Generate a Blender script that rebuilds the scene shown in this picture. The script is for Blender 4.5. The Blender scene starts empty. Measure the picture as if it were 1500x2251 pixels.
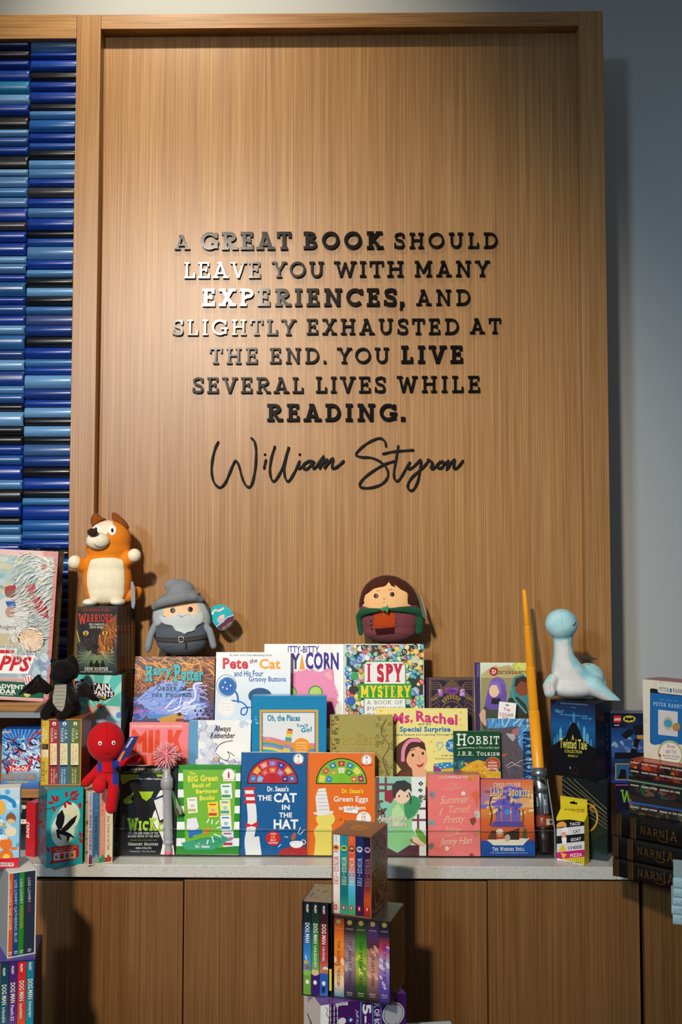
import bpy, bmesh, math, random
from mathutils import Vector, Matrix
from mathutils.bvhtree import BVHTree
from mathutils.geometry import tessellate_polygon

S = bpy.context.scene
C = S.collection
RND = random.Random(11)
cos, sin, pi = math.cos, math.sin, math.pi

# ------------------------------------------------------------------ camera
W_PX, H_PX, F_PX = 1500, 2251, 2188.0
YAW, PITCH, ROLL = 0.0141, 0.0546, -0.0008
CAM = Vector((0.0, 0.0, 1.70))
COUNTER = CAM.z - 0.767             # height of the worktop
FRAME_Y, PANEL_Y, WALL_Y, EDGE_Y = 2.97, 3.012, 3.26, 2.60


def _unrot(u, f, v):
    y, z = cos(PITCH) * f - sin(PITCH) * v, sin(PITCH) * f + cos(PITCH) * v
    return Vector((cos(YAW) * u - sin(YAW) * y, sin(YAW) * u + cos(YAW) * y, z))


FWD = _unrot(0, 1, 0)
RIGHT = cos(ROLL) * _unrot(1, 0, 0) - sin(ROLL) * _unrot(0, 0, 1)
UP = sin(ROLL) * _unrot(1, 0, 0) + cos(ROLL) * _unrot(0, 0, 1)

cd = bpy.data.cameras.new('camera')
cam = bpy.data.objects.new('camera', cd)
C.objects.link(cam)
cd.sensor_fit, cd.sensor_height, cd.sensor_width = 'VERTICAL', 36.0, 36.0
cd.lens = F_PX * 36.0 / H_PX
cd.clip_start = 0.05
cam.matrix_world = Matrix(((RIGHT.x, UP.x, -FWD.x, CAM.x), (RIGHT.y, UP.y, -FWD.y, CAM.y),
                           (RIGHT.z, UP.z, -FWD.z, CAM.z), (0, 0, 0, 1)))
S.camera = cam


def ray(px, py):
    return FWD + RIGHT * ((px - 750.0) / F_PX) + UP * ((1125.5 - py) / F_PX)


def project(P):
    d = Vector(P) - CAM
    k = F_PX / d.dot(FWD)
    return 750.0 + d.dot(RIGHT) * k, 1125.5 - d.dot(UP) * k


def atY(px, py, Y):
    d = ray(px, py)
    return CAM + d * ((Y - CAM.y) / d.y)


def atZ(px, py, Z):
    d = ray(px, py)
    return CAM + d * ((Z - CAM.z) / d.z)


def atYZ(px, Y, Z):                # the point at depth Y, height Z seen in column px
    py = 1500.0
    for _ in range(4):
        P = atY(px, py, Y)
        P.z = Z
        py = project(P)[1]
    return P


# ------------------------------------------------------------------ light
S.view_settings.view_transform = 'Standard'
S.view_settings.look = 'None'
S.view_settings.gamma = 1.0
S.view_settings.use_curve_mapping = False
S.view_settings.exposure = 0.15

wd = bpy.data.worlds.new('room_ambient')
S.world = wd
wd.use_nodes = True
bgn = wd.node_tree.nodes['Background']
bgn.inputs['Color'].default_value = (0.62, 0.72, 0.85, 1)
bgn.inputs['Strength'].default_value = 0.145


def aim(o, target):
    o.rotation_euler = (Vector(target) - o.location).to_track_quat('-Z', 'Y').to_euler()


def lamp(name, kind, loc, target, energy, color, **kw):
    l = bpy.data.lights.new(name, kind)
    l.energy, l.color = energy, color
    for k, v in kw.items():
        setattr(l, k, v)
    o = bpy.data.objects.new(name, l)
    C.objects.link(o)
    o.location = loc
    aim(o, target)
    return o


# ceiling lamp behind the camera: the main warm light, seen as sheen on the letters
lamp('ceiling_lamp', 'SPOT', (-1.12, -1.7, CAM.z + 2.12), (-0.62, 2.8, CAM.z - 0.08), 860, (1.0, 0.89, 0.74), spot_size=math.radians(46), spot_blend=1.0, shadow_soft_size=0.13)
# washer close to the wall above the panel
lamp('wall_washer', 'SPOT', (-0.75, 2.0, CAM.z + 2.62), (-0.50, 3.15, CAM.z + 1.66), 125, (1.0, 0.90, 0.72), spot_size=math.radians(70), spot_blend=1.0, shadow_soft_size=0.04)
# cool daylight from far to the left
lamp('window_daylight', 'SPOT', (-2.5, -3.0, CAM.z + 1.6), (0.85, 3.1, CAM.z - .55), 480, (0.56, 0.77, 1.0), spot_size=math.radians(44), spot_blend=1.0, shadow_soft_size=0.28)


# ------------------------------------------------------------------ helpers
def lin(c):
    if isinstance(c, str):
        c = c.lstrip('#')
        c = [int(c[i:i + 2], 16) / 255.0 for i in (0, 2, 4)]
        return tuple((x / 12.92 if x <= 0.04045 else ((x + 0.055) / 1.055) ** 2.4) for x in c)
    return tuple(c[:3])


def mix(a, b, t):
    a, b = lin(a), lin(b)
    return tuple(a[i] * (1 - t) + b[i] * t for i in range(3))


class MB:
    """collects polygons with a colour each and links them as ONE mesh object"""
    def __init__(s):
        s.v, s.f, s.c, s.m, s.sm = [], [], [], [], []

    def face(s, pts, col, m=0, smooth=False):
        i = len(s.v)
        s.v += [tuple(p) for p in pts]
        s.f.append(tuple(range(i, i + len(pts))))
        s.c.append(col)
        s.m.append(m)
        s.sm.append(smooth)

    def grid(s, rows, col, m=0, smooth=True, close=False):
        i = len(s.v)
        n = len(rows[0])
        for r in rows:
            s.v += [tuple(p) for p in r]
        for a in range(len(rows) - 1):
            for b in range(n if close else n - 1):
                b2 = (b + 1) % n
                s.f.append((i + a * n + b, i + a * n + b2, i + (a + 1) * n + b2, i + (a + 1) * n + b))
                cc = col(a, b) if callable(col) else col
                s.c.append(cc)
                s.m.append(m)
                s.sm.append(smooth)

    def box(s, x0, x1, y0, y1, z0, z1, col, m=0, top=None, right=None, left=None, front=None):
        a = [(x0, y0, z0), (x1, y0, z0), (x1, y1, z0), (x0, y1, z0), (x0, y0, z1), (x1, y0, z1), (x1, y1, z1), (x0, y1, z1)]
        for idx, cc in (((0, 1, 5, 4), front or col), ((1, 2, 6, 5), right or col), ((2, 3, 7, 6), col),
                        ((3, 0, 4, 7), left or col), ((4, 5, 6, 7), top or col), ((3, 2, 1, 0), col)):
            s.face([a[k] for k in idx], lin(cc), m)

    def bbox(s, x0, x1, y0, y1, z0, z1, col, m=0, b=0.002):
        """box with bevelled edges"""
        bm = bmesh.new()
        bmesh.ops.create_cube(bm, size=1.0)
        for v in bm.verts:
            v.co = Vector(((x0 + x1) / 2 + v.co.x * (x1 - x0), (y0 + y1) / 2 + v.co.y * (y1 - y0), (z0 + z1) / 2 + v.co.z * (z1 - z0)))
        bmesh.ops.bevel(bm, geom=bm.edges[:], offset=b, segments=2, affect='EDGES', profile=0.6)
        s.addbm(bm, col, m)

    def addbm(s, bm, col, m=0, smooth=False, M=None):
        for f in bm.faces:
            s.face([(M @ v.co) if M else v.co for v in f.verts], lin(col), m, smooth)
        bm.free()

    def lathe(s, prof, col, seg=28, M=None, m=0, smooth=True):
        """profile of (radius, height) about local z"""
        M = M or Matrix()
        rows = [[M @ Vector((r * cos(2 * pi * k / seg), r * sin(2 * pi * k / seg), h)) for k in range(seg)] for r, h in prof]
        s.grid(rows, lin(col), m, smooth, close=True)

    def tube(s, pts, rad, col, seg=8, m=0, flat=1.0, axis=None):
        """swept tube through pts; rad scalar or list; flat squashes it along axis"""
        pts = [Vector(p) for p in pts]
        n = len(pts)
        rows = []
        for i, p in enumerate(pts):
            t = (pts[min(i + 1, n - 1)] - pts[max(i - 1, 0)]).normalized()
            ref = Vector(axis) if axis else (Vector((0, 0, 1)) if abs(t.z) < .9 else Vector((1, 0, 0)))
            a = t.cross(ref).normalized()
            b = a.cross(t).normalized()
            r = rad[i] if isinstance(rad, (list, tuple)) else rad
            rows.append([p + a * (r * cos(2 * pi * k / seg)) + b * (r * flat * sin(2 * pi * k / seg)) for k in range(seg)])
        s.grid(rows, lin(col), m, True, close=True)
        s.face(rows[0][::-1], lin(col), m)
        s.face(rows[-1], lin(col), m)

    def build(s, name, mats, parent=None, M=None, weld=False):
        me = bpy.data.meshes.new(name)
        me.from_pydata(s.v, [], s.f)
        if not isinstance(mats, (list, tuple)):
            mats = [mats]
        for mt in mats:
            me.materials.append(mt)
        at = me.attributes.new('Col', 'FLOAT_COLOR', 'CORNER')
        buf = []
        for f, c in zip(s.f, s.c):
            if c and isinstance(c[0], (tuple, list)):
                for q in c:
                    buf += [q[0], q[1], q[2], 1.0]
            else:
                buf += [c[0], c[1], c[2], 1.0] * len(f)
        at.data.foreach_set('color', buf)
        me.polygons.foreach_set('material_index', s.m)
        me.polygons.foreach_set('use_smooth', s.sm)
        if weld:
            bm = bmesh.new()
            bm.from_mesh(me)
            bmesh.ops.remove_doubles(bm, verts=bm.verts, dist=1e-5)
            bmesh.ops.recalc_face_normals(bm, faces=bm.faces)
            bm.to_mesh(me)
            bm.free()
        me.update()
        o = bpy.data.objects.new(name, me)
        C.objects.link(o)
        if parent:
            o.parent = parent
        if M:
            o.matrix_world = M
        return o


def tag(o, label, cat=None, group=None, kind=None):
    o['label'] = label
    if cat:
        o['category'] = cat
    if group:
        o['group'] = group
    if kind:
        o['kind'] = kind
    return o


def thing(name, label, cat, M=None, group=None):
    o = bpy.data.objects.new(name, None)
    o.empty_display_size = 0.05
    C.objects.link(o)
    if M:
        o.matrix_world = M
    return tag(o, label, cat, group)


# ------------------------------------------------------------------ materials
def nmat(name):
    m = bpy.data.materials.new(name)
    m.use_nodes = True
    nt = m.node_tree
    return m, nt, nt.nodes['Principled BSDF']


def node(nt, typ, **kw):
    n = nt.nodes.new(typ)
    for k, v in kw.items():
        if hasattr(n, k):
            setattr(n, k, v)
        else:
            n.inputs[k].default_value = v
    return n


def colmat(name, rough=0.4, spec=0.5, sheen=0.0, coat=0.0, metal=0.0, bump=0.0, bscale=300.0, var=0.06, vscale=40.0, rvar=0.0):
    """surface whose own printed / dyed colour is the 'Col' attribute, with procedural mottling and bump"""
    m, nt, p = nmat(name)
    a = node(nt, 'ShaderNodeAttribute', attribute_name='Col')
    tc = node(nt, 'ShaderNodeTexCoord')
    n = node(nt, 'ShaderNodeTexNoise', Scale=vscale, Detail=3.0)
    nt.links.new(tc.outputs['Object'], n.inputs['Vector'])
    mr = node(nt, 'ShaderNodeMapRange')
    mr.inputs['To Min'].default_value = 1 - var
    mr.inputs['To Max'].default_value = 1 + var
    nt.links.new(n.outputs['Fac'], mr.inputs['Value'])
    vm = node(nt, 'ShaderNodeVectorMath', operation='SCALE')
    nt.links.new(a.outputs['Color'], vm.inputs[0])
    nt.links.new(mr.outputs['Result'], vm.inputs['Scale'])
    nt.links.new(vm.outputs['Vector'], p.inputs['Base Color'])
    p.inputs['Roughness'].default_value = rough
    p.inputs['Specular IOR Level'].default_value = spec
    p.inputs['Metallic'].default_value = metal
    p.inputs['Coat Weight'].default_value = coat
    p.inputs['Coat Roughness'].default_value = 0.08
    if sheen:
        p.inputs['Sheen Weight'].default_value = sheen
        p.inputs['Sheen Roughness'].default_value = 0.45
    if rvar:
        r2 = node(nt, 'ShaderNodeMapRange')
        r2.inputs['To Min'].default_value = rough - rvar
        r2.inputs['To Max'].default_value = rough + rvar
        nt.links.new(n.outputs['Fac'], r2.inputs['Value'])
        nt.links.new(r2.outputs['Result'], p.inputs['Roughness'])
    if bump:
        b = node(nt, 'ShaderNodeBump', Strength=bump, Distance=0.002)
        n2 = node(nt, 'ShaderNodeTexNoise', Scale=bscale, Detail=2.0)
        nt.links.new(tc.outputs['Object'], n2.inputs['Vector'])
        nt.links.new(n2.outputs['Fac'], b.inputs['Height'])
        nt.links.new(b.outputs['Normal'], p.inputs['Normal'])
    return m


GLOSS = colmat('coated_print', 0.30, 0.5, var=0.03, rvar=0.05)
MATTE = colmat('uncoated_print', 0.6, 0.35, var=0.04, bump=0.08, bscale=900)
CLOTH = colmat('cloth_binding', 0.75, 0.3, var=0.06, bump=0.35, bscale=1400)
PAPER = colmat('page_edges', 0.85, 0.2, var=0.05, vscale=400)
PLUSH = colmat('plush_fabric', 0.95, 0.1, sheen=0.10, bump=0.5, bscale=420, var=0.10, vscale=55)
PLASTIC = colmat('moulded_plastic', 0.35, 0.5, var=0.02)
GLAZE = colmat('blue_glaze', 0.30, 0.5, coat=0.0, var=0.10, vscale=22, bump=0.05, bscale=25, rvar=0.08)
METAL = colmat('brushed_metal_paint', 0.3, 0.6, metal=0.75, var=0.05)
FOIL = colmat('gold_foil', 0.32, 0.6, metal=0.85, var=0.06)


def wood(name, c0, c1, c2, horizontal=False, rough=0.42, k=1.0):
    m, nt, p = nmat(name)
    g = node(nt, 'ShaderNodeNewGeometry')
    mp = node(nt, 'ShaderNodeMapping')
    mp.inputs['Scale'].default_value = (0.5, 1, 26) if horizontal else (26, 26, 0.16)
    nt.links.new(g.outputs['Position'], mp.inputs['Vector'])
    # long grain
    n1 = node(nt, 'ShaderNodeTexNoise', Scale=8.5 * k, Detail=4.0, Roughness=0.62)
    nt.links.new(mp.outputs['Vector'], n1.inputs['Vector'])
    mp2 = node(nt, 'ShaderNodeMapping')
    mp2.inputs['Scale'].default_value = (0.2, 1, 3.0) if horizontal else (7.5, 7.5, 0.05)
    nt.links.new(g.outputs['Position'], mp2.inputs['Vector'])
    n2 = node(nt, 'ShaderNodeTexNoise', Scale=1.6, Detail=2.0, Distortion=0.4)
    nt.links.new(mp2.outputs['Vector'], n2.inputs['Vector'])
    mp3 = node(nt, 'ShaderNodeMapping')
    mp3.inputs['Scale'].default_value = (1.2, 1, 520) if horizontal else (420, 420, 0.8)
    nt.links.new(g.outputs['Position'], mp3.inputs['Vector'])
    n3 = node(nt, 'ShaderNodeTexNoise', Scale=1.0, Detail=1.0)
    nt.links.new(mp3.outputs['Vector'], n3.inputs['Vector'])
    r1 = node(nt, 'ShaderNodeValToRGB')
    e = r1.color_ramp.elements
    e[0].position, e[0].color = 0.30, (*lin(c0), 1)
    e[1].position, e[1].color = 0.72, (*lin(c2), 1)
    x = e.new(0.50)
    x.color = (*lin(c1), 1)
    ad = node(nt, 'ShaderNodeMath', operation='MULTIPLY_ADD')
    nt.links.new(n2.outputs['Fac'], ad.inputs[0])
    ad.inputs[1].default_value = 0.22
    nt.links.new(n1.outputs['Fac'], ad.inputs[2])
    ad2 = node(nt, 'ShaderNodeMath', operation='MULTIPLY_ADD')
    nt.links.new(n3.outputs['Fac'], ad2.inputs[0])
    ad2.inputs[1].default_value = 0.16
    nt.links.new(ad.outputs[0], ad2.inputs[2])
    sb = node(nt, 'ShaderNodeMath', operation='SUBTRACT')
    nt.links.new(ad2.outputs[0], sb.inputs[0])
    sb.inputs[1].default_value = 0.19
    nt.links.new(sb.outputs[0], r1.inputs['Fac'])
    nt.links.new(r1.outputs['Color'], p.inputs['Base Color'])
    p.inputs['Roughness'].default_value = rough
    p.inputs['Specular IOR Level'].default_value = 0.4
    b = node(nt, 'ShaderNodeBump', Strength=0.12, Distance=0.001)
    nt.links.new(n1.outputs['Fac'], b.inputs['Height'])
    nt.links.new(b.outputs['Normal'], p.inputs['Normal'])
    return m


WOOD = wood('tan_vertical_grain_veneer', '#8a5f34', '#a57644', '#bb9059', k=1.7, rough=0.36)
WOODH = wood('tan_horizontal_grain_veneer', '#85592d', '#a57541', '#ba8e55', horizontal=True, k=1.0)
WOODD = wood('brown_vertical_grain_laminate', '#623f1e', '#7a522b', '#8c643a', k=1.5)


def plain(name, col, rough=0.6, spec=0.4, bump=0.0, bscale=200, metal=0.0):
    m, nt, p = nmat(name)
    tc = node(nt, 'ShaderNodeTexCoord')
    n = node(nt, 'ShaderNodeTexNoise', Scale=bscale, Detail=3.0)
    nt.links.new(tc.outputs['Object'], n.inputs['Vector'])
    r = node(nt, 'ShaderNodeValToRGB')
    c = lin(col)
    r.color_ramp.elements[0].color = (*[x * 0.95 for x in c], 1)
    r.color_ramp.elements[1].color = (*[min(1, x * 1.05) for x in c], 1)
    nt.links.new(n.outputs['Fac'], r.inputs['Fac'])
    nt.links.new(r.outputs['Color'], p.inputs['Base Color'])
    p.inputs['Roughness'].default_value = rough
    p.inputs['Specular IOR Level'].default_value = spec
    p.inputs['Metallic'].default_value = metal
    if bump:
        b = node(nt, 'ShaderNodeBump', Strength=bump, Distance=0.001)
        nt.links.new(n.outputs['Fac'], b.inputs['Height'])
        nt.links.new(b.outputs['Normal'], p.inputs['Normal'])
    return m


PAINT = plain('pale_grey_wall_paint', '#bbbebb', 0.75, 0.3, bump=0.08, bscale=350)
BLACK = plain('black_gap', '#0b0a09', 0.8, 0.2)
SATIN = plain('matt_black_script', '#0f0d0b', 0.6, 0.15)
LETTER = plain('satin_black_letters', '#120f0c', 0.16, 0.24)
FLOORM = plain('grey_floor', '#77726c', 0.5)


def quartz():
    m, nt, p = nmat('speckled_pale_quartz')
    tc = node(nt, 'ShaderNodeTexCoord')
    out = None
    base = lin('#c9c6bd')
    prev = node(nt, 'ShaderNodeRGB')
    prev.outputs[0].default_value = (*base, 1)
    prev = prev.outputs[0]
    for sc, th, col in ((210, 0.17, '#9a978f'), (140, 0.12, '#6a655e'), (260, 0.16, '#f1efe8'), (100, 0.085, '#4a4641')):
        v = node(nt, 'ShaderNodeTexVoronoi', Scale=float(sc))
        nt.links.new(tc.outputs['Object'], v.inputs['Vector'])
        w = node(nt, 'ShaderNodeTexNoise', Scale=sc * 0.35)
        nt.links.new(tc.outputs['Object'], w.inputs['Vector'])
        mu = node(nt, 'ShaderNodeMath', operation='MULTIPLY')
        nt.links.new(w.outputs['Fac'], mu.inputs[0])
        mu.inputs[1].default_value = th * 2
        lt = node(nt, 'ShaderNodeMath', operation='LESS_THAN')
        nt.links.new(v.outputs['Distance'], lt.inputs[0])
        nt.links.new(mu.outputs[0], lt.inputs[1])
        mx = node(nt, 'ShaderNodeMix', data_type='RGBA')
        nt.links.new(lt.outputs[0], mx.inputs[0])
        nt.links.new(prev, mx.inputs[6])
        mx.inputs[7].default_value = (*lin(col), 1)
        prev = mx.outputs[2]
    nt.links.new(prev, p.inputs['Base Color'])
    p.inputs['Roughness'].default_value = 0.3
    return m


QUARTZ = quartz()


def clear(name, tint=(0.97, 0.98, 0.985), gloss=0.12, rough=0.03, bump=0.0, bscale=60.0):
    m, nt, p = nmat(name)
    nt.nodes.remove(p)
    t = node(nt, 'ShaderNodeBsdfTransparent')
    t.inputs['Color'].default_value = (*tint, 1)
    g = node(nt, 'ShaderNodeBsdfGlossy')
    g.inputs['Roughness'].default_value = rough
    fr = node(nt, 'ShaderNodeFresnel')
    fr.inputs['IOR'].default_value = 1.0 + gloss * 4
    mx = node(nt, 'ShaderNodeMixShader')
    hf = node(nt, 'ShaderNodeMath', operation='MULTIPLY')
    nt.links.new(fr.outputs[0], hf.inputs[0])
    hf.inputs[1].default_value = 0.6
    nt.links.new(hf.outputs[0], mx.inputs[0])
    nt.links.new(t.outputs[0], mx.inputs[1])
    nt.links.new(g.outputs[0], mx.inputs[2])
    nt.links.new(mx.outputs[0], nt.nodes['Material Output'].inputs['Surface'])
    if bump:
        tc = node(nt, 'ShaderNodeTexCoord')
        n = node(nt, 'ShaderNodeTexNoise', Scale=bscale, Detail=3.0, Distortion=1.2)
        nt.links.new(tc.outputs['Object'], n.inputs['Vector'])
        b = node(nt, 'ShaderNodeBump', Strength=bump, Distance=0.01)
        nt.links.new(n.outputs['Fac'], b.inputs['Height'])
        nt.links.new(b.outputs['Normal'], g.inputs['Normal'])
    return m


ACRYLIC = clear('clear_acrylic', (0.98, 0.985, 0.985), 0.06)
ACRYLIC_EDGE = plain('polished_acrylic_edge', '#8a969b', 0.15, 0.6)
FILM = clear('shrink_film', (0.99, 0.99, 0.99), 0.05, 0.10, bump=0.35, bscale=30)

# ------------------------------------------------------------------ 2-D strokes and lettering
def smooth_pts(pts, n=6):
    out = []
    L = len(pts)
    for i in range(L - 1):
        p0, p1, p2, p3 = pts[max(i - 1, 0)], pts[i], pts[i + 1], pts[min(i + 2, L - 1)]
        for k in range(n):
            t = k / n
            out.append(tuple(0.5 * ((2 * p1[a]) + (-p0[a] + p2[a]) * t + (2 * p0[a] - 5 * p1[a] + 4 * p2[a] - p3[a]) * t * t
                                    + (-p0[a] + 3 * p1[a] - 3 * p2[a] + p3[a]) * t ** 3) for a in (0, 1)))
    out.append(tuple(pts[-1]))
    return out


def strip(pts, w, closed=False, caps=None):
    """offset a polyline to both sides: (left side, right side)"""
    n = len(pts)
    Lf, Rt = [], []
    for i in range(n):
        if closed:
            a, b, c = pts[i - 1], pts[i], pts[(i + 1) % n]
        else:
            a, b, c = pts[max(i - 1, 0)], pts[i], pts[min(i + 1, n - 1)]
        d1 = (b[0] - a[0], b[1] - a[1])
        d2 = (c[0] - b[0], c[1] - b[1])
        l1, l2 = math.hypot(*d1), math.hypot(*d2)
        if l1 < 1e-9:
            d1, l1 = d2, l2
        if l2 < 1e-9:
            d2, l2 = d1, l1
        if l1 < 1e-9:
            d1 = d2 = (1, 0)
            l1 = l2 = 1
        n1 = (-d1[1] / l1, d1[0] / l1)
        n2 = (-d2[1] / l2, d2[0] / l2)
        mx, my = n1[0] + n2[0], n1[1] + n2[1]
        q = mx * mx + my * my
        if q < 0.3:
            m = n2
        else:
            m = (mx * 2 / q, my * 2 / q)
        Lf.append((b[0] + m[0] * w / 2, b[1] + m[1] * w / 2))
        Rt.append((b[0] - m[0] * w / 2, b[1] - m[1] * w / 2))
    if caps and not closed:                # cut slanted strokes level with the base line and the cap line
        for i, j in ((0, 1), (n - 1, n - 2)):
            dx, dy = pts[j][0] - pts[i][0], pts[j][1] - pts[i][1]
            if abs(dy) > .3 * math.hypot(dx, dy) and abs(dx) > 1e-6:
                for yc in caps:
                    if abs(pts[i][1] - yc) < 1e-6:
                        for A in (Lf, Rt):
                            A[i] = (A[i][0] + dx / dy * (yc - A[i][1]), yc)
    return Lf, Rt


def strip_quads(pts, w, closed=False, caps=None):
    Lf, Rt = strip(pts, w, closed, caps)
    n = len(pts)
    return [[Rt[i], Rt[(i + 1) % n], Lf[(i + 1) % n], Lf[i]] for i in range(n if closed else n - 1)]


def arc(cx, cy, rx, ry, a0, a1, n=14):
    return [(cx + rx * cos(math.radians(a0 + (a1 - a0) * k / n)), cy + ry * sin(math.radians(a0 + (a1 - a0) * k / n))) for k in range(n + 1)]


def slab_glyph(ch, t, sf=0.105, qk=0.82):
    """slab-serif capital, cap height 1: (advance, [(points, width, closed)])"""
    a, T = t / 2, 1 - t / 2
    q = t * qk                         # serif thickness
    A, Q = q / 2, 1 - q / 2
    L = []

    def ln(*p, w=t, c=False):
        L.append((list(p), w, c))

    def ser(x, y, l=sf, r=sf):
        ln((x - l - a, y), (x + r + a, y), w=q)

    def stem(x, top=(sf, sf), bot=(sf, sf)):
        ln((x, 0), (x, 1))
        if top:
            ser(x, Q, *top)
        if bot:
            ser(x, A, *bot)

    x = 0.13 + a
    if ch == 'A':
        ln((0.16, 0), (0.47, 1)), ln((0.47, 1), (0.80, 0)), ln((0.27, 0.3), (0.68, 0.3), w=q)
        ser(0.16, A, .10, .12), ser(0.80, A, .12, .10), ln((0.28, Q), (0.5, Q), w=q)
        return .96, L
    if ch == 'B':
        stem(x, (sf, .1), (sf, .1))
        ln(*([(x, T), (.42, T)] + arc(.42, .765, .22, .235 - a, 90, -90) + [(x, .53)]), w=q)
        ln(*([(x, .53), (.46, .53)] + arc(.46, .265, .25, .265 - A, 90, -90) + [(x, A)]), w=q)
        return .80, L
    if ch in 'CG':
        ln(*arc(.5, .5, .5 - a, .5 - a, 42, 318 if ch == 'C' else 330, 22))
        ln((.5 + .36, .66), (.5 + .36, .96), w=q)
        if ch == 'G':
            ln((.58, .43), (1.0, .43), w=q), ln((.86, .43), (.86, .08))
        return (.92 if ch == 'C' else 1.0), L
    if ch == 'D':
        stem(x, (sf, .1), (sf, .1))
        ln(*([(x, T), (.42, T)] + arc(.42, .5, .48 - a, .5 - a, 90, -90) + [(x, a)]))
        return .92, L
    if ch in 'EF':
        stem(x, (sf, .1), (sf, .1) if ch == 'E' else (sf, sf))
        ln((x, Q), (.70, Q), w=q), ln((.70 - A, Q), (.70 - A, .72), w=q)
        ln((x, .52), (.52, .52), w=q), ln((.52, .40), (.52, .64), w=q)
        if ch == 'E':
            ln((x, A), (.74, A), w=q), ln((.74 - A, A), (.74 - A, .30), w=q)
        return .78, L
    if ch == 'H':
        stem(x), stem(x + .56), ln((x, .52), (x + .56, .52), w=q)
        return x + .56 + a + .13, L
    if ch == 'I':
        stem(x)
        return x + a + .13, L
    if ch == 'J':
        ln(*([(.42, 1), (.42, .3)] + arc(.22, .3, .2, .3 - a, 0, -170)))
        ser(.42, Q)
        return .58, L
    if ch == 'K':
        stem(x), ln((x, .40), (.74, 1)), ln((.36, .55), (.80, 0))
        ser(.74, Q, .12, .08), ser(.80, A, .12, .08)
        return .94, L
    if ch == 'L':
        stem(x, (sf, sf), (sf, .1)), ln((x, A), (.70, A), w=q), ln((.70 - A, A), (.70 - A, .34), w=q)
        return .72, L
    if ch == 'M':
        stem(x, (sf, .02)), stem(x + .74, (.02, sf)), ln((x, 1), (x + .37, .25)), ln((x + .37, .25), (x + .74, 1))
        return x + .74 + a + .13, L
    if ch == 'N':
        stem(x, (sf, .02)), stem(x + .60, (sf, sf), None), ln((x, 1), (x + .60, 0))
        return x + .60 + a + .13, L
    if ch in 'OQ':
        ln(*arc(.5, .5, .5 - a, .5 - a, 0, 360, 28)[:-1], c=True)
        if ch == 'Q':
            ln((.55, .3), (.9, -.05))
        return 1.0, L
    if ch in 'PR':
        stem(x, (sf, .1), (sf, sf))
        ln(*([(x, T), (.46, T)] + arc(.46, .72, .26, .28 - a, 90, -90) + [(x, .44)]), w=t)
        if ch == 'R':
            ln((.42, .44), (.74, 0)), ser(.76, A, .06, .08)
        return (.80 if ch == 'P' else .90), L
    if ch == 'S':
        ln(*smooth_pts([(.60, .78), (.50, T - .01), (.33, T), (.15, T - .07), (.09 + a * .4, .74), (.18, .58), (.36, .51), (.54, .43), (.63 - a * .3, .27), (.55, .10), (.36, a), (.18, a + .02), (.08, .22)], 4))
        ln((.615, .68), (.615, .95), w=q), ln((.075, .06), (.075, .34), w=q)
        return .70, L
    if ch == 'T':
        ln((.40, 0), (.40, 1)), ser(.40, A)
        ln((0, Q), (.80, Q), w=q), ln((A, Q), (A, .68), w=q), ln((.80 - A, Q), (.80 - A, .68), w=q)
        return .80, L
    if ch == 'U':
        ln(*([(x, 1), (x, .36)] + arc(x + .28, .36, .28, .36 - a, 180, 360) + [(x + .56, 1)]))
        ser(x, Q), ser(x + .56, Q)
        return x + .56 + a + .13, L
    if ch == 'V':
        ln((.15, 1), (.46, 0)), ln((.46, 0), (.79, 1)), ser(.15, Q, .10, .12), ser(.79, Q, .12, .10)
        return .94, L
    if ch == 'W':
        ln((.14, 1), (.38, 0)), ln((.38, 0), (.62, .92)), ln((.62, .92), (.86, 0)), ln((.86, 0), (1.10, 1))
        ser(.14, Q, .09, .12), ser(1.10, Q, .12, .09)
        return 1.24, L
    if ch == 'X':
        ln((.16, 0), (.72, 1)), ln((.16, 1), (.74, 0))
        ser(.16, A, .10, .1), ser(.74, A, .1, .10), ser(.16, Q, .10, .1), ser(.72, Q, .1, .10)
        return .90, L
    if ch == 'Y':
        ln((.13, 1), (.44, .45)), ln((.44, .45), (.77, 1)), ln((.44, .48), (.44, 0))
        ser(.13, Q, .09, .1), ser(.77, Q, .1, .09), ser(.44, A)
        return .90, L
    if ch == 'Z':
        ln((.1, Q), (.66, Q), (.1, A), (.7, A), w=q)
        return .78, L
    if ch in '.,':
        ln((.09 + a * .2, 0), (.09 + a * .2, t * 1.25), w=t * 1.25)
        if ch == ',':
            ln((.10, .05), (.03, -.22), w=t * .7)
        return .24, L
    if ch in "'’":
        ln((.1, .72), (.1, 1))
        return .22, L
    if ch == '-':
        ln((.05, .42), (.4, .42))
        return .45, L
    if ch == '0':
        ln(*arc(.36, .5, .36 - a, .5 - a, 0, 360, 24)[:-1], c=True)
        return .72, L
    if ch == '1':
        stem(.3, None)
        ln((.1, .8), (.3, 1))
        return .56, L
    return .42, L                       # blank


def slab_word(word, t, gap=0.16, qk=0.82):
    """[(char, x, scale, strokes)] and width; lower case becomes small capitals"""
    x, out = 0.0, []
    for ch in word:
        k = 1.0
        if ch.islower():
            k, ch = 0.78, ch.upper()
        adv, st = slab_glyph(ch, t / k if k < 1 else t, qk=qk)
        out.append((ch, x, k, st))
        x += adv * k + gap
    return out, x - gap


_tcache, _tstroke = {}, {}


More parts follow.
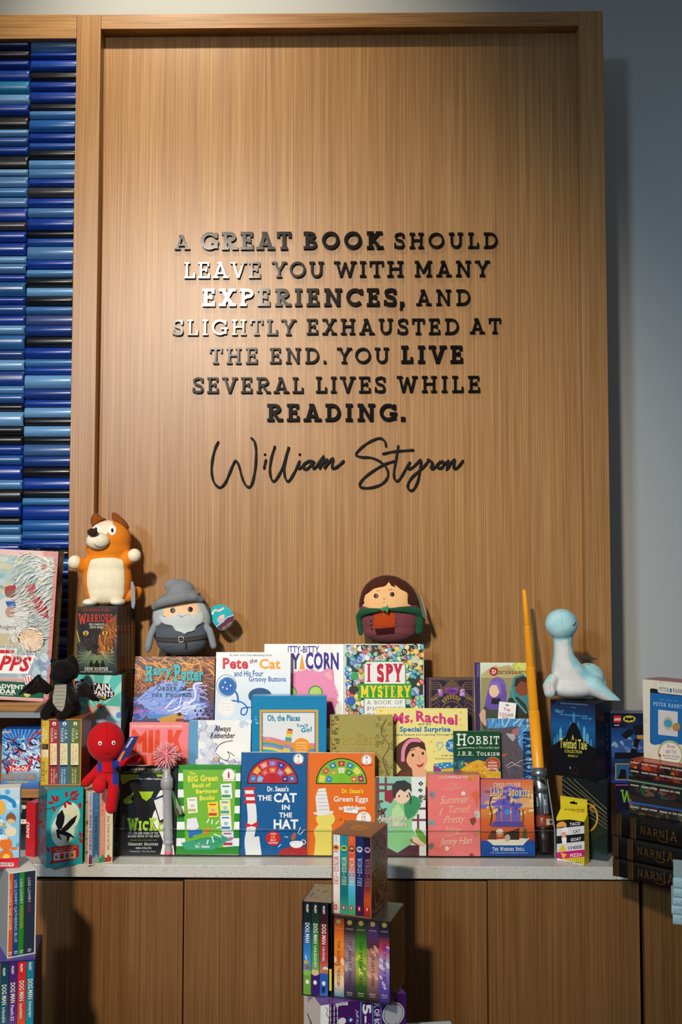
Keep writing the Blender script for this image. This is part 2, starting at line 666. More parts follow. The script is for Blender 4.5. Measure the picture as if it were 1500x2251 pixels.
def font_tris(text, weight=0.0, shear=0.0, space=1.0):
    """triangles of text in Blender's built-in font, normalised to its ink box"""
    key = (text, weight, shear, space)
    if key in _tcache:
        return _tcache[key]
    cu = bpy.data.curves.new('t', 'FONT')
    cu.body = text
    cu.offset = weight
    cu.shear = shear
    cu.space_character = space
    cu.resolution_u = 2
    o = bpy.data.objects.new('t', cu)
    C.objects.link(o)
    me = bpy.data.meshes.new_from_object(o.evaluated_get(bpy.context.evaluated_depsgraph_get()))
    vs = [(v.co.x, v.co.y) for v in me.vertices]
    fs = [list(p.vertices) for p in me.polygons]
    bpy.data.objects.remove(o)
    bpy.data.curves.remove(cu)
    bpy.data.meshes.remove(me)
    if not vs:
        return []
    x0, x1 = min(v[0] for v in vs), max(v[0] for v in vs)
    y0, y1 = min(v[1] for v in vs), max(v[1] for v in vs)
    vs = [((v[0] - x0) / max(x1 - x0, 1e-6), (v[1] - y0) / max(y1 - y0, 1e-6)) for v in vs]
    r = [[vs[i] for i in f] for f in fs]
    _tcache[key] = r
    return r


def slab_tris(text, t=0.14, gap=0.16, qk=0.82):
    key = ('slab', text, t, gap, qk)
    if key in _tcache:
        return _tcache[key]
    g, w = slab_word(text, t, gap, qk)
    r = []
    sid = _tstroke[id(r)] = []
    for ch, x, k, st in g:
        for si, (pts, wd, cl) in enumerate(st):
            for q in strip_quads(pts, wd, cl, (0, 1)):
                sid.append(si)
                r.append([((x + p[0] * k) / w, p[1] * k) for p in q])
    _tcache[key] = r
    return r


def text_tris(text, font):
    if font == 'slab':
        return slab_tris(text, 0.15)
    if font == 'didone':
        return slab_tris(text, 0.26, 0.12, 0.26)
    if font == 'slabthin':
        return slab_tris(text, 0.09)
    if font == 'slabbold':
        return slab_tris(text, 0.23, 0.10)
    if font == 'bold':
        return font_tris(text, 0.018)
    if font == 'fat':
        return font_tris(text, 0.036, 0, 1.06)
    if font == 'script':
        return font_tris(text, -0.004, 0.35, 0.92)
    if font == 'ital':
        return font_tris(text, 0.012, 0.3)
    if font == 'thin':
        return font_tris(text, -0.006)
    return font_tris(text)


# ------------------------------------------------------------------ boxes, books and what is printed on them
def clip(poly, w, h):
    for ax, lim, sg in ((0, 0.0, 1), (0, w, -1), (1, 0.0, 1), (1, h, -1)):
        out = []
        n = len(poly)
        for i in range(n):
            p, q = poly[i], poly[(i + 1) % n]
            dp, dq = (p[ax] - lim) * sg, (q[ax] - lim) * sg
            if dp >= 0:
                out.append(p)
            if (dp >= 0) != (dq >= 0):
                t = dp / (dp - dq)
                out.append(tuple(p[k] + (q[k] - p[k]) * t for k in range(len(p))))
        poly = out
        if len(poly) < 3:
            return []
    return poly


class Canvas:
    """prints shapes on one face of a box; coordinates are looked up through the photograph's frame"""
    STEP = 0.00002

    def __init__(s, mb, M, side, w, h, off, m=0):
        s.mb, s.Mi, s.side, s.w, s.h, s.off, s.m = mb, M.inverted(), side, w, h, off, m
        s.k = 1
        s.sl, s.xr = 0.0, 0.0
        s.co = s.Mi @ CAM
        s.R3 = s.Mi.to_3x3()

    def P(s, px, py):
        py = py + s.sl * (px - s.xr)
        d = s.R3 @ ray(px, py)
        ax = {'front': 1, 'right': 0, 'left': 0, 'top': 2}[s.side]
        t = (s.off - s.co[ax]) / d[ax]
        q = s.co + d * t
        return {'front': (q.x, q.z), 'right': (q.y, q.z), 'left': (q.y, q.z), 'top': (q.x, q.y)}[s.side]

    def out(s, a, b, e):
        return {'front': (a, s.off - e, b), 'right': (s.off + e, a, b), 'left': (s.off - e, a, b), 'top': (a, b, s.off + e)}[s.side]

    def _emit(s, poly, m=None):
        """poly: local (a, b, r, g, b)"""
        poly = clip(poly, s.w, s.h)
        if poly:
            ar = sum(poly[i][0] * poly[(i + 1) % len(poly)][1] - poly[(i + 1) % len(poly)][0] * poly[i][1] for i in range(len(poly)))
            if abs(ar) < 1e-11:
                return
            if (ar < 0) != (s.side == 'left'):
                poly = poly[::-1]
            s.mb.face([s.out(p[0], p[1], s.STEP * s.k) for p in poly], [p[2:] for p in poly], s.m if m is None else m)

    def bg(s, col):
        c = lin(col)
        s._emit([(0, 0, *c), (s.w, 0, *c), (s.w, s.h, *c), (0, s.h, *c)])
        s.k += 1
        return s

    def bgg(s, *cols):
        """bands of printed colour from top to bottom, blended"""
        n = len(cols) - 1
        for i in range(n):
            a, b = lin(cols[i]), lin(cols[i + 1])
            z1, z0 = s.h * (1 - i / n), s.h * (1 - (i + 1) / n)
            s._emit([(0, z0, *b), (s.w, z0, *b), (s.w, z1, *a), (0, z1, *a)])
        s.k += 1
        return s

    def p(s, pts, col, m=None):
        c = lin(col)
        loc = [s.P(*q) for q in pts]
        for tri in tessellate_polygon([[Vector((q[0], q[1], 0)) for q in loc]]):
            s._emit([(*loc[i], *c) for i in tri], m)
        s.k += 1
        return s

    def r(s, x0, y0, x1, y1, col, m=None):
        return s.p([(x0, y0), (x1, y0), (x1, y1), (x0, y1)], col, m)

    def g(s, x0, y0, x1, y1, tl, tr, br, bl, n=6):
        tl, tr, br, bl = map(lin, (tl, tr, br, bl))

        def cc(u, v):
            return tuple((tl[k] * (1 - u) + tr[k] * u) * (1 - v) + (bl[k] * (1 - u) + br[k] * u) * v for k in range(3))
        for i in range(n):
            for j in range(n):
                q = [(i / n, j / n), ((i + 1) / n, j / n), ((i + 1) / n, (j + 1) / n), (i / n, (j + 1) / n)]
                s._emit([(*s.P(x0 + (x1 - x0) * u, y0 + (y1 - y0) * v), *cc(u, v)) for u, v in q])
        s.k += 1
        return s

    def e(s, cx, cy, rx, ry, col, rot=0.0, a0=0, a1=360, n=22, m=None):
        ca, sa = cos(math.radians(rot)), sin(math.radians(rot))
        pts = []
        for k in range(n + (a1 - a0 < 360)):
            t = math.radians(a0 + (a1 - a0) * k / n)
            x, y = rx * cos(t), -ry * sin(t)
            pts.append((cx + x * ca - y * sa, cy + x * sa + y * ca))
        return s.p(pts, col, m)

    def glow(s, cx, cy, rx, ry, cin, cout, n=20):
        a, b = lin(cin), lin(cout)
        c0 = s.P(cx, cy)
        for k in range(n):
            q = [s.P(cx + rx * cos(2 * pi * j / n), cy + ry * sin(2 * pi * j / n)) for j in (k, k + 1)]
            s._emit([(*c0, *a), (*q[0], *b), (*q[1], *b)])
        s.k += 1
        return s

    def l(s, pts, w, col, sm=False, closed=False, m=None):
        c = lin(col)
        if sm:
            pts = smooth_pts(pts, 5)
        for q in strip_quads(pts, w, closed):
            s._emit([(*s.P(*a), *c) for a in q], m)
        s.k += 1
        return s

    def ring(s, cx, cy, rx, ry, w, col, a0=0, a1=360, n=28, m=None):
        pts = [(cx + rx * cos(math.radians(a0 + (a1 - a0) * k / n)), cy - ry * sin(math.radians(a0 + (a1 - a0) * k / n))) for k in range(n + 1)]
        full = a1 - a0 >= 360
        return s.l(pts[:-1] if full else pts, w, col, closed=full, m=m)

    def tq(s, text, quad, col, font='bold', m=None):
        TL, TR, BR, BL = quad
        c = lin(col)
        tris = text_tris(text, font)
        sid = _tstroke.get(id(tris))
        k0 = s.k
        for ti, tri in enumerate(tris):
            if sid:                        # overlapping strokes of a letter lie at separate heights
                s.k = k0 + .22 * (sid[ti] % 16)
            pl = []
            for u, v in tri:
                b = (BL[0] + (BR[0] - BL[0]) * u, BL[1] + (BR[1] - BL[1]) * u)
                t = (TL[0] + (TR[0] - TL[0]) * u, TL[1] + (TR[1] - TL[1]) * u)
                pl.append((*s.P(b[0] + (t[0] - b[0]) * v, b[1] + (t[1] - b[1]) * v), *c))
            s._emit(pl, m)
        s.k = k0 + (4 if sid else 1)
        return s

    def t(s, text, x0, y0, x1, y1, col, font='bold', tilt=0.0, m=None):
        d = tilt
        return s.tq(text, [(x0, y0), (x1, y0 + d), (x1, y1 + d), (x0, y1)], col, font, m)

    def sp(s, text, xa, xb, ya, yb, col, font='bold', m=None):
        """spine lettering that reads downwards"""
        return s.tq(text, [(xb, ya), (xb, yb), (xa, yb), (xa, ya)], col, font, m)

    def blobs(s, x0, y0, x1, y1, n, r0, r1, cols, asp=1.0, seed=1, rot=None, nn=10):
        R = random.Random(seed)
        for _ in range(n):
            r = R.uniform(r0, r1)
            s.e(R.uniform(x0, x1), R.uniform(y0, y1), r, r * asp, R.choice(cols), R.uniform(0, 180) if rot is None else rot + R.uniform(-12, 12), n=nn)
            s.k -= 1
            s.k += 0.35
        s.k = math.ceil(s.k)
        return s

    def strands(s, x0, y0, x1, y1, n, w, cols, length, ang, seed=1, curl=0.6):
        R = random.Random(seed)
        for _ in range(n):
            x, y = R.uniform(x0, x1), R.uniform(y0, y1)
            a = math.radians(ang + R.uniform(-35, 35))
            pts = [(x, y)]
            da = R.uniform(-curl, curl) / 5
            for k in range(6):
                x, y = x + length / 6 * cos(a), y + length / 6 * sin(a)
                a += da
                pts.append((x, y))
            s.l(pts, w * R.uniform(.6, 1.4), R.choice(cols))
            s.k -= 1
            s.k += 0.25
        s.k = math.ceil(s.k)
        return s


def basis(O, yaw=0.0, lean=0.0, roll=0.0):
    u = Vector((cos(yaw), sin(yaw), 0))
    n = Vector((-sin(yaw), cos(yaw), 0))
    v = Vector((0, 0, 1))
    v, n = v * cos(lean) + n * sin(lean), n * cos(lean) - v * sin(lean)
    u, v = u * cos(roll) + v * sin(roll), v * cos(roll) - u * sin(roll)
    return Matrix(((u.x, n.x, v.x, O.x), (u.y, n.y, v.y, O.y), (u.z, n.z, v.z, O.z), (0, 0, 0, 1)))


def local_at(M, px, py, axis=1, off=0.0):
    Mi = M.inverted()
    c = Mi @ CAM
    d = Mi.to_3x3() @ ray(px, py)
    return c + d * ((off - c[axis]) / d[axis])


class Box:
    """front-left-bottom corner at M; x = width, y = depth, z = height"""
    def __init__(s, O, yaw=0.0, lean=0.0, roll=0.0, x1=None, ytop=None, w=None, h=None, d=0.02, ybot=None):
        s.M = basis(O, yaw, lean, roll)
        px, py = project(O)
        s.w = w if w else local_at(s.M, x1, py if ybot is None else ybot).x
        s.h = h if h else local_at(s.M, px, ytop).z
        s.d = d
        s.mb = MB()

    def K(s, side='front', m=0, off=None, mb=None):
        if off is None:
            off = {'front': 0.0, 'right': s.w, 'left': 0.0, 'top': s.h}[side]
        a, b = {'front': (s.w, s.h), 'right': (s.d, s.h), 'left': (s.d, s.h), 'top': (s.w, s.d)}[side]
        return Canvas(mb or s.mb, s.M, side, a, b, off, m)


def onY(x0, x1, ytop, Y, z, lean=0.12, yaw=0.0, d=0.02, roll=0.0):
    """box standing at depth Y and height z between photo columns x0..x1"""
    O = atYZ(x0, Y, z)
    return Box(O, yaw, lean, roll, x1=x1, ytop=ytop, d=d)


def onZ(x0, y0, x1, ytop, z, yaw=0.0, d=0.02, lean=0.0, roll=0.0, ybot=None):
    """box standing on a surface of known height, its front-left foot seen at (x0, y0)"""
    return Box(atZ(x0, y0, z), yaw, lean, roll, x1=x1, ytop=ytop, d=d, ybot=ybot)


def book(b, label, cover='#ffffff', hard=True, group=None, mat=None, page='#e9e1cf', name=None, art=None, rnd=False, over=0.003):
    """a closed book standing face out: cover (boards, spine and print) and page block"""
    t = min(0.0026 if hard else 0.0006, b.d / 4)
    ov = over if hard else 0.0003
    root = thing(name or ('hardcover_book' if hard else 'paperback_book'), label, 'book', b.M, group)
    mb = b.mb
    w, h, d = b.w, b.h, b.d
    if rnd:
        r = 0.012
        pts = [(0, 0), (w - r, 0)] + [(w - r + r * sin(k * pi / 12), r - r * cos(k * pi / 12)) for k in range(1, 7)] + \
              [(w, h - r)] + [(w - r + r * cos(k * pi / 12), h - r + r * sin(k * pi / 12)) for k in range(1, 7)] + [(0, h)]
        for y0, y1 in ((0, t), (d - t, d)):
            mb.face([(x, y0, z) for x, z in pts], lin(cover))
            mb.face([(x, y1, z) for x, z in pts][::-1], lin(cover))
            for i in range(len(pts)):
                p, q = pts[i], pts[(i + 1) % len(pts)]
                mb.face([(p[0], y0, p[1]), (p[0], y1, p[1]), (q[0], y1, q[1]), (q[0], y0, q[1])], lin('#f4efe6'))
    else:
        mb.box(0, w, 0, t, 0, h, cover)
        mb.box(0, w, d - t, d, 0, h, cover)
    mb.box(0, t, t, d - t, 0, h, cover)
    if art:
        art(b)
    mb.build('cover', mat or GLOSS, root, b.M)
    pg = MB()
    x1 = w - ov
    pg.box(t + 0.0001, x1, t + 0.0001, d - t - 0.0001, ov, h - ov, page)
    n = max(3, int(d / 0.0035))
    for k in range(1, n):                # page lines on the top and fore edge
        y = t + (d - 2 * t) * k / n
        pg.box(t + .001, x1 + 0.0002, y, y + 0.0004, ov, h - ov + 0.0002, '#c9c0ab')
    pg.build('page_block', PAPER, root, b.M)
    return root


def carton(b, label, col, cat='box', name='carton', group=None, mat=None, art=None, top=None, right=None, left=None, bev=None):
    """closed cardboard box printed on its faces, with a tucked lid"""
    root = thing(name, label, cat, b.M, group)
    b.mb.box(0, b.w, 0, b.d, 0, b.h, col, top=top, right=right, left=left)
    if art:
        art(b)
    b.mb.build('printed_carton', mat or GLOSS, root, b.M)
    fl = MB()
    fl.box(0.0012, b.w - 0.0012, 0.0012, b.d - 0.002, b.h, b.h + 0.0005, top or col)
    fl.build('lid_flap', mat or GLOSS, root, b.M)
    return root


def slipcase(b, label, col, spines, art=None, group=None, names=None, mat=None, top=None, right=None, left=None, film=False, bookcat='paperback_book', wall=0.0022):
    """an open-fronted case and the separate books standing in it. spines: (x0px, x1px, colour, label, art)"""
    root = thing('slipcase', label, 'book slipcase', b.M, group)
    t = wall
    w, d, h = b.w, b.d, b.h
    mb = b.mb
    mb.box(0, t, 0, d, 0, h, col, left=left)
    mb.box(w - t, w, 0, d, 0, h, col, right=right)
    mb.box(t, w - t, 0, d, h - t, h, col, top=top)
    mb.box(t, w - t, 0, d, 0, t, col)
    mb.box(t, w - t, d - t, d, t, h - t, col)
    if art:
        art(b)
    mb.build('case', mat or GLOSS, root, b.M)
    if film:
        fm = MB()
        e = 0.0012
        fm.box(-e, w + e, -e, d + e, -0.0002, h + e, '#ffffff')
        fm.build('shrink_wrap', FILM, root, b.M)
    n = len(spines)
    mid = b.h / 2
    for i, (xa, xb, sc, slabel, sart) in enumerate(spines):
        pym = project(b.M @ Vector((w / 2, 0, mid)))[1]
        la = max(t + 0.0003, local_at(b.M, xa, pym).x)
        lb = min(w - t - 0.0003, local_at(b.M, xb, pym).x)
        O = b.M @ Vector((la, 0.0006, t + 0.0002))
        bb = Box.__new__(Box)
        bb.M = b.M.copy()
        bb.M.translation = O
        bb.w, bb.h, bb.d, bb.mb = lb - la, h - 2 * t - 0.0015, d - t - 0.004, MB()
        rt = thing(bookcat, slabel, 'book', bb.M, (group or label) and ('books in the ' + label.split(' ', 1)[1])[:60])
        m2 = bb.mb
        ct = 0.0006
        cc = sc if isinstance(sc, str) else sc[0]
        # spine with softly rounded long edges, front and back covers
        m2.box(0, bb.w, 0, 0.001, 0, bb.h, cc)
        m2.box(0, ct, 0.001, bb.d, 0, bb.h, cc)
        m2.box(bb.w - ct, bb.w, 0.001, bb.d, 0, bb.h, cc)
        k = bb.K()
        if not isinstance(sc, str):
            k.bgg(*sc)
        if sart:
            sart(k)
        m2.build('cover', mat or GLOSS, rt, bb.M)
        pg = MB()
        pg.box(ct + .0001, bb.w - ct - .0001, 0.0011, bb.d - 0.001, 0.0008, bb.h - 0.0008, '#e9e1cf')
        pg.build('page_block', PAPER, rt, bb.M)
    return root

# ------------------------------------------------------------------ the setting
def struct(name, label, mb, mat, weld=False):
    o = mb.build(name, mat, weld=weld)
    return tag(o, label, 'structure', kind='structure')


XL, XR, ZT = -0.858, 0.759, CAM.z + 1.6986
SW = 0.0745                           # stile width
mb = MB()
mb.box(-4.2, 4.2, WALL_Y, WALL_Y + 0.1, -0.05, 5.2, '#ffffff')
struct('wall_back', 'plain pale grey painted wall behind the wood panelling', mb, PAINT)
mb = MB()
mb.box(-4.2, 4.2, -4.5, WALL_Y, -0.05, 0.0, '#ffffff')
struct('floor', 'plain grey shop floor below the cabinets', mb, FLOORM)
mb = MB()
mb.bbox(XL + SW - .002, XR - SW + .002, PANEL_Y, WALL_Y - .002, 0.2, ZT - 0.03, '#ffffff', b=0.001)
struct('wall_centre', 'large recessed tan wood wall panel carrying the quotation', mb, WOOD)
mb = MB()
mb.bbox(XL, XL + SW, FRAME_Y, WALL_Y - .001, 0.2, ZT, '#ffffff', b=0.0012)
struct('trim_1', 'upright tan wood frame post left of the recessed panel', mb, WOOD)
mb = MB()
mb.bbox(XR - SW, XR, FRAME_Y, WALL_Y - .001, 0.2, ZT, '#ffffff', b=0.0012)
struct('trim_2', 'upright tan wood frame post right of the recessed panel', mb, WOOD)
mb = MB()
mb.bbox(XL + SW + .0004, XR - SW - .0004, FRAME_Y + .0004, WALL_Y - .001, ZT - 0.046, ZT - .0004, '#ffffff', b=0.0012)
struct('trim_3', 'tan wood top rail above the recessed panel', mb, WOODH)
za = atY(80, 84, FRAME_Y).z
zb = atY(80, 31, FRAME_Y).z
mb = MB()
mb.bbox(-2.2, XL - .0015, FRAME_Y + .002, WALL_Y - .001, za, zb, '#ffffff', b=0.0012)
struct('trim_4', 'tan wood top rail above the blue tiles', mb, WOODH)
mb = MB()
mb.box(-2.2, XL - .001, 3.016, WALL_Y - .002, 0.2, za + .02, '#ffffff')
struct('trim_5', 'dark backing board behind the blue tiles', mb, BLACK)

# rows of glazed half-round tiles; (lower edge in the photo, colour) from the top down
NV, RY, MD, LT, ST, BK, TL_ = '#0a2766', '#0c3a9a', '#1f62ad', '#6fa6d6', '#4d7fb4', '#14161b', '#1c7fb2'
rightc = [(79, None), (112, ST), (128, RY), (154, '#1246ad'), (175, BK), (198, RY), (223, RY), (241, BK), (259, '#5089c4'), (289, MD), (311, RY), (326, '#1d55ac'), (349, BK), (368, '#5a94cc'),
          (389, ST), (408, RY), (432, '#3a3a40'), (454, RY), (476, ST), (505, RY), (521, BK), (540, '#1d4a9c'), (568, ST), (590, RY), (608, '#5a94cc'), (630, BK), (649, LT), (671, BK), (690, '#3f78b6'),
          (713, '#3d4f86'), (738, '#1a3e8c'), (761, BK), (787, RY), (805, '#3c78b4'), (823, RY), (853, LT), (876, '#1a3e8c'), (894, RY), (917, LT), (935, BK), (959, LT), (975, BK), (1001, '#436a9e'),
          (1025, '#1a3c88'), (1049, BK), (1075, RY), (1093, BK), (1111, '#4f8cc0'), (1142, RY), (1166, MD), (1185, '#2c62a2'), (1206, RY), (1226, BK), (1250, MD), (1270, RY), (1290, ST), (1312, RY),
          (1332, NV), (1356, BK), (1376, RY), (1398, MD), (1420, LT), (1441, RY), (1465, BK), (1490, RY), (1515, ST), (1540, RY)]
leftc = [(79, None), (107, NV), (130, BK), (150, RY), (175, RY), (204, TL_), (226, LT), (251, RY), (281, BK), (298, LT), (319, '#2a5ba4'), (338, RY), (368, BK), (384, LT), (409, ST), (430, '#3f82bc'),
         (454, ST), (484, RY), (505, '#3a3a40'), (530, RY), (560, RY), (576, LT), (600, ST), (617, RY), (650, '#27619a'), (667, RY), (690, '#23519c'), (712, RY), (734, LT), (767, '#2a69a8'), (788, '#22448a'),
         (813, LT), (846, '#173c8c'), (864, '#4a86bc'), (886, '#2c5ba0'), (903, BK), (936, LT), (956, BK), (977, BK), (999, RY), (1021, '#3068a8'), (1053, RY), (1075, '#5590c2'), (1103, BK), (1136, RY),
         (1152, BK), (1174, '#3b79b0'), (1192, LT), (1214, RY), (1240, ST), (1262, BK), (1290, RY), (1330, MD), (1380, RY), (1430, LT), (1480, BK), (1540, RY)]
TY = 3.004
tiles = MB()
for lst, x0, x1 in ((rightc, -1.0085, XL - 0.001), (leftc, -1.42, -1.0105)):
    prev = None
    for yb, col in lst:
        z = atY(100 if lst is rightc else 30, yb, TY - .012).z
        if col and prev is not None:
            h = prev - z - 0.0012
            bul = RND.uniform(0.007, 0.016) * min(1, h / 0.028)
            tw = RND.uniform(-0.004, 0.004)
            c = tuple(x * f for x, f in zip(lin(col), (.72, .72, .76)))
            rows = []
            n = 9
            e = 0.0025
            for xx, sc in ((x0, 0.55), (x0 + e, 0.9), (x0 + 3 * e, 1.0), (x1 - 3 * e, 1.0), (x1 - e, 0.9), (x1, 0.55)):
                row = []
                for k in range(n):
                    t = k / (n - 1)
                    pr = (1 - abs(2 * t - 1) ** 2.6)
                    row.append((xx, TY - (0.002 + bul * pr) * sc + tw * (t - .5), z + h * (sc * .02 - .011 + (1 - .02) * t + .005)))
                rows.append(row)
            i0 = len(tiles.f)
            tiles.grid(rows, c, 0, True)
            # closed back
            tiles.face([(x0, TY + .011, z), (x1, TY + .011, z), (x1, TY + .011, z + h), (x0, TY + .011, z + h)][::-1], c)
            for a, b in (((x0, z), (x1, z)), ((x1, z + h), (x0, z + h)), ((x1, z), (x1, z + h)), ((x0, z + h), (x0, z))):
                tiles.face([(a[0], TY + .001, a[1]), (b[0], TY + .001, b[1]), (b[0], TY + .011, b[1]), (a[0], TY + .011, a[1])], c)
        prev = z
o = tiles.build('wall_left', GLAZE)
tag(o, 'stacked rows of glossy blue and black glazed tiles left of the panel', 'structure', kind='structure')

# worktop and the cabinets under it
mb = MB()
mb.bbox(-1.75, 1.30, EDGE_Y, FRAME_Y - .002, COUNTER - 0.032, COUNTER, '#ffffff', b=0.0018)
wt = mb.build('worktop', QUARTZ)
tag(wt, 'long pale speckled quartz worktop under the book display', 'countertop')


def cabinet(pa, pb, ytop, label, proud=0.0):
    Y = EDGE_Y + 0.012
    xa, xb = atY(pa, 2100, Y).x + .0012, atY(pb, 2100, Y).x - .0012
    zt = atY((max(pa, 0) + min(pb, 1500)) / 2, ytop, Y).z
    M = Matrix.Translation((xa, Y, 0.0))
    root = thing('base_cabinet', label, 'cabinet', M, 'wood cabinets under the worktop')
    w = xb - xa
    c = MB()
    c.bbox(0.001, w - .001, 0.021, FRAME_Y - Y - .02, 0.10, COUNTER - 0.0335, '#ffffff', b=0.001)
    c.build('carcass', BLACK, root, M)
    dd = MB()
    dd.bbox(0, w, -proud, 0.0205, 0.12, zt, '#ffffff', b=0.0016)
    dd.build('door', WOODD, root, M)
    k = MB()
    k.box(0.002, w - .002, 0.06, 0.08, 0.0, 0.10, '#ffffff')
    k.build('plinth', BLACK, root, M)
    return root


cabinet(-420, 403, 1937, 'wood cabinet left under the worktop beside the stacked book sets', 0.002)
cabinet(403, 1073, 1936, 'wide wood cabinet behind the central stack of book sets')
cabinet(1073, 1409, 1936, 'wood cabinet left of the wide black gap')
cabinet(1417, 1980, 1938, 'wood cabinet right of the wide black gap')

# the shelving that stands in front of the tiles at the far left
SHY = 2.765
zs1, zs2 = atY(50, 1546, SHY).z, atY(40, 1736, SHY).z
xr = atY(112, 1600, SHY).x
Msh = Matrix.Translation((-1.75, SHY, zs2))
bc = thing('shelf_unit', 'wood shelf unit in front of the blue tiles at far left', 'shelf', Msh)


def shpart(name, mat, x0, x1, y0, y1, z0, z1, lab=None):
    m_ = MB()
    m_.bbox(x0 + 1.75, x1 + 1.75, y0 - SHY, y1 - SHY, z0 - zs2, z1 - zs2, '#ffffff', b=0.001)
    p_ = m_.build(name, mat, bc, Msh)
    if lab:
        p_['label'] = lab
    return p_


shpart('shelf', WOODH, -1.75, xr, SHY, 2.985, zs1 - 0.023, zs1)
shpart('shelf', WOODH, -1.75, xr, SHY, 2.985, zs2 - 0.022, zs2)
shpart('grey_strip', plain('grey_strip_finish', '#8f9398', 0.45, 0.5, metal=0.4), -1.75, xr, SHY + .004, SHY + .03, zs1 - 0.041, zs1 - 0.0232, 'grey strip under the upper shelf')  # plain grey band directly below the upper shelf board
shpart('back_panel', WOODD, -1.75, xr, 2.955, 2.984, COUNTER, zs1 - .0235)
shpart('side_panel', WOODD, xr - 0.02, xr, SHY + .01, 2.954, COUNTER + .0005, zs2 - .0225)

# ------------------------------------------------------------------ raised lettering on the panel
LY = PANEL_Y - 0.0004                  # letters are fixed to the panel
LT_ = 0.0105
ORD = ['first', 'second', 'third', 'fourth', 'fifth', 'sixth', 'seventh', 'eighth', 'ninth', 'tenth', 'eleventh']
QUOTE = [
    [('A', 385, 418, 518.5, 550.5, 0), ('GREAT', 442, 641, 512, 551, 1), ('BOOK', 667, 842, 511, 549, 1), ('SHOULD', 866, 1094, 513.5, 547, 0)],
    [('LEAVE', 405, 575, 578, 613.5, 0), ('YOU', 599, 713, 577, 611.5, 0), ('WITH', 735, 888, 576, 610, 0), ('MANY', 911, 1076, 575, 609, 0)],
    [('EXPERIENCES,', 445, 889, 636, 674.5, 1), ('AND', 915, 1034, 638, 672, 0)],
    [('SLIGHTLY', 380, 651, 704, 738.5, 0), ('EXHAUSTED', 674, 1009, 702, 736, 0), ('AT', 1033, 1101, 701, 734, 0)],
    [('THE', 461, 568, 766, 801, 0), ('END.', 593, 719, 766, 800, 0), ('YOU', 742, 856, 765.5, 799.5, 0), ('LIVE', 881, 1019, 761, 799, 1)],
    [('SEVERAL', 424, 668, 830.5, 865, 0), ('LIVES', 694, 848, 829, 864, 0), ('WHILE', 873, 1056, 827.5, 863, 0)],
    [('READING.', 587, 891, 888.5, 926.5, 1)]]
for li, line in enumerate(QUOTE):
    for word, x0, x1, y0, y1, bold in line:
        t = 0.192 if bold else 0.138
        xa, xb = atY(x0, y1, LY).x, atY(x1, y1, LY).x
        zb, zt = atY((x0 + x1) / 2, y1, LY).z, atY((x0 + x1) / 2, y0, LY).z
        H = zt - zb
        n = len(word)
        # natural width, then the letter gap that makes the word as long as in the photo
        g0, w0 = slab_word(word, t, 0.0)
        gap = ((xb - xa) / H - w0) / max(n - 1, 1)
        sx = 1.0
        if n == 1 or gap > .30 or gap < .05:
            g_ = .17 if n > 1 else 0
            sx = ((xb - xa) / H) / (w0 + g_ * (n - 1))
            gap = g_
        g, w = slab_word(word, t, gap)
        for i, (ch, x, k, st) in enumerate(g):
            m_ = MB()
            z = 0
            for pts, wd, cl in st:
                Lf, Rt = strip([(p[0] * sx * H, p[1] * H) for p in pts], wd * H, cl, (0, H))
                y0_ = -(LT_ - 0.00006 * z)
                z += 1
                N = len(pts)
                seg = range(N if cl else N - 1)
                cc = (1, 1, 1)
                for a in seg:
                    b = (a + 1) % N
                    f3 = lambda p, yy: (p[0], yy, p[1])
                    m_.face([f3(Rt[a], y0_), f3(Rt[b], y0_), f3(Lf[b], y0_), f3(Lf[a], y0_)], cc)
                    m_.face([f3(Rt[a], 0), f3(Rt[b], 0), f3(Rt[b], y0_), f3(Rt[a], y0_)], cc)
                    m_.face([f3(Lf[b], 0), f3(Lf[a], 0), f3(Lf[a], y0_), f3(Lf[b], y0_)], cc)
                if not cl:
                    m_.face([f3(Lf[0], 0), f3(Rt[0], 0), f3(Rt[0], y0_), f3(Lf[0], y0_)], cc)
                    m_.face([f3(Rt[-1], 0), f3(Lf[-1], 0), f3(Lf[-1], y0_), f3(Rt[-1], y0_)], cc)
            clean = word.strip('.,')
            ordl = ORD[li] if li < 6 else 'last'
            if ch == ',':
                lab = 'raised black comma after %s on the third line of the wall quotation' % clean
            elif ch == '.':
                lab = 'raised black full stop after %s in the wall quotation' % clean
            elif len(clean) == 1:
                lab = 'raised black letter A standing alone at the start of the wall quotation'
            else:
                lab = 'raised black letter %s, %s letter of %s on %s line of wall quotation' % (ch, ORD[i], clean, ordl)
            o = m_.build('raised_letter' if ch not in '.,' else 'raised_punctuation', LETTER, None, Matrix.Translation((xa + x * sx * H, LY, zb)))
            tag(o, lab, 'letter', 'raised letters of the quotation')

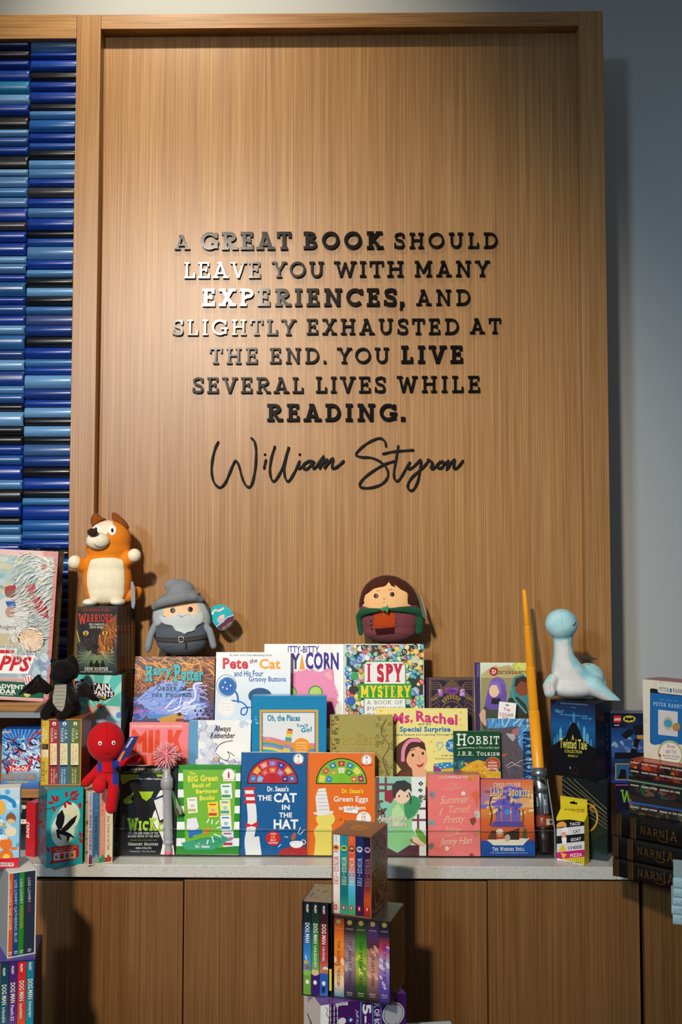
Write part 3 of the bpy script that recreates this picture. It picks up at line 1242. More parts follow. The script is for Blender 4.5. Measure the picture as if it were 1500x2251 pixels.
# handwritten signature: strokes read off the photograph, laid on the panel
SIG = {
    'raised black cursive first word of the signature below the quotation': [
        [(235, 412), (221, 440), (209, 490), (206, 540), (216, 585), (240, 607), (262, 590), (280, 552), (298, 508), (310, 493), (322, 512), (335, 560), (350, 595), (368, 605), (382, 580), (393, 520), (396, 455), (390, 412), (377, 397)],
        [(438, 490), (433, 510), (430, 525)],
        [(476, 433), (462, 478), (455, 530), (460, 567), (472, 580), (488, 563), (510, 520), (528, 465), (536, 433), (524, 475), (516, 530), (521, 567), (533, 580), (548, 563), (567, 528), (583, 492),
         (576, 512), (579, 525), (592, 518), (612, 498), (640, 496), (622, 494), (601, 510), (599, 526), (614, 527), (635, 506), (641, 496), (637, 516), (644, 525), (660, 508), (684, 474), (676, 500), (666, 528), (680, 504), (700, 487), (696, 508), (690, 522),
         (708, 498), (724, 482), (722, 504), (722, 524), (738, 521), (757, 506), (771, 493)]],
    'raised black cursive second word of the signature below the quotation': [
        [(952, 432), (948, 412), (930, 397), (905, 401), (868, 420), (836, 447), (824, 467), (846, 477), (890, 480), (932, 500), (958, 532), (957, 566), (930, 594), (885, 608), (848, 607), (839, 594), (858, 566), (900, 534), (945, 508), (985, 495)],
        [(940, 463), (975, 455), (1020, 450), (1068, 447)],
        [(1004, 430), (996, 480), (986, 540), (989, 572), (1003, 578), (1020, 556), (1040, 520), (1056, 497), (1046, 515), (1050, 528), (1072, 515), (1100, 489), (1099, 520), (1088, 578), (1068, 616), (1050, 616), (1045, 596), (1062, 564), (1100, 530), (1128, 500),
         (1133, 488), (1146, 498), (1152, 503), (1143, 522), (1153, 526), (1172, 508), (1186, 494), (1174, 508), (1173, 522), (1186, 524), (1198, 510), (1194, 495), (1204, 504), (1218, 494), (1212, 526), (1228, 503), (1245, 489), (1242, 508), (1242, 525), (1256, 522), (1270, 506), (1280, 493)]]}
for lab, strokes in SIG.items():
    m_ = MB()
    o0 = atY(600, 1000, LY)
    for si, stq in enumerate(strokes):
        pts = smooth_pts([(360 + a / 1.948, 760 + b / 1.948) for a, b in stq], 5)
        N = len(pts)
        loc = []
        for a, b in pts:
            p = atY(a, b, LY) - o0
            loc.append((p.x, -0.0042 - 0.0001 * si, p.z))
        wd = [0.0062 * (0.82 + 0.34 * abs(sin(3.3 * i / 7.0 + si))) for i in range(N)]
        fl = [(q_[0], q_[2]) for q_ in loc]
        Lf, Rt = strip(fl, 1.0)
        Lf = [(c_[0] + (l_[0] - c_[0]) * w_, c_[1] + (l_[1] - c_[1]) * w_) for c_, l_, w_ in zip(fl, Lf, wd)]
        Rt = [(c_[0] + (l_[0] - c_[0]) * w_, c_[1] + (l_[1] - c_[1]) * w_) for c_, l_, w_ in zip(fl, Rt, wd)]
        for i in range(N - 1):
            yd = -0.0065 - 0.000012 * i - .0004 * si
            f3 = lambda p, yy: (p[0], yy, p[1])
            m_.face([f3(Rt[i], yd), f3(Rt[i + 1], yd), f3(Lf[i + 1], yd), f3(Lf[i], yd)][::-1], (1, 1, 1))
            m_.face([f3(Rt[i], 0), f3(Rt[i + 1], 0), f3(Rt[i + 1], yd), f3(Rt[i], yd)], (1, 1, 1))
            m_.face([f3(Lf[i + 1], 0), f3(Lf[i], 0), f3(Lf[i], yd), f3(Lf[i + 1], yd)], (1, 1, 1))
        for c_, w_ in ((fl[0], wd[0]), (fl[-1], wd[-1])):
            r_ = w_ * .5
            m_.lathe([(.0001, .0066), (r_, .0065), (r_, 0)], '#ffffff', 12, Matrix.Translation((c_[0], 0, c_[1])) @ Matrix.Rotation(pi / 2, 4, 'X'))
    if 'first' in lab:
        for a, b in ((434, 466), (583, 466)):
            p = atY(360 + a / 1.948, 760 + b / 1.948, LY) - o0
            m_.lathe([(0.0001, .007), (.0032, .0065), (.0038, .004), (.0038, 0)], '#ffffff', 12, Matrix.Translation(p) @ Matrix.Rotation(pi / 2, 4, 'X'))
    o = m_.build('cursive_word', SATIN, None, Matrix.Translation(o0))
    tag(o, lab, 'lettering', 'raised cursive signature')

# ------------------------------------------------------------------ clear tiered stand
Z1, Z2, Z3 = COUNTER + 0.0045, COUNTER + 0.128, COUNTER + 0.245
Y0, YA, YB, YC_, YD = 2.668, 2.676, 2.768, 2.858, 2.945
sx0, sx1 = atY(247, 1883, Y0).x, atY(1222, 1890, Y0).x
Mst = Matrix.Translation((sx0, Y0, COUNTER + .0004))
st = thing('display_riser', 'clear acrylic three-tier riser holding the rows of upright books', 'display stand', Mst)
SWD = sx1 - sx0


def acr(name, x0, x1, y0, y1, z0, z1, edge=True):
    m_ = MB()
    m_.box(x0, x1, y0 - Y0, y1 - Y0, z0 - COUNTER - .0004, z1 - COUNTER - .0004, '#ffffff', 0)
    if name == 'front_lip':
        for i_ in (4,):
            m_.m[i_] = 1
    return m_.build(name, [ACRYLIC, ACRYLIC_EDGE], st, Mst)


acr('front_lip', .003, SWD - .003, Y0, Y0 + .003, COUNTER + .0005, COUNTER + 0.073)
acr('shelf', .003, SWD - .003, Y0 + .0032, YB - .004, COUNTER + .0006, COUNTER + .004)
acr('riser_panel', .003, SWD - .003, YB - .0038, YB - .0008, COUNTER + .0006, Z2 - .0045)
acr('shelf', .003, SWD - .003, YB - .0038, YC_ - .004, Z2 - .0043, Z2 - .0006)
acr('riser_panel', .003, SWD - .003, YC_ - .0038, YC_ - .0008, Z2 - .0004, Z3 - .0045)
acr('shelf', .003, SWD - .003, YC_ - .0038, YD - .004, Z3 - .0043, Z3 - .0006)
acr('back_panel', .003, SWD - .003, YD - .0038, YD, COUNTER + .0006, Z3 + 0.12)
for xx, nm in ((0, 'side_panel'), (SWD - .003, 'side_panel')):
    m_ = MB()
    pr = [(0, .0005), (YD - Y0, .0005), (YD - Y0, 0.36), (YD - Y0 - .03, 0.36), (0.0, 0.075)]
    a = [(xx, p[0], p[1]) for p in pr]
    b = [(xx + .003, p[0], p[1]) for p in pr]
    m_.face(a, (1, 1, 1))
    m_.face(b[::-1], (1, 1, 1))
    for i in range(5):
        j = (i + 1) % 5
        m_.face([a[i], b[i], b[j], a[j]], (1, 1, 1), 1)
    m_.build(nm, [ACRYLIC, ACRYLIC_EDGE], st, Mst)

G1, G2, G3 = 'books on the lowest tier', 'books on the middle tier', 'books on the top tier'
LEAN = 0.12


def row(x0, x1, ytop, tier, d, lean=LEAN, yaw=0.0, dy=0.0):
    return onY(x0, x1, ytop, (YA, YB, YC_)[tier] + dy, (Z1, Z2, Z3)[tier], lean, yaw, d)


# ================================================================== lowest tier
def art(b):
    k = b.K()
    k.bg('#0c0b0d')
    k.p([(262, 1702), (305, 1702), (303, 1712), (285, 1718), (269, 1725)], '#93b51f')
    k.p([(344, 1702), (372, 1702), (368, 1706), (346, 1708)], '#93b51f')
    k.l([(266, 1728), (290, 1716), (320, 1712), (350, 1716)], 3, '#1b1a1d', sm=True)
    k.p([(306, 1740), (338, 1740), (332, 1753), (322, 1761), (313, 1755)], '#a3c91f')
    k.p([(272, 1757), (294, 1742), (288, 1757), (294, 1762), (280, 1768), (272, 1765)], '#a3c91f')
    k.p([(352, 1738), (366, 1732), (372, 1760), (360, 1792), (366, 1815), (378, 1830), (384, 1882), (352, 1882), (359, 1850), (350, 1828), (342, 1818), (334, 1800), (338, 1786), (348, 1770), (344, 1752)], '#efe9e2')
    k.t('NEW YORK TIMES BESTSELLER', 287, 1689, 372, 1694, '#e9e7df', 'ital')
    k.t('THE NOVEL THAT INSPIRED THE HIT BROADWAY MUSICAL', 270, 1695, 380, 1699, '#86a626', 'bold')
    k.t('More Than 5 Million Copies in Print', 290, 1710, 372, 1715, '#ecebe6', 'bold')
    k.t('WicKED', 281, 1798, 378, 1827, '#a6cf2a', 'slabbold')
    k.t('THE LIFE AND TIMES OF THE', 281, 1829.5, 348, 1834, '#e8e6e0', 'slab')
    k.t('WICKED WITCH OF THE WEST', 281, 1836, 351, 1840.5, '#e8e6e0', 'slab')
    k.t('VOLUME ONE IN THE WICKED YEARS', 286, 1845.5, 346, 1848.5, '#6d7d2e', 'bold')
    k.t('Gregory Maguire', 282, 1852, 348, 1858.5, '#d9d6ca', 'slab')
    k.t('Author of Out of Oz', 298, 1861.5, 333, 1866, '#dedbd2', 'ital')
    k.t('"Wonderful." -The Free Press', 285, 1870, 342, 1873, '#c9c6bd', 'ital')


book(row(259, 386, 1683, 0, .026), 'black paperback with lime green title standing behind the pink spiky wand', '#111012', False, G1, art=art)


def art(b):
    k = b.K()
    k.bg('#f3f4ef')
    for y in (1681, 1717, 1753, 1788, 1824, 1860):
        k.r(380, y, 530, y + 18.5, '#2c8a2a')
    k.p([(402, 1692), (519, 1692), (513, 1861), (408, 1868)], '#76b72f')
    k.r(380, 1681, 530, 1687, '#2f8f2c')
    k.t('The', 415, 1696, 429, 1703, '#f2e14c')
    k.t('BIG Green', 413, 1705, 479, 1719, '#f4e24a', 'fat', tilt=-2)
    k.t('Book of', 423, 1722, 463, 1732, '#f4e24a', 'fat', tilt=-2)
    k.t('Beginner', 431, 1735, 480, 1748, '#f4e24a', 'fat', tilt=-2)
    k.t('Books', 439, 1749, 472, 1760, '#f4e24a', 'fat', tilt=-2)
    k.e(503, 1703, 14, 14, '#f6f4ee')
    k.ring(503, 1703, 13, 13, .8, '#3c3c3c', 10, 170)
    k.e(503, 1704, 2.2, 8, '#c83a3a')
    k.r(491, 1711, 515, 1717, '#f6f4ee')
    k.t('Beginner Books', 492.5, 1712.5, 513.5, 1716, '#c8342c')
    for x0, y0, x1, y1, c, c2 in ((411, 1752, 435, 1788, '#f0f0f4', '#c8b44a'), (456, 1762, 481, 1797, '#f4d92c', '#c8403a'), (485, 1722, 511, 1757, '#eef0f6', '#3a9a5a'), (483, 1757, 508, 1792, '#f4e9a6', '#3f9ab0'),
                                  (484, 1791, 510, 1827, '#f2f0ea', '#2f86c8'), (488, 1826, 515, 1862, '#dfeef6', '#c8305a')):
        k.p([(x0, y0 + 2), (x1 - 2, y0), (x1, y1 - 2), (x0 + 3, y1)], c)
        k.r(x0 + 3, y1 - 10, x1 - 4, y1 - 4, c2)
        k.r(x0 + 4, y0 + 5, x1 - 6, y0 + 8, c2)
        k.e((x0 + x1) / 2, (y0 + y1) / 2 + 1, 5, 4, mix(c2, '#ffffff', .35))
    k.t('UP', 498, 1840, 513, 1849, '#b0286a', 'fat')
    k.p([(398, 1853), (430, 1846), (490, 1836), (505, 1845), (470, 1868), (408, 1868)], '#3fa27c')
    k.l([(428, 1849), (455, 1842), (485, 1848), (470, 1856)], 1.2, '#1e6a58', sm=True)
    for a in ((455, 1809, 460, 1800), (466, 1812, 467, 1802), (474, 1812, 481, 1804), (476, 1820, 487, 1818), (470, 1833, 487, 1840), (466, 1838, 470, 1852), (458, 1846, 455, 1856)):
        k.l([(a[0], a[1]), (a[2], a[3])], 2.6, '#e8f2f4')
    k.p([(412, 1800), (432, 1797), (438, 1818), (428, 1826), (410, 1823)], '#e9e6f2')
    k.p([(414, 1825), (444, 1824), (444, 1832), (424, 1836), (424, 1842), (416, 1842)], '#2a74c4')
    k.p([(446, 1832), (456, 1818), (462, 1820), (456, 1834)], '#e8862c')
    k.t('By', 436, 1852.5, 440, 1856.5, '#e8efe6', 'bold')
    k.t('Dr. Seuss', 430, 1857, 461, 1863.5, '#f0f3ea', 'fat')


book(row(387, 525.5, 1682, 0, .03), 'green and white striped picture book with small covers printed on it', '#2f8f2c', True, G1, art=art)


def dial(k, cx, cy, rx, ry, rim, cells, ocells):
    """half-round panel of sound buttons"""
    k.e(cx, cy, rx + 2.2, ry + 2.2, '#17181c', a0=0, a1=180)
    k.r(cx - rx - 2.2, cy - .5, cx + rx + 2.2, cy + 2, '#17181c')
    k.e(cx, cy, rx, ry, rim, a0=0, a1=180)
    for n, r0, r1, cols in ((7, .70, .92, cells), (5, .42, .64, ocells)):
        for i in range(n):
            a0 = 180 * (i + .13) / n
            a1 = 180 * (i + .87) / n
            pts = [(cx - rx * r1 * cos(math.radians(a0 + (a1 - a0) * q / 4)), cy - ry * r1 * sin(math.radians(a0 + (a1 - a0) * q / 4))) for q in range(5)]
            pts += [(cx - rx * r0 * cos(math.radians(a1 - (a1 - a0) * q / 4)), cy - ry * r0 * sin(math.radians(a1 - (a1 - a0) * q / 4))) for q in range(5)]
            k.p(pts, cols[i % len(cols)])
            am = math.radians((a0 + a1) / 2)
            rm = (r0 + r1) / 2
            k.e(cx - rx * rm * cos(am), cy - ry * rm * sin(am), 2.6, 2.2, mix(cols[(i + 3) % len(cols)], '#ffffff', .4), n=9)
    for i in range(-3, 4):
        for j in range(6):
            if i * i + (j - 2.5) ** 2 < 11:
                k.e(cx + i * 2.6, cy - 4 - j * 2.9, .5, .5, mix(rim, '#000000', .45), n=6)


def roundel(k, cx, cy):
    k.e(cx, cy, 11.5, 11.5, '#f4f2ee')
    k.ring(cx, cy, 10, 10, 1.0, '#4a4a4a', -20, 200)
    k.e(cx, cy - 5, 2, 2, '#c8342c')
    k.p([(cx - 3, cy + 9), (cx, cy - 2), (cx + 3, cy + 9)], '#d8cfc4')
    k.t('SOUND BOOKS', cx - 13, cy + 9.5, cx + 13, cy + 13, '#d8322a', 'fat')


def art(b):
    k = b.K()
    k.bg('#0c5a94')
    k.r(520, 1640, 532, 1890, '#0a4f84')
    dial(k, 599.5, 1721, 54, 53, '#c3202e', ['#2f86c4', '#e8b42c', '#e88f8f', '#8a78c0', '#24389a', '#d8b84a', '#2f78c4'], ['#6fb4e0', '#d8583a', '#e87a2c', '#9a78c0', '#2a3a8a'])
    roundel(k, 656.5, 1668)
    k.t("Dr. Seuss's", 588, 1728, 635, 1740, '#eef1f2', 'fat')
    k.t('THE', 567, 1748, 597.5, 1760, '#f1f2f0', 'fat')
    k.t('CAT', 602, 1743, 653, 1764, '#f1f2f0', 'fat')
    k.t('IN', 620, 1769, 637.5, 1780, '#f1f2f0', 'fat')
    k.t('THE', 614, 1786, 642.5, 1797, '#f1f2f0', 'fat')
    k.t('HAT', 602, 1801, 656, 1822, '#f1f2f0', 'fat')
    # plain white column with red bands in place of the picture
    k.l([(551, 1882), (548, 1850), (552, 1825), (555, 1800), (553, 1770)], 20, '#e9e8e6', sm=True)
    k.p([(540, 1882), (544, 1842), (570, 1838), (576, 1882)], '#e9e8e6')
    k.l([(553, 1772), (550, 1750), (547, 1732)], 19, '#e9e8e6', sm=True)
    for y in (1730, 1745, 1759):
        k.r(536.5, y, 562, y + 7, '#cf2230')
    k.p([(540, 1808), (553, 1813), (568, 1805), (567, 1819), (553, 1816), (541, 1819)], '#cf2230')
    k.e(601, 1843, 16, 16, '#d81e2c')
    k.t('WITH', 595, 1831, 607, 1835, '#f6f0e6')
    k.t('12', 597, 1837, 605, 1842.5, '#f4d84a', 'fat')
    k.t('SILLY', 594.5, 1844.5, 607.5, 1848.5, '#f6f0e6')
    k.t('SOUNDS!', 591, 1850.5, 611, 1854.5, '#f6f0e6')
    k.p([(611, 1882), (616, 1868), (650, 1858), (676, 1862), (676, 1885), (611, 1885)], '#b02a2a')
    k.e(652, 1853, 15, 11, '#f2f0ee', a0=180, a1=360)
    k.e(652, 1853, 15, 5, '#f2f0ee')
    k.ring(667, 1851, 5, 5, 1.6, '#f2f0ee')
    k.e(646, 1839, 5, 9, '#b8604a', rot=20)
    for a in ((655, 1833, 661, 1818), (659, 1835, 670, 1824), (634, 1840, 626, 1839), (618, 1856, 612, 1862)):
        k.l([(a[0], a[1]), (a[2], a[3])], 1.6, '#f0f2f2')


bk1 = book(row(526.5, 674, 1654, 0, .028), 'dark blue board book with a red half-round panel of sound buttons', '#0c5a94', True, G1, page='#f4efe6', name='board_book', art=art, rnd=True, over=.0)


def art(b):
    k = b.K()
    k.bg('#e86f1c')
    k.r(670, 1640, 681, 1890, '#d9641a')
    dial(k, 751, 1721.5, 54, 53, '#7cc02c', ['#e8d83a', '#d8582c', '#2f86a4', '#c8342c', '#2f86b4', '#e8e05a', '#a8305a'], ['#3a86c4', '#b0a83a', '#e8e0b4', '#3f8f3a', '#d8702c'])
    roundel(k, 806.5, 1670)
    k.t("Dr. Seuss's", 752, 1733, 799, 1744, '#f2d62c', 'fat')
    k.t('Green Eggs', 734, 1750, 810, 1766, '#f4f1ea', 'bold')
    k.t('and Ham', 745, 1771, 804, 1780, '#f4f1ea', 'bold')
    # plain yellow shape with a pale top in place of the picture
    k.p([(690, 1882), (694, 1846), (690, 1826), (700, 1812), (718, 1808), (730, 1816), (734, 1882)], '#ead765')
    k.e(716, 1800, 21, 17, '#ead765')
    k.p([(697, 1788), (694, 1752), (700, 1734), (716, 1732), (721, 1756), (726, 1786)], '#e9e7e2')
    for i in range(6):
        k.l([(696 + i, 1740 + i * 8), (719 + i * .8, 1739 + i * 8)], .8, '#8a8884')
    k.l([(690, 1787), (710, 1790), (733, 1784)], 5, '#e9e7e2', sm=True)
    k.e(800, 1800, 16, 16, '#f6f4ee')
    k.t('WITH', 794, 1787, 806, 1791, '#4a9a3a')
    k.t('12', 796, 1793, 804, 1798.5, '#d8322a', 'fat')
    k.t('SILLY', 793.5, 1801, 806.5, 1805, '#4a9a3a')
    k.t('SOUNDS!', 790, 1807, 810, 1811, '#4a9a3a')
    for a in ((747, 1803, 751, 1799), (757, 1806, 762, 1802)):
        k.l([(a[0], a[1]), (a[2], a[3])], 1.2, '#3a2a18')


bk2 = book(row(675, 825, 1655, 0, .028), 'orange board book with a green half-round panel of sound buttons', '#e86f1c', True, G1, page='#f4efe6', name='board_book', art=art, rnd=True, over=.0)
# price sticker
q = MB()
mm = bk2.matrix_world
a_ = [local_at(mm, *p) for p in ((757.5, 1772), (788, 1775), (787, 1788), (756.5, 1785))]
q.face([(p.x, -0.0032, p.z) for p in a_][::-1], lin('#f6f4f0'))
q.face([(p.x, -0.0029, p.z) for p in a_], lin('#f6f4f0'))
for i in range(4):
    p, r_ = a_[i], a_[(i + 1) % 4]
    q.face([(p.x, -0.0032, p.z), (r_.x, -0.0032, r_.z), (r_.x, -0.0029, r_.z), (p.x, -0.0029, p.z)], lin('#f6f4f0'))
kk = Canvas(q, mm, 'front', .2, .4, -0.0032)
for yy, w_ in ((1775.5, 22), (1778, 24), (1780.5, 14)):
    kk.r(761, yy, 761 + w_, yy + 1.1, '#777470')
so = q.build('price_sticker', MATTE, bk2, mm)
so['label'] = 'small white price sticker'


def art(b):
    k = b.K()
    k.bg('#e9ece6')
    k.r(820, 1700, 905, 1890, '#8cc9b0')
    for a in ((826, 1707, 834, 1885), (846, 1707, 851, 1745)):
        k.r(a[0], a[1], a[2], a[3], '#7a4a4c')
    k.r(826, 1735, 852, 1741, '#7a4a4c')
    k.r(826, 1722, 900, 1727, '#7a4a4c')
    for y in (1775, 1800):
        k.r(905, y, 940, y + 5, '#7a4a4c')
    k.r(917, 1790, 922, 1830, '#7a4a4c')
    k.blobs(828, 1760, 848, 1812, 26, 3, 6, ['#6f6a4a', '#5a5240', '#8a5a4a', '#4a5a48'], .5, seed=3)
    k.blobs(922, 1735, 938, 1762, 14, 3, 5, ['#5a6a60', '#7a8a80'], .5, seed=5)
    k.p([(846, 1740), (862, 1735), (868, 1752), (860, 1766), (846, 1760)], '#9c2f3c')
    # a seated figure in a pale green robe, kept plain
    k.p([(866, 1762), (886, 1764), (900, 1760), (908, 1750), (921, 1753), (926, 1768), (918, 1788), (906, 1802), (906, 1822), (918, 1840), (906, 1852), (872, 1874), (853, 1854), (855, 1838), (862, 1820), (854, 1800), (858, 1778)], '#8ecb86')
    k.p([(888, 1768), (908, 1748), (921, 1754), (926, 1770), (912, 1792), (898, 1802), (890, 1790)], '#3f9560')
    k.p([(862, 1780), (876, 1766), (890, 1790), (880, 1812), (862, 1818)], '#b9e0a0')
    k.p([(850, 1862), (874, 1875), (900, 1858), (922, 1858), (922, 1882), (846, 1882)], '#5a3440')
    k.e(884, 1746, 19, 21, '#f2cdae')
    k.p([(864, 1752), (862, 1728), (872, 1717), (890, 1715), (904, 1724), (906, 1740), (898, 1734), (890, 1741), (880, 1735), (872, 1744), (869, 1756)], '#3c3a3a')
    k.l([(899, 1742), (904, 1756), (902, 1768)], 3, '#3c3a3a', sm=True)
    k.e(878, 1750, 2.0, 2.4, '#4a3a44')
    k.e(896, 1750, 2.0, 2.4, '#4a3a44')
    k.e(927, 1838, 8, 20, '#6fa33a', rot=-35)
    k.e(915, 1852, 14, 5, '#8a6a34', rot=25)
    k.p([(906, 1836), (918, 1842), (936, 1856), (930, 1862), (908, 1850)], '#f2cdae')
    k.p([(925.5, 1717), (931, 1722.5), (925.5, 1728), (920, 1722.5)], '#15151a')
    k.t('1', 924.5, 1720, 926.5, 1725, '#f0f0f0', 'bold')
    k.t('The', 831, 1782, 845, 1789.5, '#3a1c20', 'fat')
    k.t('Apothecary', 830, 1792, 895.5, 1808, '#4a2428', 'fat')
    k.t('Apothecary', 830.6, 1792.6, 894.8, 1807.2, '#f0d9cc', 'bold')
    k.t('Diaries', 850, 1804, 895.5, 1818, '#4a2428', 'fat')
    k.t('Diaries', 850.6, 1804.4, 894.8, 1817.2, '#f0d9cc', 'bold')


book(row(826, 937.5, 1708, 0, .018), 'pale green illustrated paperback with a robed figure beside the coral box', '#cfe3d8', False, G1, art=art)


def shell(k, cx, cy, r, c, rot):
    k.e(cx, cy, r, r * .75, c, rot)
    for i in range(-2, 3):
        a = math.radians(rot + 90 + i * 22)
        k.l([(cx, cy), (cx + r * .8 * cos(a), cy + r * .7 * sin(a))], .7, mix(c, '#000000', .35))


def art(b):
    k = b.K()
    k.bg('#ee7f7a')
    for cx, cy, r, c, ro in ((951, 1747, 9, '#9a8f94', 80), (949, 1808, 9, '#93a2a2', 10), (1050, 1790, 9, '#cfc9bd', 70), (1049, 1833, 10, '#d98a66', 60), (948, 1860, 8, '#8a7a6c', 120), (1036, 1710, 11, '#e58f52', 20), (1037, 1879, 5, '#a84a3a', 0)):
        shell(k, cx, cy, r, c, ro)
    k.p([(1035, 1745), (1046, 1738), (1056, 1744), (1053, 1756), (1048, 1775), (1044, 1755)], '#e56f45')
    k.p([(1033, 1800), (1045, 1796), (1047, 1806), (1040, 1815), (1035, 1809)], '#8a4a40')
    for cx, cy in ((1019, 1744), (983, 1865)):
        for i in range(5):
            k.e(cx + 3 * cos(i * 1.256), cy + 3 * sin(i * 1.256), 2, 2, '#f6efe8', n=8)
        k.e(cx, cy, 1.4, 1.4, '#e8b43a', n=8)
    k.t('COMPLETE', 966, 1706, 1030, 1711, '#f9ded6', 'ital')
    k.t('The', 986, 1720, 1006, 1728, '#f3b2a4', 'script')
    k.t('Complete', 975, 1731, 1018, 1740, '#f3b2a4', 'script', tilt=-3)
    k.t('Summer', 968, 1750, 1032, 1768, '#efc9a2', 'script', tilt=-3)
    k.t('I', 966, 1777, 974, 1793, '#efc9a2', 'script')
    k.t('Turned', 988, 1772, 1034, 1788, '#efc9a2', 'script', tilt=-3)
    k.t('Pretty', 976, 1794, 1024, 1815, '#efc9a2', 'script', tilt=-3)
    k.t('Trilogy', 980, 1819, 1015, 1834, '#efc9a2', 'script', tilt=-2)
    k.l([(978, 1838), (1000, 1834), (1026, 1832)], 1.2, '#efc9a2')
    k.t('Jenny Han', 966, 1842, 1038, 1862, '#efdcb8', 'script', tilt=-3)


b_ = row(942, 1057, 1703, 0, .06, lean=0.06)
rt = carton(b_, 'coral pink boxed book set with seashells, wrapped in clear film', '#ee7f7a', 'book box', 'boxed_set', G1, art=art, top='#e9a58f')
fm = MB()
fm.box(-.001, b_.w + .001, -.0022, b_.d + .001, 0.0, b_.h + .0016, '#ffffff')
fm.build('shrink_wrap', FILM, rt, b_.M)['label'] = 'clear shrink film'


def art(b):
    k = b.K()
    k.bgg('#b0452c', '#7a5ab4', '#e08a3a', '#c9583a', '#1f4fa0', '#15509e')
    k.g(1057, 1711, 1180, 1775, '#d8642c', '#e06a30', '#f2c26a', '#8a78b8')
    k.blobs(1060, 1745, 1176, 1790, 26, 6, 13, ['#f2c884', '#e9a45c', '#7a6cb4', '#b89ac0', '#f0d49a'], .35, seed=4, rot=-12)
    k.blobs(1085, 1728, 1150, 1772, 12, 8, 14, ['#5a5ac0', '#4a6ad0', '#6f58b8'], .5, seed=6, rot=-15)
    k.g(1057, 1800, 1180, 1848, '#d8642c', '#e2722e', '#a83a24', '#c2502a')
    # castle
    for x, w_, y0 in ((1108, 8, 1768), (1117, 10, 1758), (1129, 8, 1772), (1136, 6, 1780), (1098, 6, 1782), (1092, 4, 1790), (1142, 5, 1786)):
        k.r(x - w_ / 2, y0, x + w_ / 2, 1812, '#6a5fb0')
        k.p([(x - w_ / 2 - 1, y0), (x, y0 - w_ * 1.7), (x + w_ / 2 + 1, y0)], '#4b4a9c')
    k.p([(1085, 1806), (1148, 1806), (1155, 1818), (1080, 1818)], '#584a94')
    k.e(1116, 1785, 6, 6, '#4f8fd8')
    k.l([(1080, 1752), (1077, 1770), (1082, 1790), (1078, 1815)], 3, '#2f3a28', sm=True)
    k.l([(1150, 1780), (1151, 1800), (1148, 1818)], 3.4, '#7a4a24')
    # book boat
    k.p([(1070, 1846), (1165, 1842), (1150, 1858), (1120, 1862), (1088, 1860)], '#e9dfc2')
    k.p([(1072, 1844), (1080, 1826), (1090, 1824), (1092, 1846)], '#6a3a24')
    k.p([(1108, 1832), (1142, 1820), (1142, 1846), (1112, 1846)], '#3c2a20')
    k.e(1099, 1832, 7, 8, '#c88a5c')
    k.e(1099, 1827, 8, 5, '#e9e2d0')
    k.e(1116, 1842, 6, 8, '#bfb29a')
    k.p([(1148, 1842), (1152, 1820), (1158, 1822), (1160, 1844)], '#4a5a2c')
    k.g(1057, 1858, 1180, 1884, '#1c4f9e', '#1a5aac', '#123a80', '#123f88')
    k.t('CHRIS COLFER', 1085, 1721, 1145, 1729, '#e8dfcb', 'slab')
    k.t('THE', 1066, 1738, 1077, 1743, '#2a1a10', 'slab')
    k.t('LAND', 1078, 1732.4, 1107, 1752, '#3a2410', 'slab', tilt=-2)
    k.t('LAND', 1077.8, 1732, 1106.2, 1750.5, '#eed9a2', 'slab', tilt=-2)
    k.t('OF', 1108, 1737, 1116, 1742, '#eed9a2', 'slab')
    k.t('Stories', 1118, 1732.4, 1167, 1751, '#3a2410', 'slab', tilt=2)
    k.t('Stories', 1117.8, 1732, 1166, 1749.5, '#eed9a2', 'slab', tilt=2)
    k.t('The Wishing Spell', 1083, 1862, 1153, 1870, '#f0ead8', 'slab')
    k.t('10TH ANNIVERSARY ILLUSTRATED EDITION', 1078, 1873, 1160, 1876, '#9fb4d8', 'slab')


book(row(1058.5, 1177, 1713, 0, .03), 'orange and blue hardcover with a purple castle next to the toy sword hilt', '#6a3f9a', True, G1, art=art)


# ================================================================== middle tier
def art(b):
    k = b.K()
    k.bg('#f08284')
    k.r(270, 1580, 285, 1800, '#ea7678')
    k.t("10TH ANNIVERSARY COLLECTOR'S EDITION", 290, 1594, 401, 1599, '#f6c9bd', 'fat')
    # hand-cut letters M I L K over A N D
    def cut(*polys):
        for pl in polys:
            k.p(pl, '#e8471c')
    cut([(289, 1655), (290, 1604), (297, 1604), (309, 1620), (322, 1604), (324, 1654), (313, 1654), (313, 1630), (307, 1636), (301, 1632), (300, 1655)])
    cut([(327, 1605), (337, 1604), (337, 1655), (326, 1655)])
    cut([(341, 1605), (352, 1604), (351, 1640), (362, 1652), (350, 1656), (341, 1654)])
    cut([(369, 1604), (380, 1604), (380, 1622), (389, 1604), (401, 1605), (391, 1625), (401, 1654), (388, 1654), (380, 1632), (379, 1655), (368, 1655)])
    cut([(305, 1700), (310, 1660), (322, 1660), (327, 1700), (318, 1700), (316, 1684), (313, 1700)])
    cut([(332, 1700), (333, 1660), (342, 1660), (350, 1678), (351, 1660), (359, 1660), (358, 1700), (350, 1700), (342, 1684), (340, 1700)])
    cut([(372, 1700), (373, 1660), (386, 1661), (398, 1672), (398, 1700)])


book(row(279, 411, 1588, 1, .022), 'pink hardcover with large cut-out orange letters behind the spiky wand head', '#f08284', True, G2, art=art)


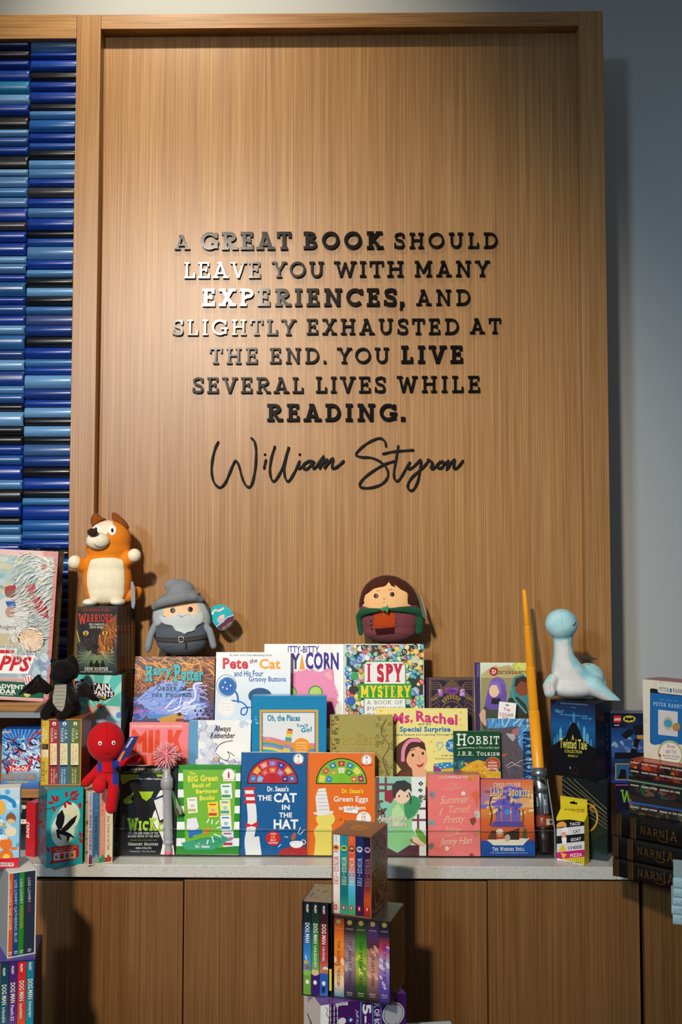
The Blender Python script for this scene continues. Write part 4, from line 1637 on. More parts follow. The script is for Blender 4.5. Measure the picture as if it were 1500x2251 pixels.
def art(b):
    k = b.K()
    k.bg('#f1efe9')
    k.r(405, 1575, 436, 1800, '#5a9ac4')
    k.blobs(440, 1600, 478, 1680, 40, 6, 14, ['#c3c6d6', '#aeb2c8', '#d8dae2', '#a2a6c0', '#e0dfe6'], .7, seed=8)
    k.blobs(470, 1650, 546, 1684, 34, 5, 12, ['#b6b8d0', '#c9b6d4', '#a9aac8', '#d6cade', '#8f92b4'], .6, seed=9)
    k.blobs(440, 1588, 450, 1600, 5, 4, 7, ['#c6d3e4'], .8, seed=2)
    k.blobs(530, 1584, 546, 1598, 6, 4, 7, ['#c6d3e4'], .8, seed=3)
    k.p([(474, 1652), (482, 1638), (500, 1630), (520, 1630), (540, 1640), (548, 1650), (548, 1672), (520, 1666), (505, 1672), (492, 1668), (480, 1664)], '#f6f4ee')
    k.l([(474, 1652), (480, 1640), (492, 1632), (512, 1628)], 1.6, '#2c2624', sm=True)
    k.l([(476, 1656), (486, 1666), (498, 1672), (505, 1662), (500, 1652)], 1.3, '#2c2624', sm=True)
    k.l([(500, 1652), (508, 1656), (516, 1662)], 1.5, '#4a4240', sm=True)
    k.e(476, 1668, 5, 5, '#d9b48c')
    k.l([(480, 1672), (484, 1678), (486, 1684)], 2, '#5a4a5a')
    k.t('Always', 470, 1595, 508, 1612, '#241d1a', 'ital')
    k.t('Remember', 463, 1610, 517, 1623, '#241d1a', 'ital')


book(row(411.5, 549, 1583.5, 1, .024), 'white watercolour hardcover with a wide pale blue cloth spine', '#f1efe9', True, G2, mat=MATTE, art=art)


def art(b):
    k = b.K()
    k.bg('#1485b4')
    k.r(571, 1560, 700, 1800, '#d9a94e')
    k.r(576, 1565.5, 694, 1800, '#1a6b94')
    k.r(578, 1567, 692, 1800, '#e6e6e6')
    hill = [('#d88a9c', 0), ('#e8953c', 6), ('#3fa3b8', 12), ('#9a8cc0', 17), ('#e8d25a', 22), ('#3fa3b8', 28), ('#e8953c', 34)]
    for c, dy in hill:
        k.p([(578, 1619 + dy), (600, 1621 + dy), (640, 1632 + dy), (692, 1634 + dy), (692, 1800), (578, 1800)], c)
    col = ['#e8953c', '#e8d25a', '#3fa3b8', '#e8953c', '#9a8cc0', '#e8d25a', '#d88a9c']
    for i, c in enumerate(col):
        y0, y1 = 1604 + i * 8, 1612 + i * 8
        k.p([(632 - i * 1.7, y0), (644 - i * 1.2, y0 + 2), (643 - i * 1.1, y1 + 2), (630 - i * 1.7, y1)], c)
    k.e(638, 1604, 6, 2, '#7a4a4a', rot=8)
    k.t('Oh, the Places', 588, 1571, 660, 1588, '#2a8fa2', 'fat')
    k.t("You'll", 651, 1591, 677, 1598.5, '#2a8fa2', 'fat')
    k.t('Go!', 662, 1600, 686, 1611, '#2a8fa2', 'fat', tilt=-3)
    for i in range(18):
        k.e(663 + 17.5 * cos(i * .349), 1641 + 17.5 * sin(i * .349), 2.2, 2.2, '#f39a26', n=8)
    k.e(663, 1641, 18, 18, '#f39a26')
    for y, s_ in ((1631, 'Includes'), (1637, 'Dr. Seuss'), (1643, 'Classic Titles'), (1649, 'Keepsake')):
        k.t(s_, 652, y, 675, y + 3.2, '#fbe0b0')
    k.blobs(558, 1570, 572, 1600, 7, 1, 3, ['#bfe0ea'], .4, seed=12, rot=20)
    k.blobs(573, 1612, 590, 1624, 6, 1, 3, ['#dfe9ea'], .3, seed=13, rot=10)


b_ = row(552.5, 717, 1530, 1, .06, lean=.04)
rt = carton(b_, 'bright blue boxed picture book set with a gold framed window design', '#1485b4', 'book box', 'boxed_set', G2, art=art, top='#1a8fbe')


def art(b):
    k = b.K()
    k.bg('#a79a55')
    k.r(720, 1565, 731, 1800, '#8d8247')
    R = random.Random(5)
    for i in range(13):
        y = 1574 + i * 10
        for q in range(3):
            x = 733 + R.uniform(-2, 10)
            yy = y + R.uniform(-3, 3)
            k.p([(x - 5, yy - 3), (x + 1, yy - 1), (x + 6, yy - 3), (x + 3, yy + 1), (x + 5, yy + 4), (x, yy + 2), (x - 4, yy + 4), (x - 2, yy)], '#d8b64a' if q % 2 else '#6b5c2c', m=1 if q % 2 else 0)
    for i in range(26):
        x, y = R.uniform(828, 862), R.uniform(1574, 1706)
        pts = [(x + 5 * (1 - j / 10) * cos(j * .9 + i), y + 5 * (1 - j / 10) * sin(j * .9 + i)) for j in range(9)]
        k.l(pts, .9, '#5d5128')
    k.l([(850, 1580), (838, 1610), (856, 1640), (842, 1670), (856, 1706)], 1.6, '#5d5128', sm=True)
    for x, y in ((840, 1588), (846, 1615), (850, 1632), (840, 1640), (856, 1585)):
        k.e(x, y, 3.5, 2.2, '#dcb940', rot=30, m=1)
    k.t('THE', 783, 1612, 799, 1618, '#c9a83e', 'slabthin', m=1)
    k.t('HOBBIT', 752, 1620, 831, 1637, '#d4b146', 'slabthin', m=1)
    k.l([(783, 1645), (790, 1643), (796, 1646), (803, 1643)], .8, '#c9a83e', sm=True)
    k.t('J.R.R. TOLKIEN', 764, 1652, 828, 1659, '#8a7a3a', 'slabthin')


b_ = row(725, 865, 1571, 1, .03, dy=-.028)
root = book(b_, 'olive gold cloth hardcover with embossed vines behind the orange board book', '#a79a55', True, G2, mat=[CLOTH, FOIL], art=art)


def art(b):
    k = b.K()
    k.bg('#f2e28a')
    for x, y in ((840, 1563), (948, 1631), (855, 1570), (1013, 1566), (1013, 1582), (955, 1652), (905, 1590), (962, 1590), (836, 1562), (1015, 1594)):
        k.p([(x - 4, y), (x - 1, y - 1), (x, y - 4), (x + 1, y - 1), (x + 4, y), (x + 1, y + 1), (x, y + 4), (x - 1, y + 1)], '#e6bd4e')
    k.t('Ms.', 866, 1569, 908, 1594, '#d03a7c', 'fat', tilt=-6)
    k.t('Rachel', 915, 1562, 1006, 1586, '#d03a7c', 'fat', tilt=9)
    k.t('and the', 920, 1588.5, 948, 1594, '#6a9a3a', 'fat')
    k.t('Special Surprise', 879, 1597, 991, 1612, '#1a78b4', 'fat')
    k.t('Encouraging Speech and Learning Through Play and Music', 846, 1613, 1040, 1618, '#3a6a6a')
    # plain printed portrait: brown hair, pink band
    k.p([(868, 1706), (882, 1692), (866, 1670), (868, 1645), (878, 1634), (898, 1622), (920, 1622), (934, 1634), (938, 1655), (930, 1690), (912, 1706)], '#5a3424')
    k.p([(870, 1704), (886, 1700), (902, 1690), (916, 1695), (916, 1707), (868, 1707)], '#6a3a26')
    k.e(916, 1664, 24, 30, '#f0b088', rot=-12)
    k.p([(884, 1668), (889, 1642), (905, 1630), (930, 1634), (936, 1650), (920, 1641), (904, 1646), (896, 1660), (892, 1676)], '#4a281c')
    k.l([(886, 1674), (888, 1646), (902, 1628), (926, 1628)], 8, '#e58aa8', sm=True)
    k.p([(906, 1690), (938, 1690), (934, 1708), (908, 1708)], '#f0b088')
    k.e(908, 1660, 3, 3.6, '#2c1a14')
    k.e(930, 1656, 2.6, 3.4, '#2c1a14')
    k.l([(902, 1651), (909, 1647), (914, 1648)], 1.5, '#3a2018')
    k.l([(924, 1645), (930, 1643), (935, 1646)], 1.5, '#3a2018')
    k.l([(920, 1662), (923, 1670), (918, 1672)], 1, '#c9805c')
    k.p([(914, 1680), (922, 1682), (933, 1676), (929, 1685), (921, 1687)], '#b83a3a')
    k.l([(962, 1644), (962, 1634), (970, 1632), (974, 1638), (968, 1646), (964, 1650)], 2, '#7fb0c4', sm=True)
    for i in range(12):
        k.e(995 + 13 * cos(i * .52), 1639 + 13 * sin(i * .52), 2.6, 2.6, '#1a78b4', n=8)
    k.e(995, 1639, 14, 14, '#1a78b4')
    k.t('PRACTICE', 986, 1631, 1004, 1634, '#f4f4f0')
    k.t('20', 989, 1635, 998, 1642, '#f4f4f0', 'fat')
    k.t('MILESTONES', 984, 1643, 1006, 1646, '#f4f4f0')
    k.t('by Ms. Rachel', 971, 1659, 1004, 1663, '#6a7a5a')
    k.t('illustrated by Monique', 957, 1666, 1010, 1670, '#8a8a5a')
    k.p([(953, 1680), (975, 1676), (1010, 1675), (1010, 1690), (970, 1692)], '#2f88b8')
    for x, y in ((962, 1682), (972, 1680), (984, 1682), (994, 1678), (978, 1686), (968, 1688)):
        k.e(x, y, 2.6, 2, '#a9dbe0', n=9)
    k.p([(953, 1682), (970, 1690), (970, 1712), (954, 1708)], '#8a3a8c')
    k.p([(970, 1691), (1012, 1686), (1012, 1712), (970, 1712)], '#eeb42c')
    k.l([(944, 1704), (958, 1698), (966, 1702)], 2.5, '#d03a7c', sm=True)


book(row(828, 1032, 1556.5, 1, .012, dy=.018), 'wide yellow picture book with pink title behind the green paperback', '#f2e28a', True, G2, art=art)


def art(b):
    k = b.K()
    k.bg('#0f4a24')
    k.r(990, 1665, 1110, 1800, '#1f4a5a')
    k.blobs(1000, 1666, 1030, 1700, 16, 3, 8, ['#2c6a7a', '#173a4c', '#3a7a6a'], 1, seed=21)
    k.p([(999, 1702), (1015, 1690), (1035, 1676), (1052, 1670), (1070, 1676), (1090, 1692), (1104, 1698), (1104, 1800), (999, 1800)], '#e2a92c')
    k.blobs(1010, 1676, 1100, 1760, 110, 1.4, 3.4, ['#f2d04a', '#c9822a', '#f6e07a', '#b86a24', '#e8b830'], .6, seed=22)
    k.p([(999, 1698), (1010, 1692), (1022, 1696), (1012, 1704), (1020, 1712), (999, 1712)], '#b02a24')
    k.t('The', 1006, 1612, 1018, 1616.5, '#e8eadf', 'script')
    k.t('H', 1004, 1613, 1026, 1639, '#eceee4', 'slab')
    k.t('OBBIT', 1028, 1618, 1098, 1636, '#eceee4', 'slab')
    k.l([(1006, 1646), (1020, 1644), (1040, 1644), (1043, 1646)], 1.4, '#d8dccb', sm=True)
    k.t('or There and Back Again', 1046, 1641, 1098, 1647, '#d8dccb', 'script')
    k.t('J.R.R. Tolkien', 1006, 1652, 1099, 1661, '#eceee4', 'slab')
    k.e(1083.5, 1680, 16.3, 16.3, '#e0b48a')
    k.e(1083.5, 1680, 15.6, 15.6, '#b8491c')
    k.t('Now a', 1079, 1670, 1087, 1672.5, '#e6b694')
    k.t('MAJOR', 1074, 1674.5, 1093, 1679, '#f6e9dc', 'fat')
    k.t('MOTION', 1073, 1681, 1093, 1685.5, '#f6e9dc', 'fat')
    k.t('PICTURE', 1072, 1687.5, 1093, 1692, '#f6e9dc', 'fat')


book(row(999.5, 1103, 1607, 1, .014, dy=-.02), 'small dark green paperback with a gold hoard and an orange seal', '#0f4a24', False, G2, art=art)


def art(b):
    k = b.K()
    k.bg('#4b8fc4')
    k.strands(1076, 1580, 1200, 1760, 150, 2.4, ['#6fb0dc', '#8cc6e8', '#3a78b0', '#b4daf0', '#2f6aa4'], 26, -60, seed=31)
    k.p([(1060, 1606), (1078, 1600), (1098, 1601), (1125, 1597), (1142, 1597), (1137, 1618), (1140, 1634), (1155, 1660), (1158, 1690), (1148, 1715), (1060, 1730)], '#5e545a')
    k.p([(1126, 1605), (1143, 1597), (1139, 1616), (1130, 1620)], '#b0706c')
    k.p([(1112, 1612), (1130, 1613), (1134, 1622), (1128, 1630), (1120, 1622)], '#b9aea6')
    k.strands(1080, 1640, 1145, 1720, 30, 1.4, ['#4a4248', '#6f656a'], 20, 60, seed=32)
    k.l([(1113, 1684), (1126, 1675), (1132, 1680), (1146, 1672), (1160, 1670)], 1.2, '#cfc8c6', sm=True)
    k.l([(1116, 1688), (1130, 1682), (1146, 1685)], 1.0, '#cfc8c6', sm=True)
    k.p([(1104, 1658), (1117, 1656), (1108, 1663), (1100, 1664)], '#c8602c')
    k.t('ERIN HUNTER', 1150, 1587, 1200, 1593, '#16305a', 'bold')
    k.tq('WARRIORS', [(1182, 1605), (1182, 1720), (1150, 1720), (1150, 1605)], '#16305a', 'slabbold')


book(row(1076, 1193, 1580, 1, .026, dy=.004), 'pale blue paperback with a grey furry shape, right end of middle tier', '#4b8fc4', False, G2, art=art)


# ================================================================== top tier
def art(b):
    k = b.K()
    k.bgg('#6a3c1c', '#5a3322', '#4a3040', '#5a4a7a', '#4a3328', '#3c281e')
    k.strands(285, 1438, 475, 1500, 170, 1.8, ['#d8862a', '#b8641c', '#e8a23c', '#8a4a1c', '#c9742a', '#f0b44a'], 46, 30, seed=41, curl=2.4)
    k.strands(285, 1480, 330, 1540, 40, 1.6, ['#b8641c', '#8a4a1c', '#6a3a1c'], 36, 70, seed=42, curl=2)
    k.strands(420, 1480, 468, 1540, 40, 1.6, ['#7a4a28', '#5a3220', '#8a5a2c'], 36, 100, seed=43, curl=2)
    k.blobs(292, 1535, 420, 1582, 90, 4, 12, ['#5a6ac4', '#7a5ab8', '#4a8ad0', '#a07ac8', '#3a5aa8', '#b894d0', '#60b0e0'], .45, seed=44, rot=-8)
    k.p([(300, 1540), (330, 1512), (370, 1498), (404, 1496), (408, 1510), (390, 1520), (402, 1532), (420, 1545), (428, 1530), (425, 1512), (430, 1502), (446, 1501), (436, 1508), (436, 1524), (440, 1540), (430, 1556), (450, 1560), (446, 1574), (420, 1582), (360, 1580), (330, 1560)], '#8fa6e0')
    k.strands(310, 1515, 430, 1575, 120, 2.6, ['#8fa4ea', '#a9b8f0', '#7a8ad8', '#6a7ad0', '#b9a4dc', '#7ab4e8'], 34, -18, seed=45, curl=1.2)
    k.strands(360, 1552, 420, 1572, 22, 1.8, ['#dfe8f8', '#a9c4f0', '#f2f6fc'], 30, -24, seed=46)
    k.l([(404, 1545), (426, 1540), (430, 1522), (426, 1508), (434, 1502), (446, 1502)], 4, '#dfe6f8', sm=True)
    k.r(325, 1570, 386, 1580, '#4a8ac8')
    k.p([(352, 1578), (390, 1568), (404, 1572), (404, 1590), (352, 1590)], '#c9962c')
    k.e(395, 1574, 5, 6, '#c88a5c')
    k.e(395, 1570, 5, 4, '#2a1c18')
    k.p([(386, 1586), (388, 1580), (404, 1580), (406, 1586)], '#7a2c28')
    for i in range(10):
        k.e(430 + i * 4, 1562 + (i % 3) * 9, 2, 3.4, '#2c2220')
    k.t('J.K. ROWLING', 344, 1448, 418, 1455, '#1f7a80', 'slabthin')
    def hp(c, e, f):
        k.t('H', 320 - e, 1464 - e, 336 + e, 1498 + e, c, f)
        k.t('arry', 337 - e, 1469 - e, 378 + e, 1491 + e, c, 'fat', tilt=1)
        k.t('P', 382 - e, 1460 - e, 397 + e, 1500 + e, c, f)
        k.t('otter', 398 - e, 1470 - e, 448 + e, 1497 + e, c, 'fat', tilt=1)
    hp('#10383c', 1.0, 'slabbold')
    hp('#35b4ba', 0, 'slabbold')
    k.t('AND THE', 365, 1503.5, 391, 1507.5, '#274a66', 'slab')
    k.t('Order of', 345, 1507, 412, 1518, '#254660', 'slab')
    k.t('the Phoenix', 334, 1523, 422, 1532, '#254660', 'slab')


b_ = row(290, 468, 1443, 2, .034)
book(b_, 'thick illustrated hardcover with a glowing pale bird, under the grey plush wizard', '#4a2c1a', True, G3, art=art)


def art(b):
    k = b.K()
    k.bgg('#f2f2ee', '#e9eef0', '#d6e4ea', '#cfe0e8', '#b6d0dc')
    k.t('#1 New York Times Bestselling Series', 505, 1438, 598, 1443.5, '#3a3a3a', 'ital')
    k.t('Pete', 490, 1446, 546, 1471, '#d0202c', 'fat')
    k.t('the', 549, 1449, 566, 1459, '#7a2a24', 'bold', tilt=-3)
    k.t('Cat', 570, 1448, 617, 1471, '#f2a82c', 'fat')
    k.t('and His Four', 515, 1474, 579, 1487, '#1a5a9c', 'bold')
    k.t('Groovy Buttons', 547, 1487, 629, 1502, '#1a5a9c', 'bold')
    k.e(498, 1507, 22.5, 24.5, '#2c3a44')
    k.e(498, 1507, 21.5, 23.5, '#dfe9ee')
    k.e(500, 1509, 19.5, 20.5, '#1462ae')
    k.ring(500, 1509, 17, 18, 2, '#2a7ac4')
    for x, y in ((495, 1500), (507, 1507), (490, 1511), (499, 1514)):
        k.e(x, y, 2, 2.4, '#cfe2f2', n=8)
    k.l([(516, 1518), (522, 1528), (524, 1545)], 4, '#1462ae', sm=True)
    k.l([(508, 1540), (530, 1543), (544, 1556), (540, 1570), (531, 1570), (532, 1558), (545, 1555), (556, 1556)], 3, '#1462ae', sm=True)
    # plain blue rounded shape
    k.e(572, 1530, 26, 18, '#14507c')
    k.r(552, 1530, 600, 1800, '#14507c')
    k.e(498, 1556, 19, 20, '#f0efe9')
    k.ring(498, 1556, 16, 17, .7, '#cfcec8')
    for i in range(3):
        k.r(488, 1546 + i * 7, 508, 1547.5 + i * 7, '#d8d7d0')


book(row(470.5, 637, 1433.5, 2, .012, dy=-.022), 'white and pale blue picture book with a ball of blue yarn', '#e9eef0', True, G3, art=art)


def art(b):
    k = b.K()
    k.bg('#f4f3ee')
    k.t('ITTY-BITTY', 633, 1420, 702, 1435, '#3a1c8c', 'bold')
    k.t('KITTY', 585, 1436, 660, 1471, '#341a86', 'fat')
    k.t('CORN', 672, 1433, 745, 1472, '#341a86', 'fat', tilt=1)
    k.p([(658, 1472), (664, 1437), (671, 1472)], '#f0a436')
    for i in range(4):
        k.l([(659.5 + i * 1.0, 1467 - i * 8), (668 - i * 1.0, 1465 - i * 8)], .7, '#d8842c')
    # pink fuzzy round shape with plain green discs
    k.e(675, 1535, 67, 62, '#ee8fb4')
    R = random.Random(8)
    for i in range(150):
        a = R.uniform(-.2, pi + .2)
        x, y = 675 + 65 * cos(a), 1535 - 60 * sin(a)
        k.l([(x, y), (x + 5 * cos(a), y - 5 * sin(a))], .8, '#ee8fb4')
        k.k -= 1
    k.k += 1
    k.p([(700, 1480), (722, 1468), (734, 1474), (736, 1510), (716, 1494)], '#ee8fb4')
    k.p([(712, 1482), (726, 1474), (731, 1496), (722, 1492)], '#f4b0b4')
    for x in (637, 694):
        k.e(x, 1523, 16, 16, '#2c8a44')
        k.e(x, 1523, 13.5, 13.5, '#b4d86a')
    k.p([(718, 1548), (732, 1542), (738, 1600), (716, 1600)], '#a83a7c')


book(row(578, 755, 1415.5, 2, .012, dy=.012), 'white picture book with purple lettering and a fuzzy pink shape', '#f4f3ee', True, G3, art=art)


def art(b):
    k = b.K()
    k.bg('#dfe3e2')
    k.r(757, 1412, 762, 1800, '#c9d8dc')
    k.r(762, 1418, 931, 1800, '#2a4038')
    R = random.Random(14)
    pal = ['#2a6fc0', '#e8c02c', '#2f8f4a', '#d8642c', '#e9e6dc', '#c9303a', '#1f9aa0', '#16181c', '#8fb4dc', '#74c08a', '#b8733a', '#f0dc6a', '#b0b8c8']
    for i in range(540):
        r = R.uniform(3.6, 7.0)
        x, y = R.uniform(763, 930), R.uniform(1420, 1575)
        c = R.choice(pal)
        k.e(x, y, r, r, c, n=12)
        k.k -= .9
        k.e(x + r * .12, y + r * .15, r * .62, r * .6, mix(c, '#ffffff', .22), n=9)
        k.k -= .9
        k.e(x - r * .3, y - r * .35, r * .22, r * .2, '#f4f6f6', n=6)
        k.k -= .9
    k.k = math.ceil(k.k)
    k.k += 1
    k.e(772, 1541, 10, 10, '#2a62b8')
    k.e(780, 1486, 9, 9, '#3fa25a')
    k.e(776, 1516, 9, 9, '#3a3230')
    k.e(913, 1450, 9, 8, '#cfd2b0')
    k.p([(800, 1460), (806, 1453), (886, 1453), (893, 1462), (893, 1800), (800, 1800)], '#2f8f3a')
    k.p([(801.5, 1461), (807, 1455), (885, 1455), (891, 1463), (891, 1800), (801.5, 1800)], '#eeece6')
    k.t('I', 806, 1459, 816.5, 1499, '#c8203a', 'didone')
    k.t('SPY', 829, 1459, 885, 1499, '#c8203a', 'didone')
    k.p([(786, 1503), (905, 1503), (905, 1536), (786, 1536), (790, 1520)], '#2c9a34')
    k.t('MYSTERY', 792, 1507, 903, 1533, '#f2d32c', 'didone')
    k.t('A BOOK OF', 807, 1540, 886, 1548, '#23221f', 'slabthin')
    k.t('PICTURE', 807, 1554, 886, 1562, '#23221f', 'slabthin')
    k.t('RIDDLES', 807, 1568, 886, 1576, '#23221f', 'slabthin')


book(row(755.5, 934.5, 1415.5, 2, .012), 'large picture book covered in coloured marbles, under the brown-haired plush', '#dfe3e2', True, G3, art=art)


def art(b):
    k = b.K()
    k.bg('#2c1c3c')
    gold = '#b8934a'

    def gl(*pts, w=1.0):
        k.l(list(pts), w, gold, m=1)
        k.k -= 1
    gl((945, 1491), (1043, 1491), (1043, 1800), (945, 1800), (945, 1491), w=1.4)
    gl((948, 1494), (1040, 1494), (1040, 1800), w=.8)
    gl((948, 1494), (948, 1800), w=.8)
    cx = 994
    for i in range(5):
        gl((cx - 50 + i * 3, 1540), (cx, 1494 + i * 4), (cx + 50 - i * 3, 1540))
    for i in range(7):
        gl((cx - 15 + i * 5, 1494), (cx - 9 + i * 3, 1508), w=.8)
    for s_ in (-1, 1):
        for j in range(4):
            gl((cx + s_ * 48, 1500 + j * 5), (cx + s_ * (30 - j * 2), 1500 + j * 5), (cx + s_ * (22 - j * 2), 1508 + j * 5))
            gl((cx + s_ * 48, 1545 + j * 9), (cx + s_ * 34, 1533 + j * 10), (cx + s_ * 26, 1545 + j * 10))
            gl((cx + s_ * 48, 1610 + j * 9), (cx + s_ * 30, 1625 + j * 9), (cx + s_ * 30, 1660), w=.8)
    for i in range(-3, 4):
        a0, a1 = math.radians(90 + i * 16), math.radians(90 + i * 16 + 12)
        k.p([(cx + 27 * cos(a0), 1556 - 30 * sin(a0)), (cx + 27 * cos(a1), 1556 - 30 * sin(a1)), (cx + 19 * cos(a1), 1556 - 19 * sin(a1)), (cx + 19 * cos(a0), 1556 - 19 * sin(a0))], gold, m=1)
    k.ring(cx, 1566, 24, 24, 1.6, gold, m=1)
    k.blobs(962, 1518, 972, 1530, 9, 2, 4, ['#9a5ab4', '#c9a0d8'], 1, seed=51)
    k.blobs(1014, 1518, 1024, 1530, 9, 2, 4, ['#9a5ab4', '#c9a0d8'], 1, seed=52)
    k.t('SUZANNE', 979, 1511, 1008, 1518, '#a24cc0', 'fat')
    k.t('COLLINS', 981, 1519.5, 1006, 1526, '#a24cc0', 'fat')
    k.p([(982, 1553), (990, 1551), (988, 1556), (980, 1556)], gold, m=1)
    k.p([(996, 1556), (1008, 1550), (1006, 1556)], gold, m=1)


book(row(938.5, 1047, 1488.5, 2, .026, dy=.01), 'dark purple hardcover with gold deco lines on the top tier', '#2c1c3c', True, G3, mat=[GLOSS, FOIL], art=art)


def art(b):
    k = b.K()
    k.bgg('#dfe9d6', '#cfcf9a', '#a9a272', '#8a8a60', '#6a6a4a', '#54543e')
    k.r(1040, 1450, 1056, 1800, '#3a2a5c')
    k.sp('TOKYOPOP', 1048.5, 1054, 1459, 1488, '#8a74c0')
    k.blobs(1130, 1456, 1170, 1482, 40, 3, 8, ['#c9d05a', '#a4b83e', '#dfe07a'], .7, seed=61)
    k.p([(1058, 1484), (1075, 1470), (1120, 1462), (1160, 1490), (1160, 1520), (1058, 1530)], '#c4b07a')
    k.r(1058, 1490, 1170, 1560, '#9f956a')
    k.e(1086, 1476, 10, 10, '#a8324c')
    k.e(1086, 1476, 10, 10, '#a8324c')
    k.e(1091, 1465, 4, 3, '#e2c04a')
    k.ring(1086, 1479, 11, 9, 1.6, '#d9b24a', 180, 350)
    k.t('D', 1081, 1472, 1091, 1481, '#ead9a2', 'slabbold')
    k.t('ESCENDANTS', 1092, 1474.5, 1159, 1482, '#7a5a24', 'slabbold')
    k.t('Disney', 1116, 1469.5, 1125, 1473, '#6a5a34', 'script')
    # two plain long-haired half-figures
    k.p([(1060, 1590), (1054, 1572), (1066, 1552), (1076, 1546), (1100, 1552), (1104, 1620), (1066, 1620)], '#4a4f40')
    k.e(1094, 1512, 19, 24, '#7c62b0')
    k.p([(1076, 1506), (1070, 1530), (1066, 1550), (1078, 1560), (1100, 1560), (1114, 1548), (1114, 1520), (1108, 1505)], '#6e55a6')
    k.e(1087, 1518, 11.5, 15, '#f0c9a8', rot=6)
    k.p([(1075, 1514), (1078, 1500), (1092, 1498), (1102, 1508), (1104, 1530), (1098, 1520), (1092, 1506), (1082, 1506)], '#8a70bc')
    k.p([(1054, 1570), (1062, 1558), (1068, 1562), (1068, 1580), (1072, 1594), (1066, 1596), (1056, 1582)], '#dcae90')
    k.p([(1082, 1535), (1100, 1535), (1104, 1548), (1080, 1548)], '#2a2228')
    k.p([(1120, 1600), (1122, 1520), (1130, 1488), (1150, 1482), (1168, 1492), (1172, 1600)], '#3f8a8a')
    k.e(1148, 1512, 15, 18, '#8a4c30', rot=-8)
    k.p([(1131, 1510), (1134, 1492), (1150, 1486), (1164, 1494), (1162, 1502), (1146, 1497), (1136, 1508)], '#3a2a24')
    k.p([(1120, 1534), (1138, 1532), (1156, 1548), (1166, 1580), (1166, 1610), (1112, 1610), (1112, 1550)], '#33352e')
    k.l([(1124, 1510), (1130, 1534), (1144, 1552), (1158, 1568)], 4.5, '#4fa0a0', sm=True)
    k.e(1154, 1522, 4, 2.2, '#b83a34')
    k.r(1105, 1560, 1118, 1610, '#5a5f4a')


book(row(1047, 1172, 1456.5, 2, .016, dy=-.004), 'illustrated paperback with purple-haired and teal-haired figures on the top tier', '#dfe9d6', False, G3, art=art)

# small sign card tucked behind the pale blue paperback
Mc = basis(atYZ(1094, 2.842, atY(1094, 1594, 2.842).z), 0, .10, -0.10)
cw, chh = .0485, .066
mb = MB()
mb.box(0, cw, 0, .0006, 0, chh, '#f4f2ec')
k = Canvas(mb, Mc, 'front', cw, chh, 0)
k.k = 1
k.r(1112.5, 1548, 1115.4, 1552, '#2a8a5a').r(1115.9, 1548.4, 1119, 1552.4, '#2a8a5a')
k.t('Top', 1107, 1555, 1122.5, 1564, '#c2303a', 'bold', tilt=1.5)
k.t('100', 1098.5, 1566, 1115, 1574, '#c2303a', 'slab', tilt=1)
k.t('ish', 1115.5, 1566.5, 1129, 1575, '#2a7a5a', 'ital', tilt=1)
k.t('Gifts', 1104, 1575.5, 1122, 1582.5, '#c2303a', 'bold', tilt=1)
o = mb.build('sign_card', MATTE, None, Mc)
tag(o, 'small white gift sign card tucked behind the pale blue paperback', 'sign')

# ------------------------------------------------------------------ boxed sets left of the riser
def dleft(b, px, py):
    b.d = local_at(b.M, px, py, 0, 0.0).y
    return b


def dright(b, px, py):
    b.d = local_at(b.M, px, py, 0, b.w).y
    return b


def onZR(x0, y0, x1, y1, ytop, z, d, lean=0.0):
    """box standing at height z whose front foot runs from (x0, y0) to (x1, y1) in the photo"""
    A, B_ = atZ(x0, y0, z), atZ(x1, y1, z)
    yaw = math.atan2(B_.y - A.y, B_.x - A.x)
    b = Box(A, yaw, lean, 0, w=(B_ - A).length, ytop=ytop, d=d)
    b.yaw = yaw
    return b


# --- turquoise set on the worktop corner
b = onZR(101, 1909, 181, 1898.5, 1738.5, COUNTER + .0005, .1)
b.d = 0.125
teal = b


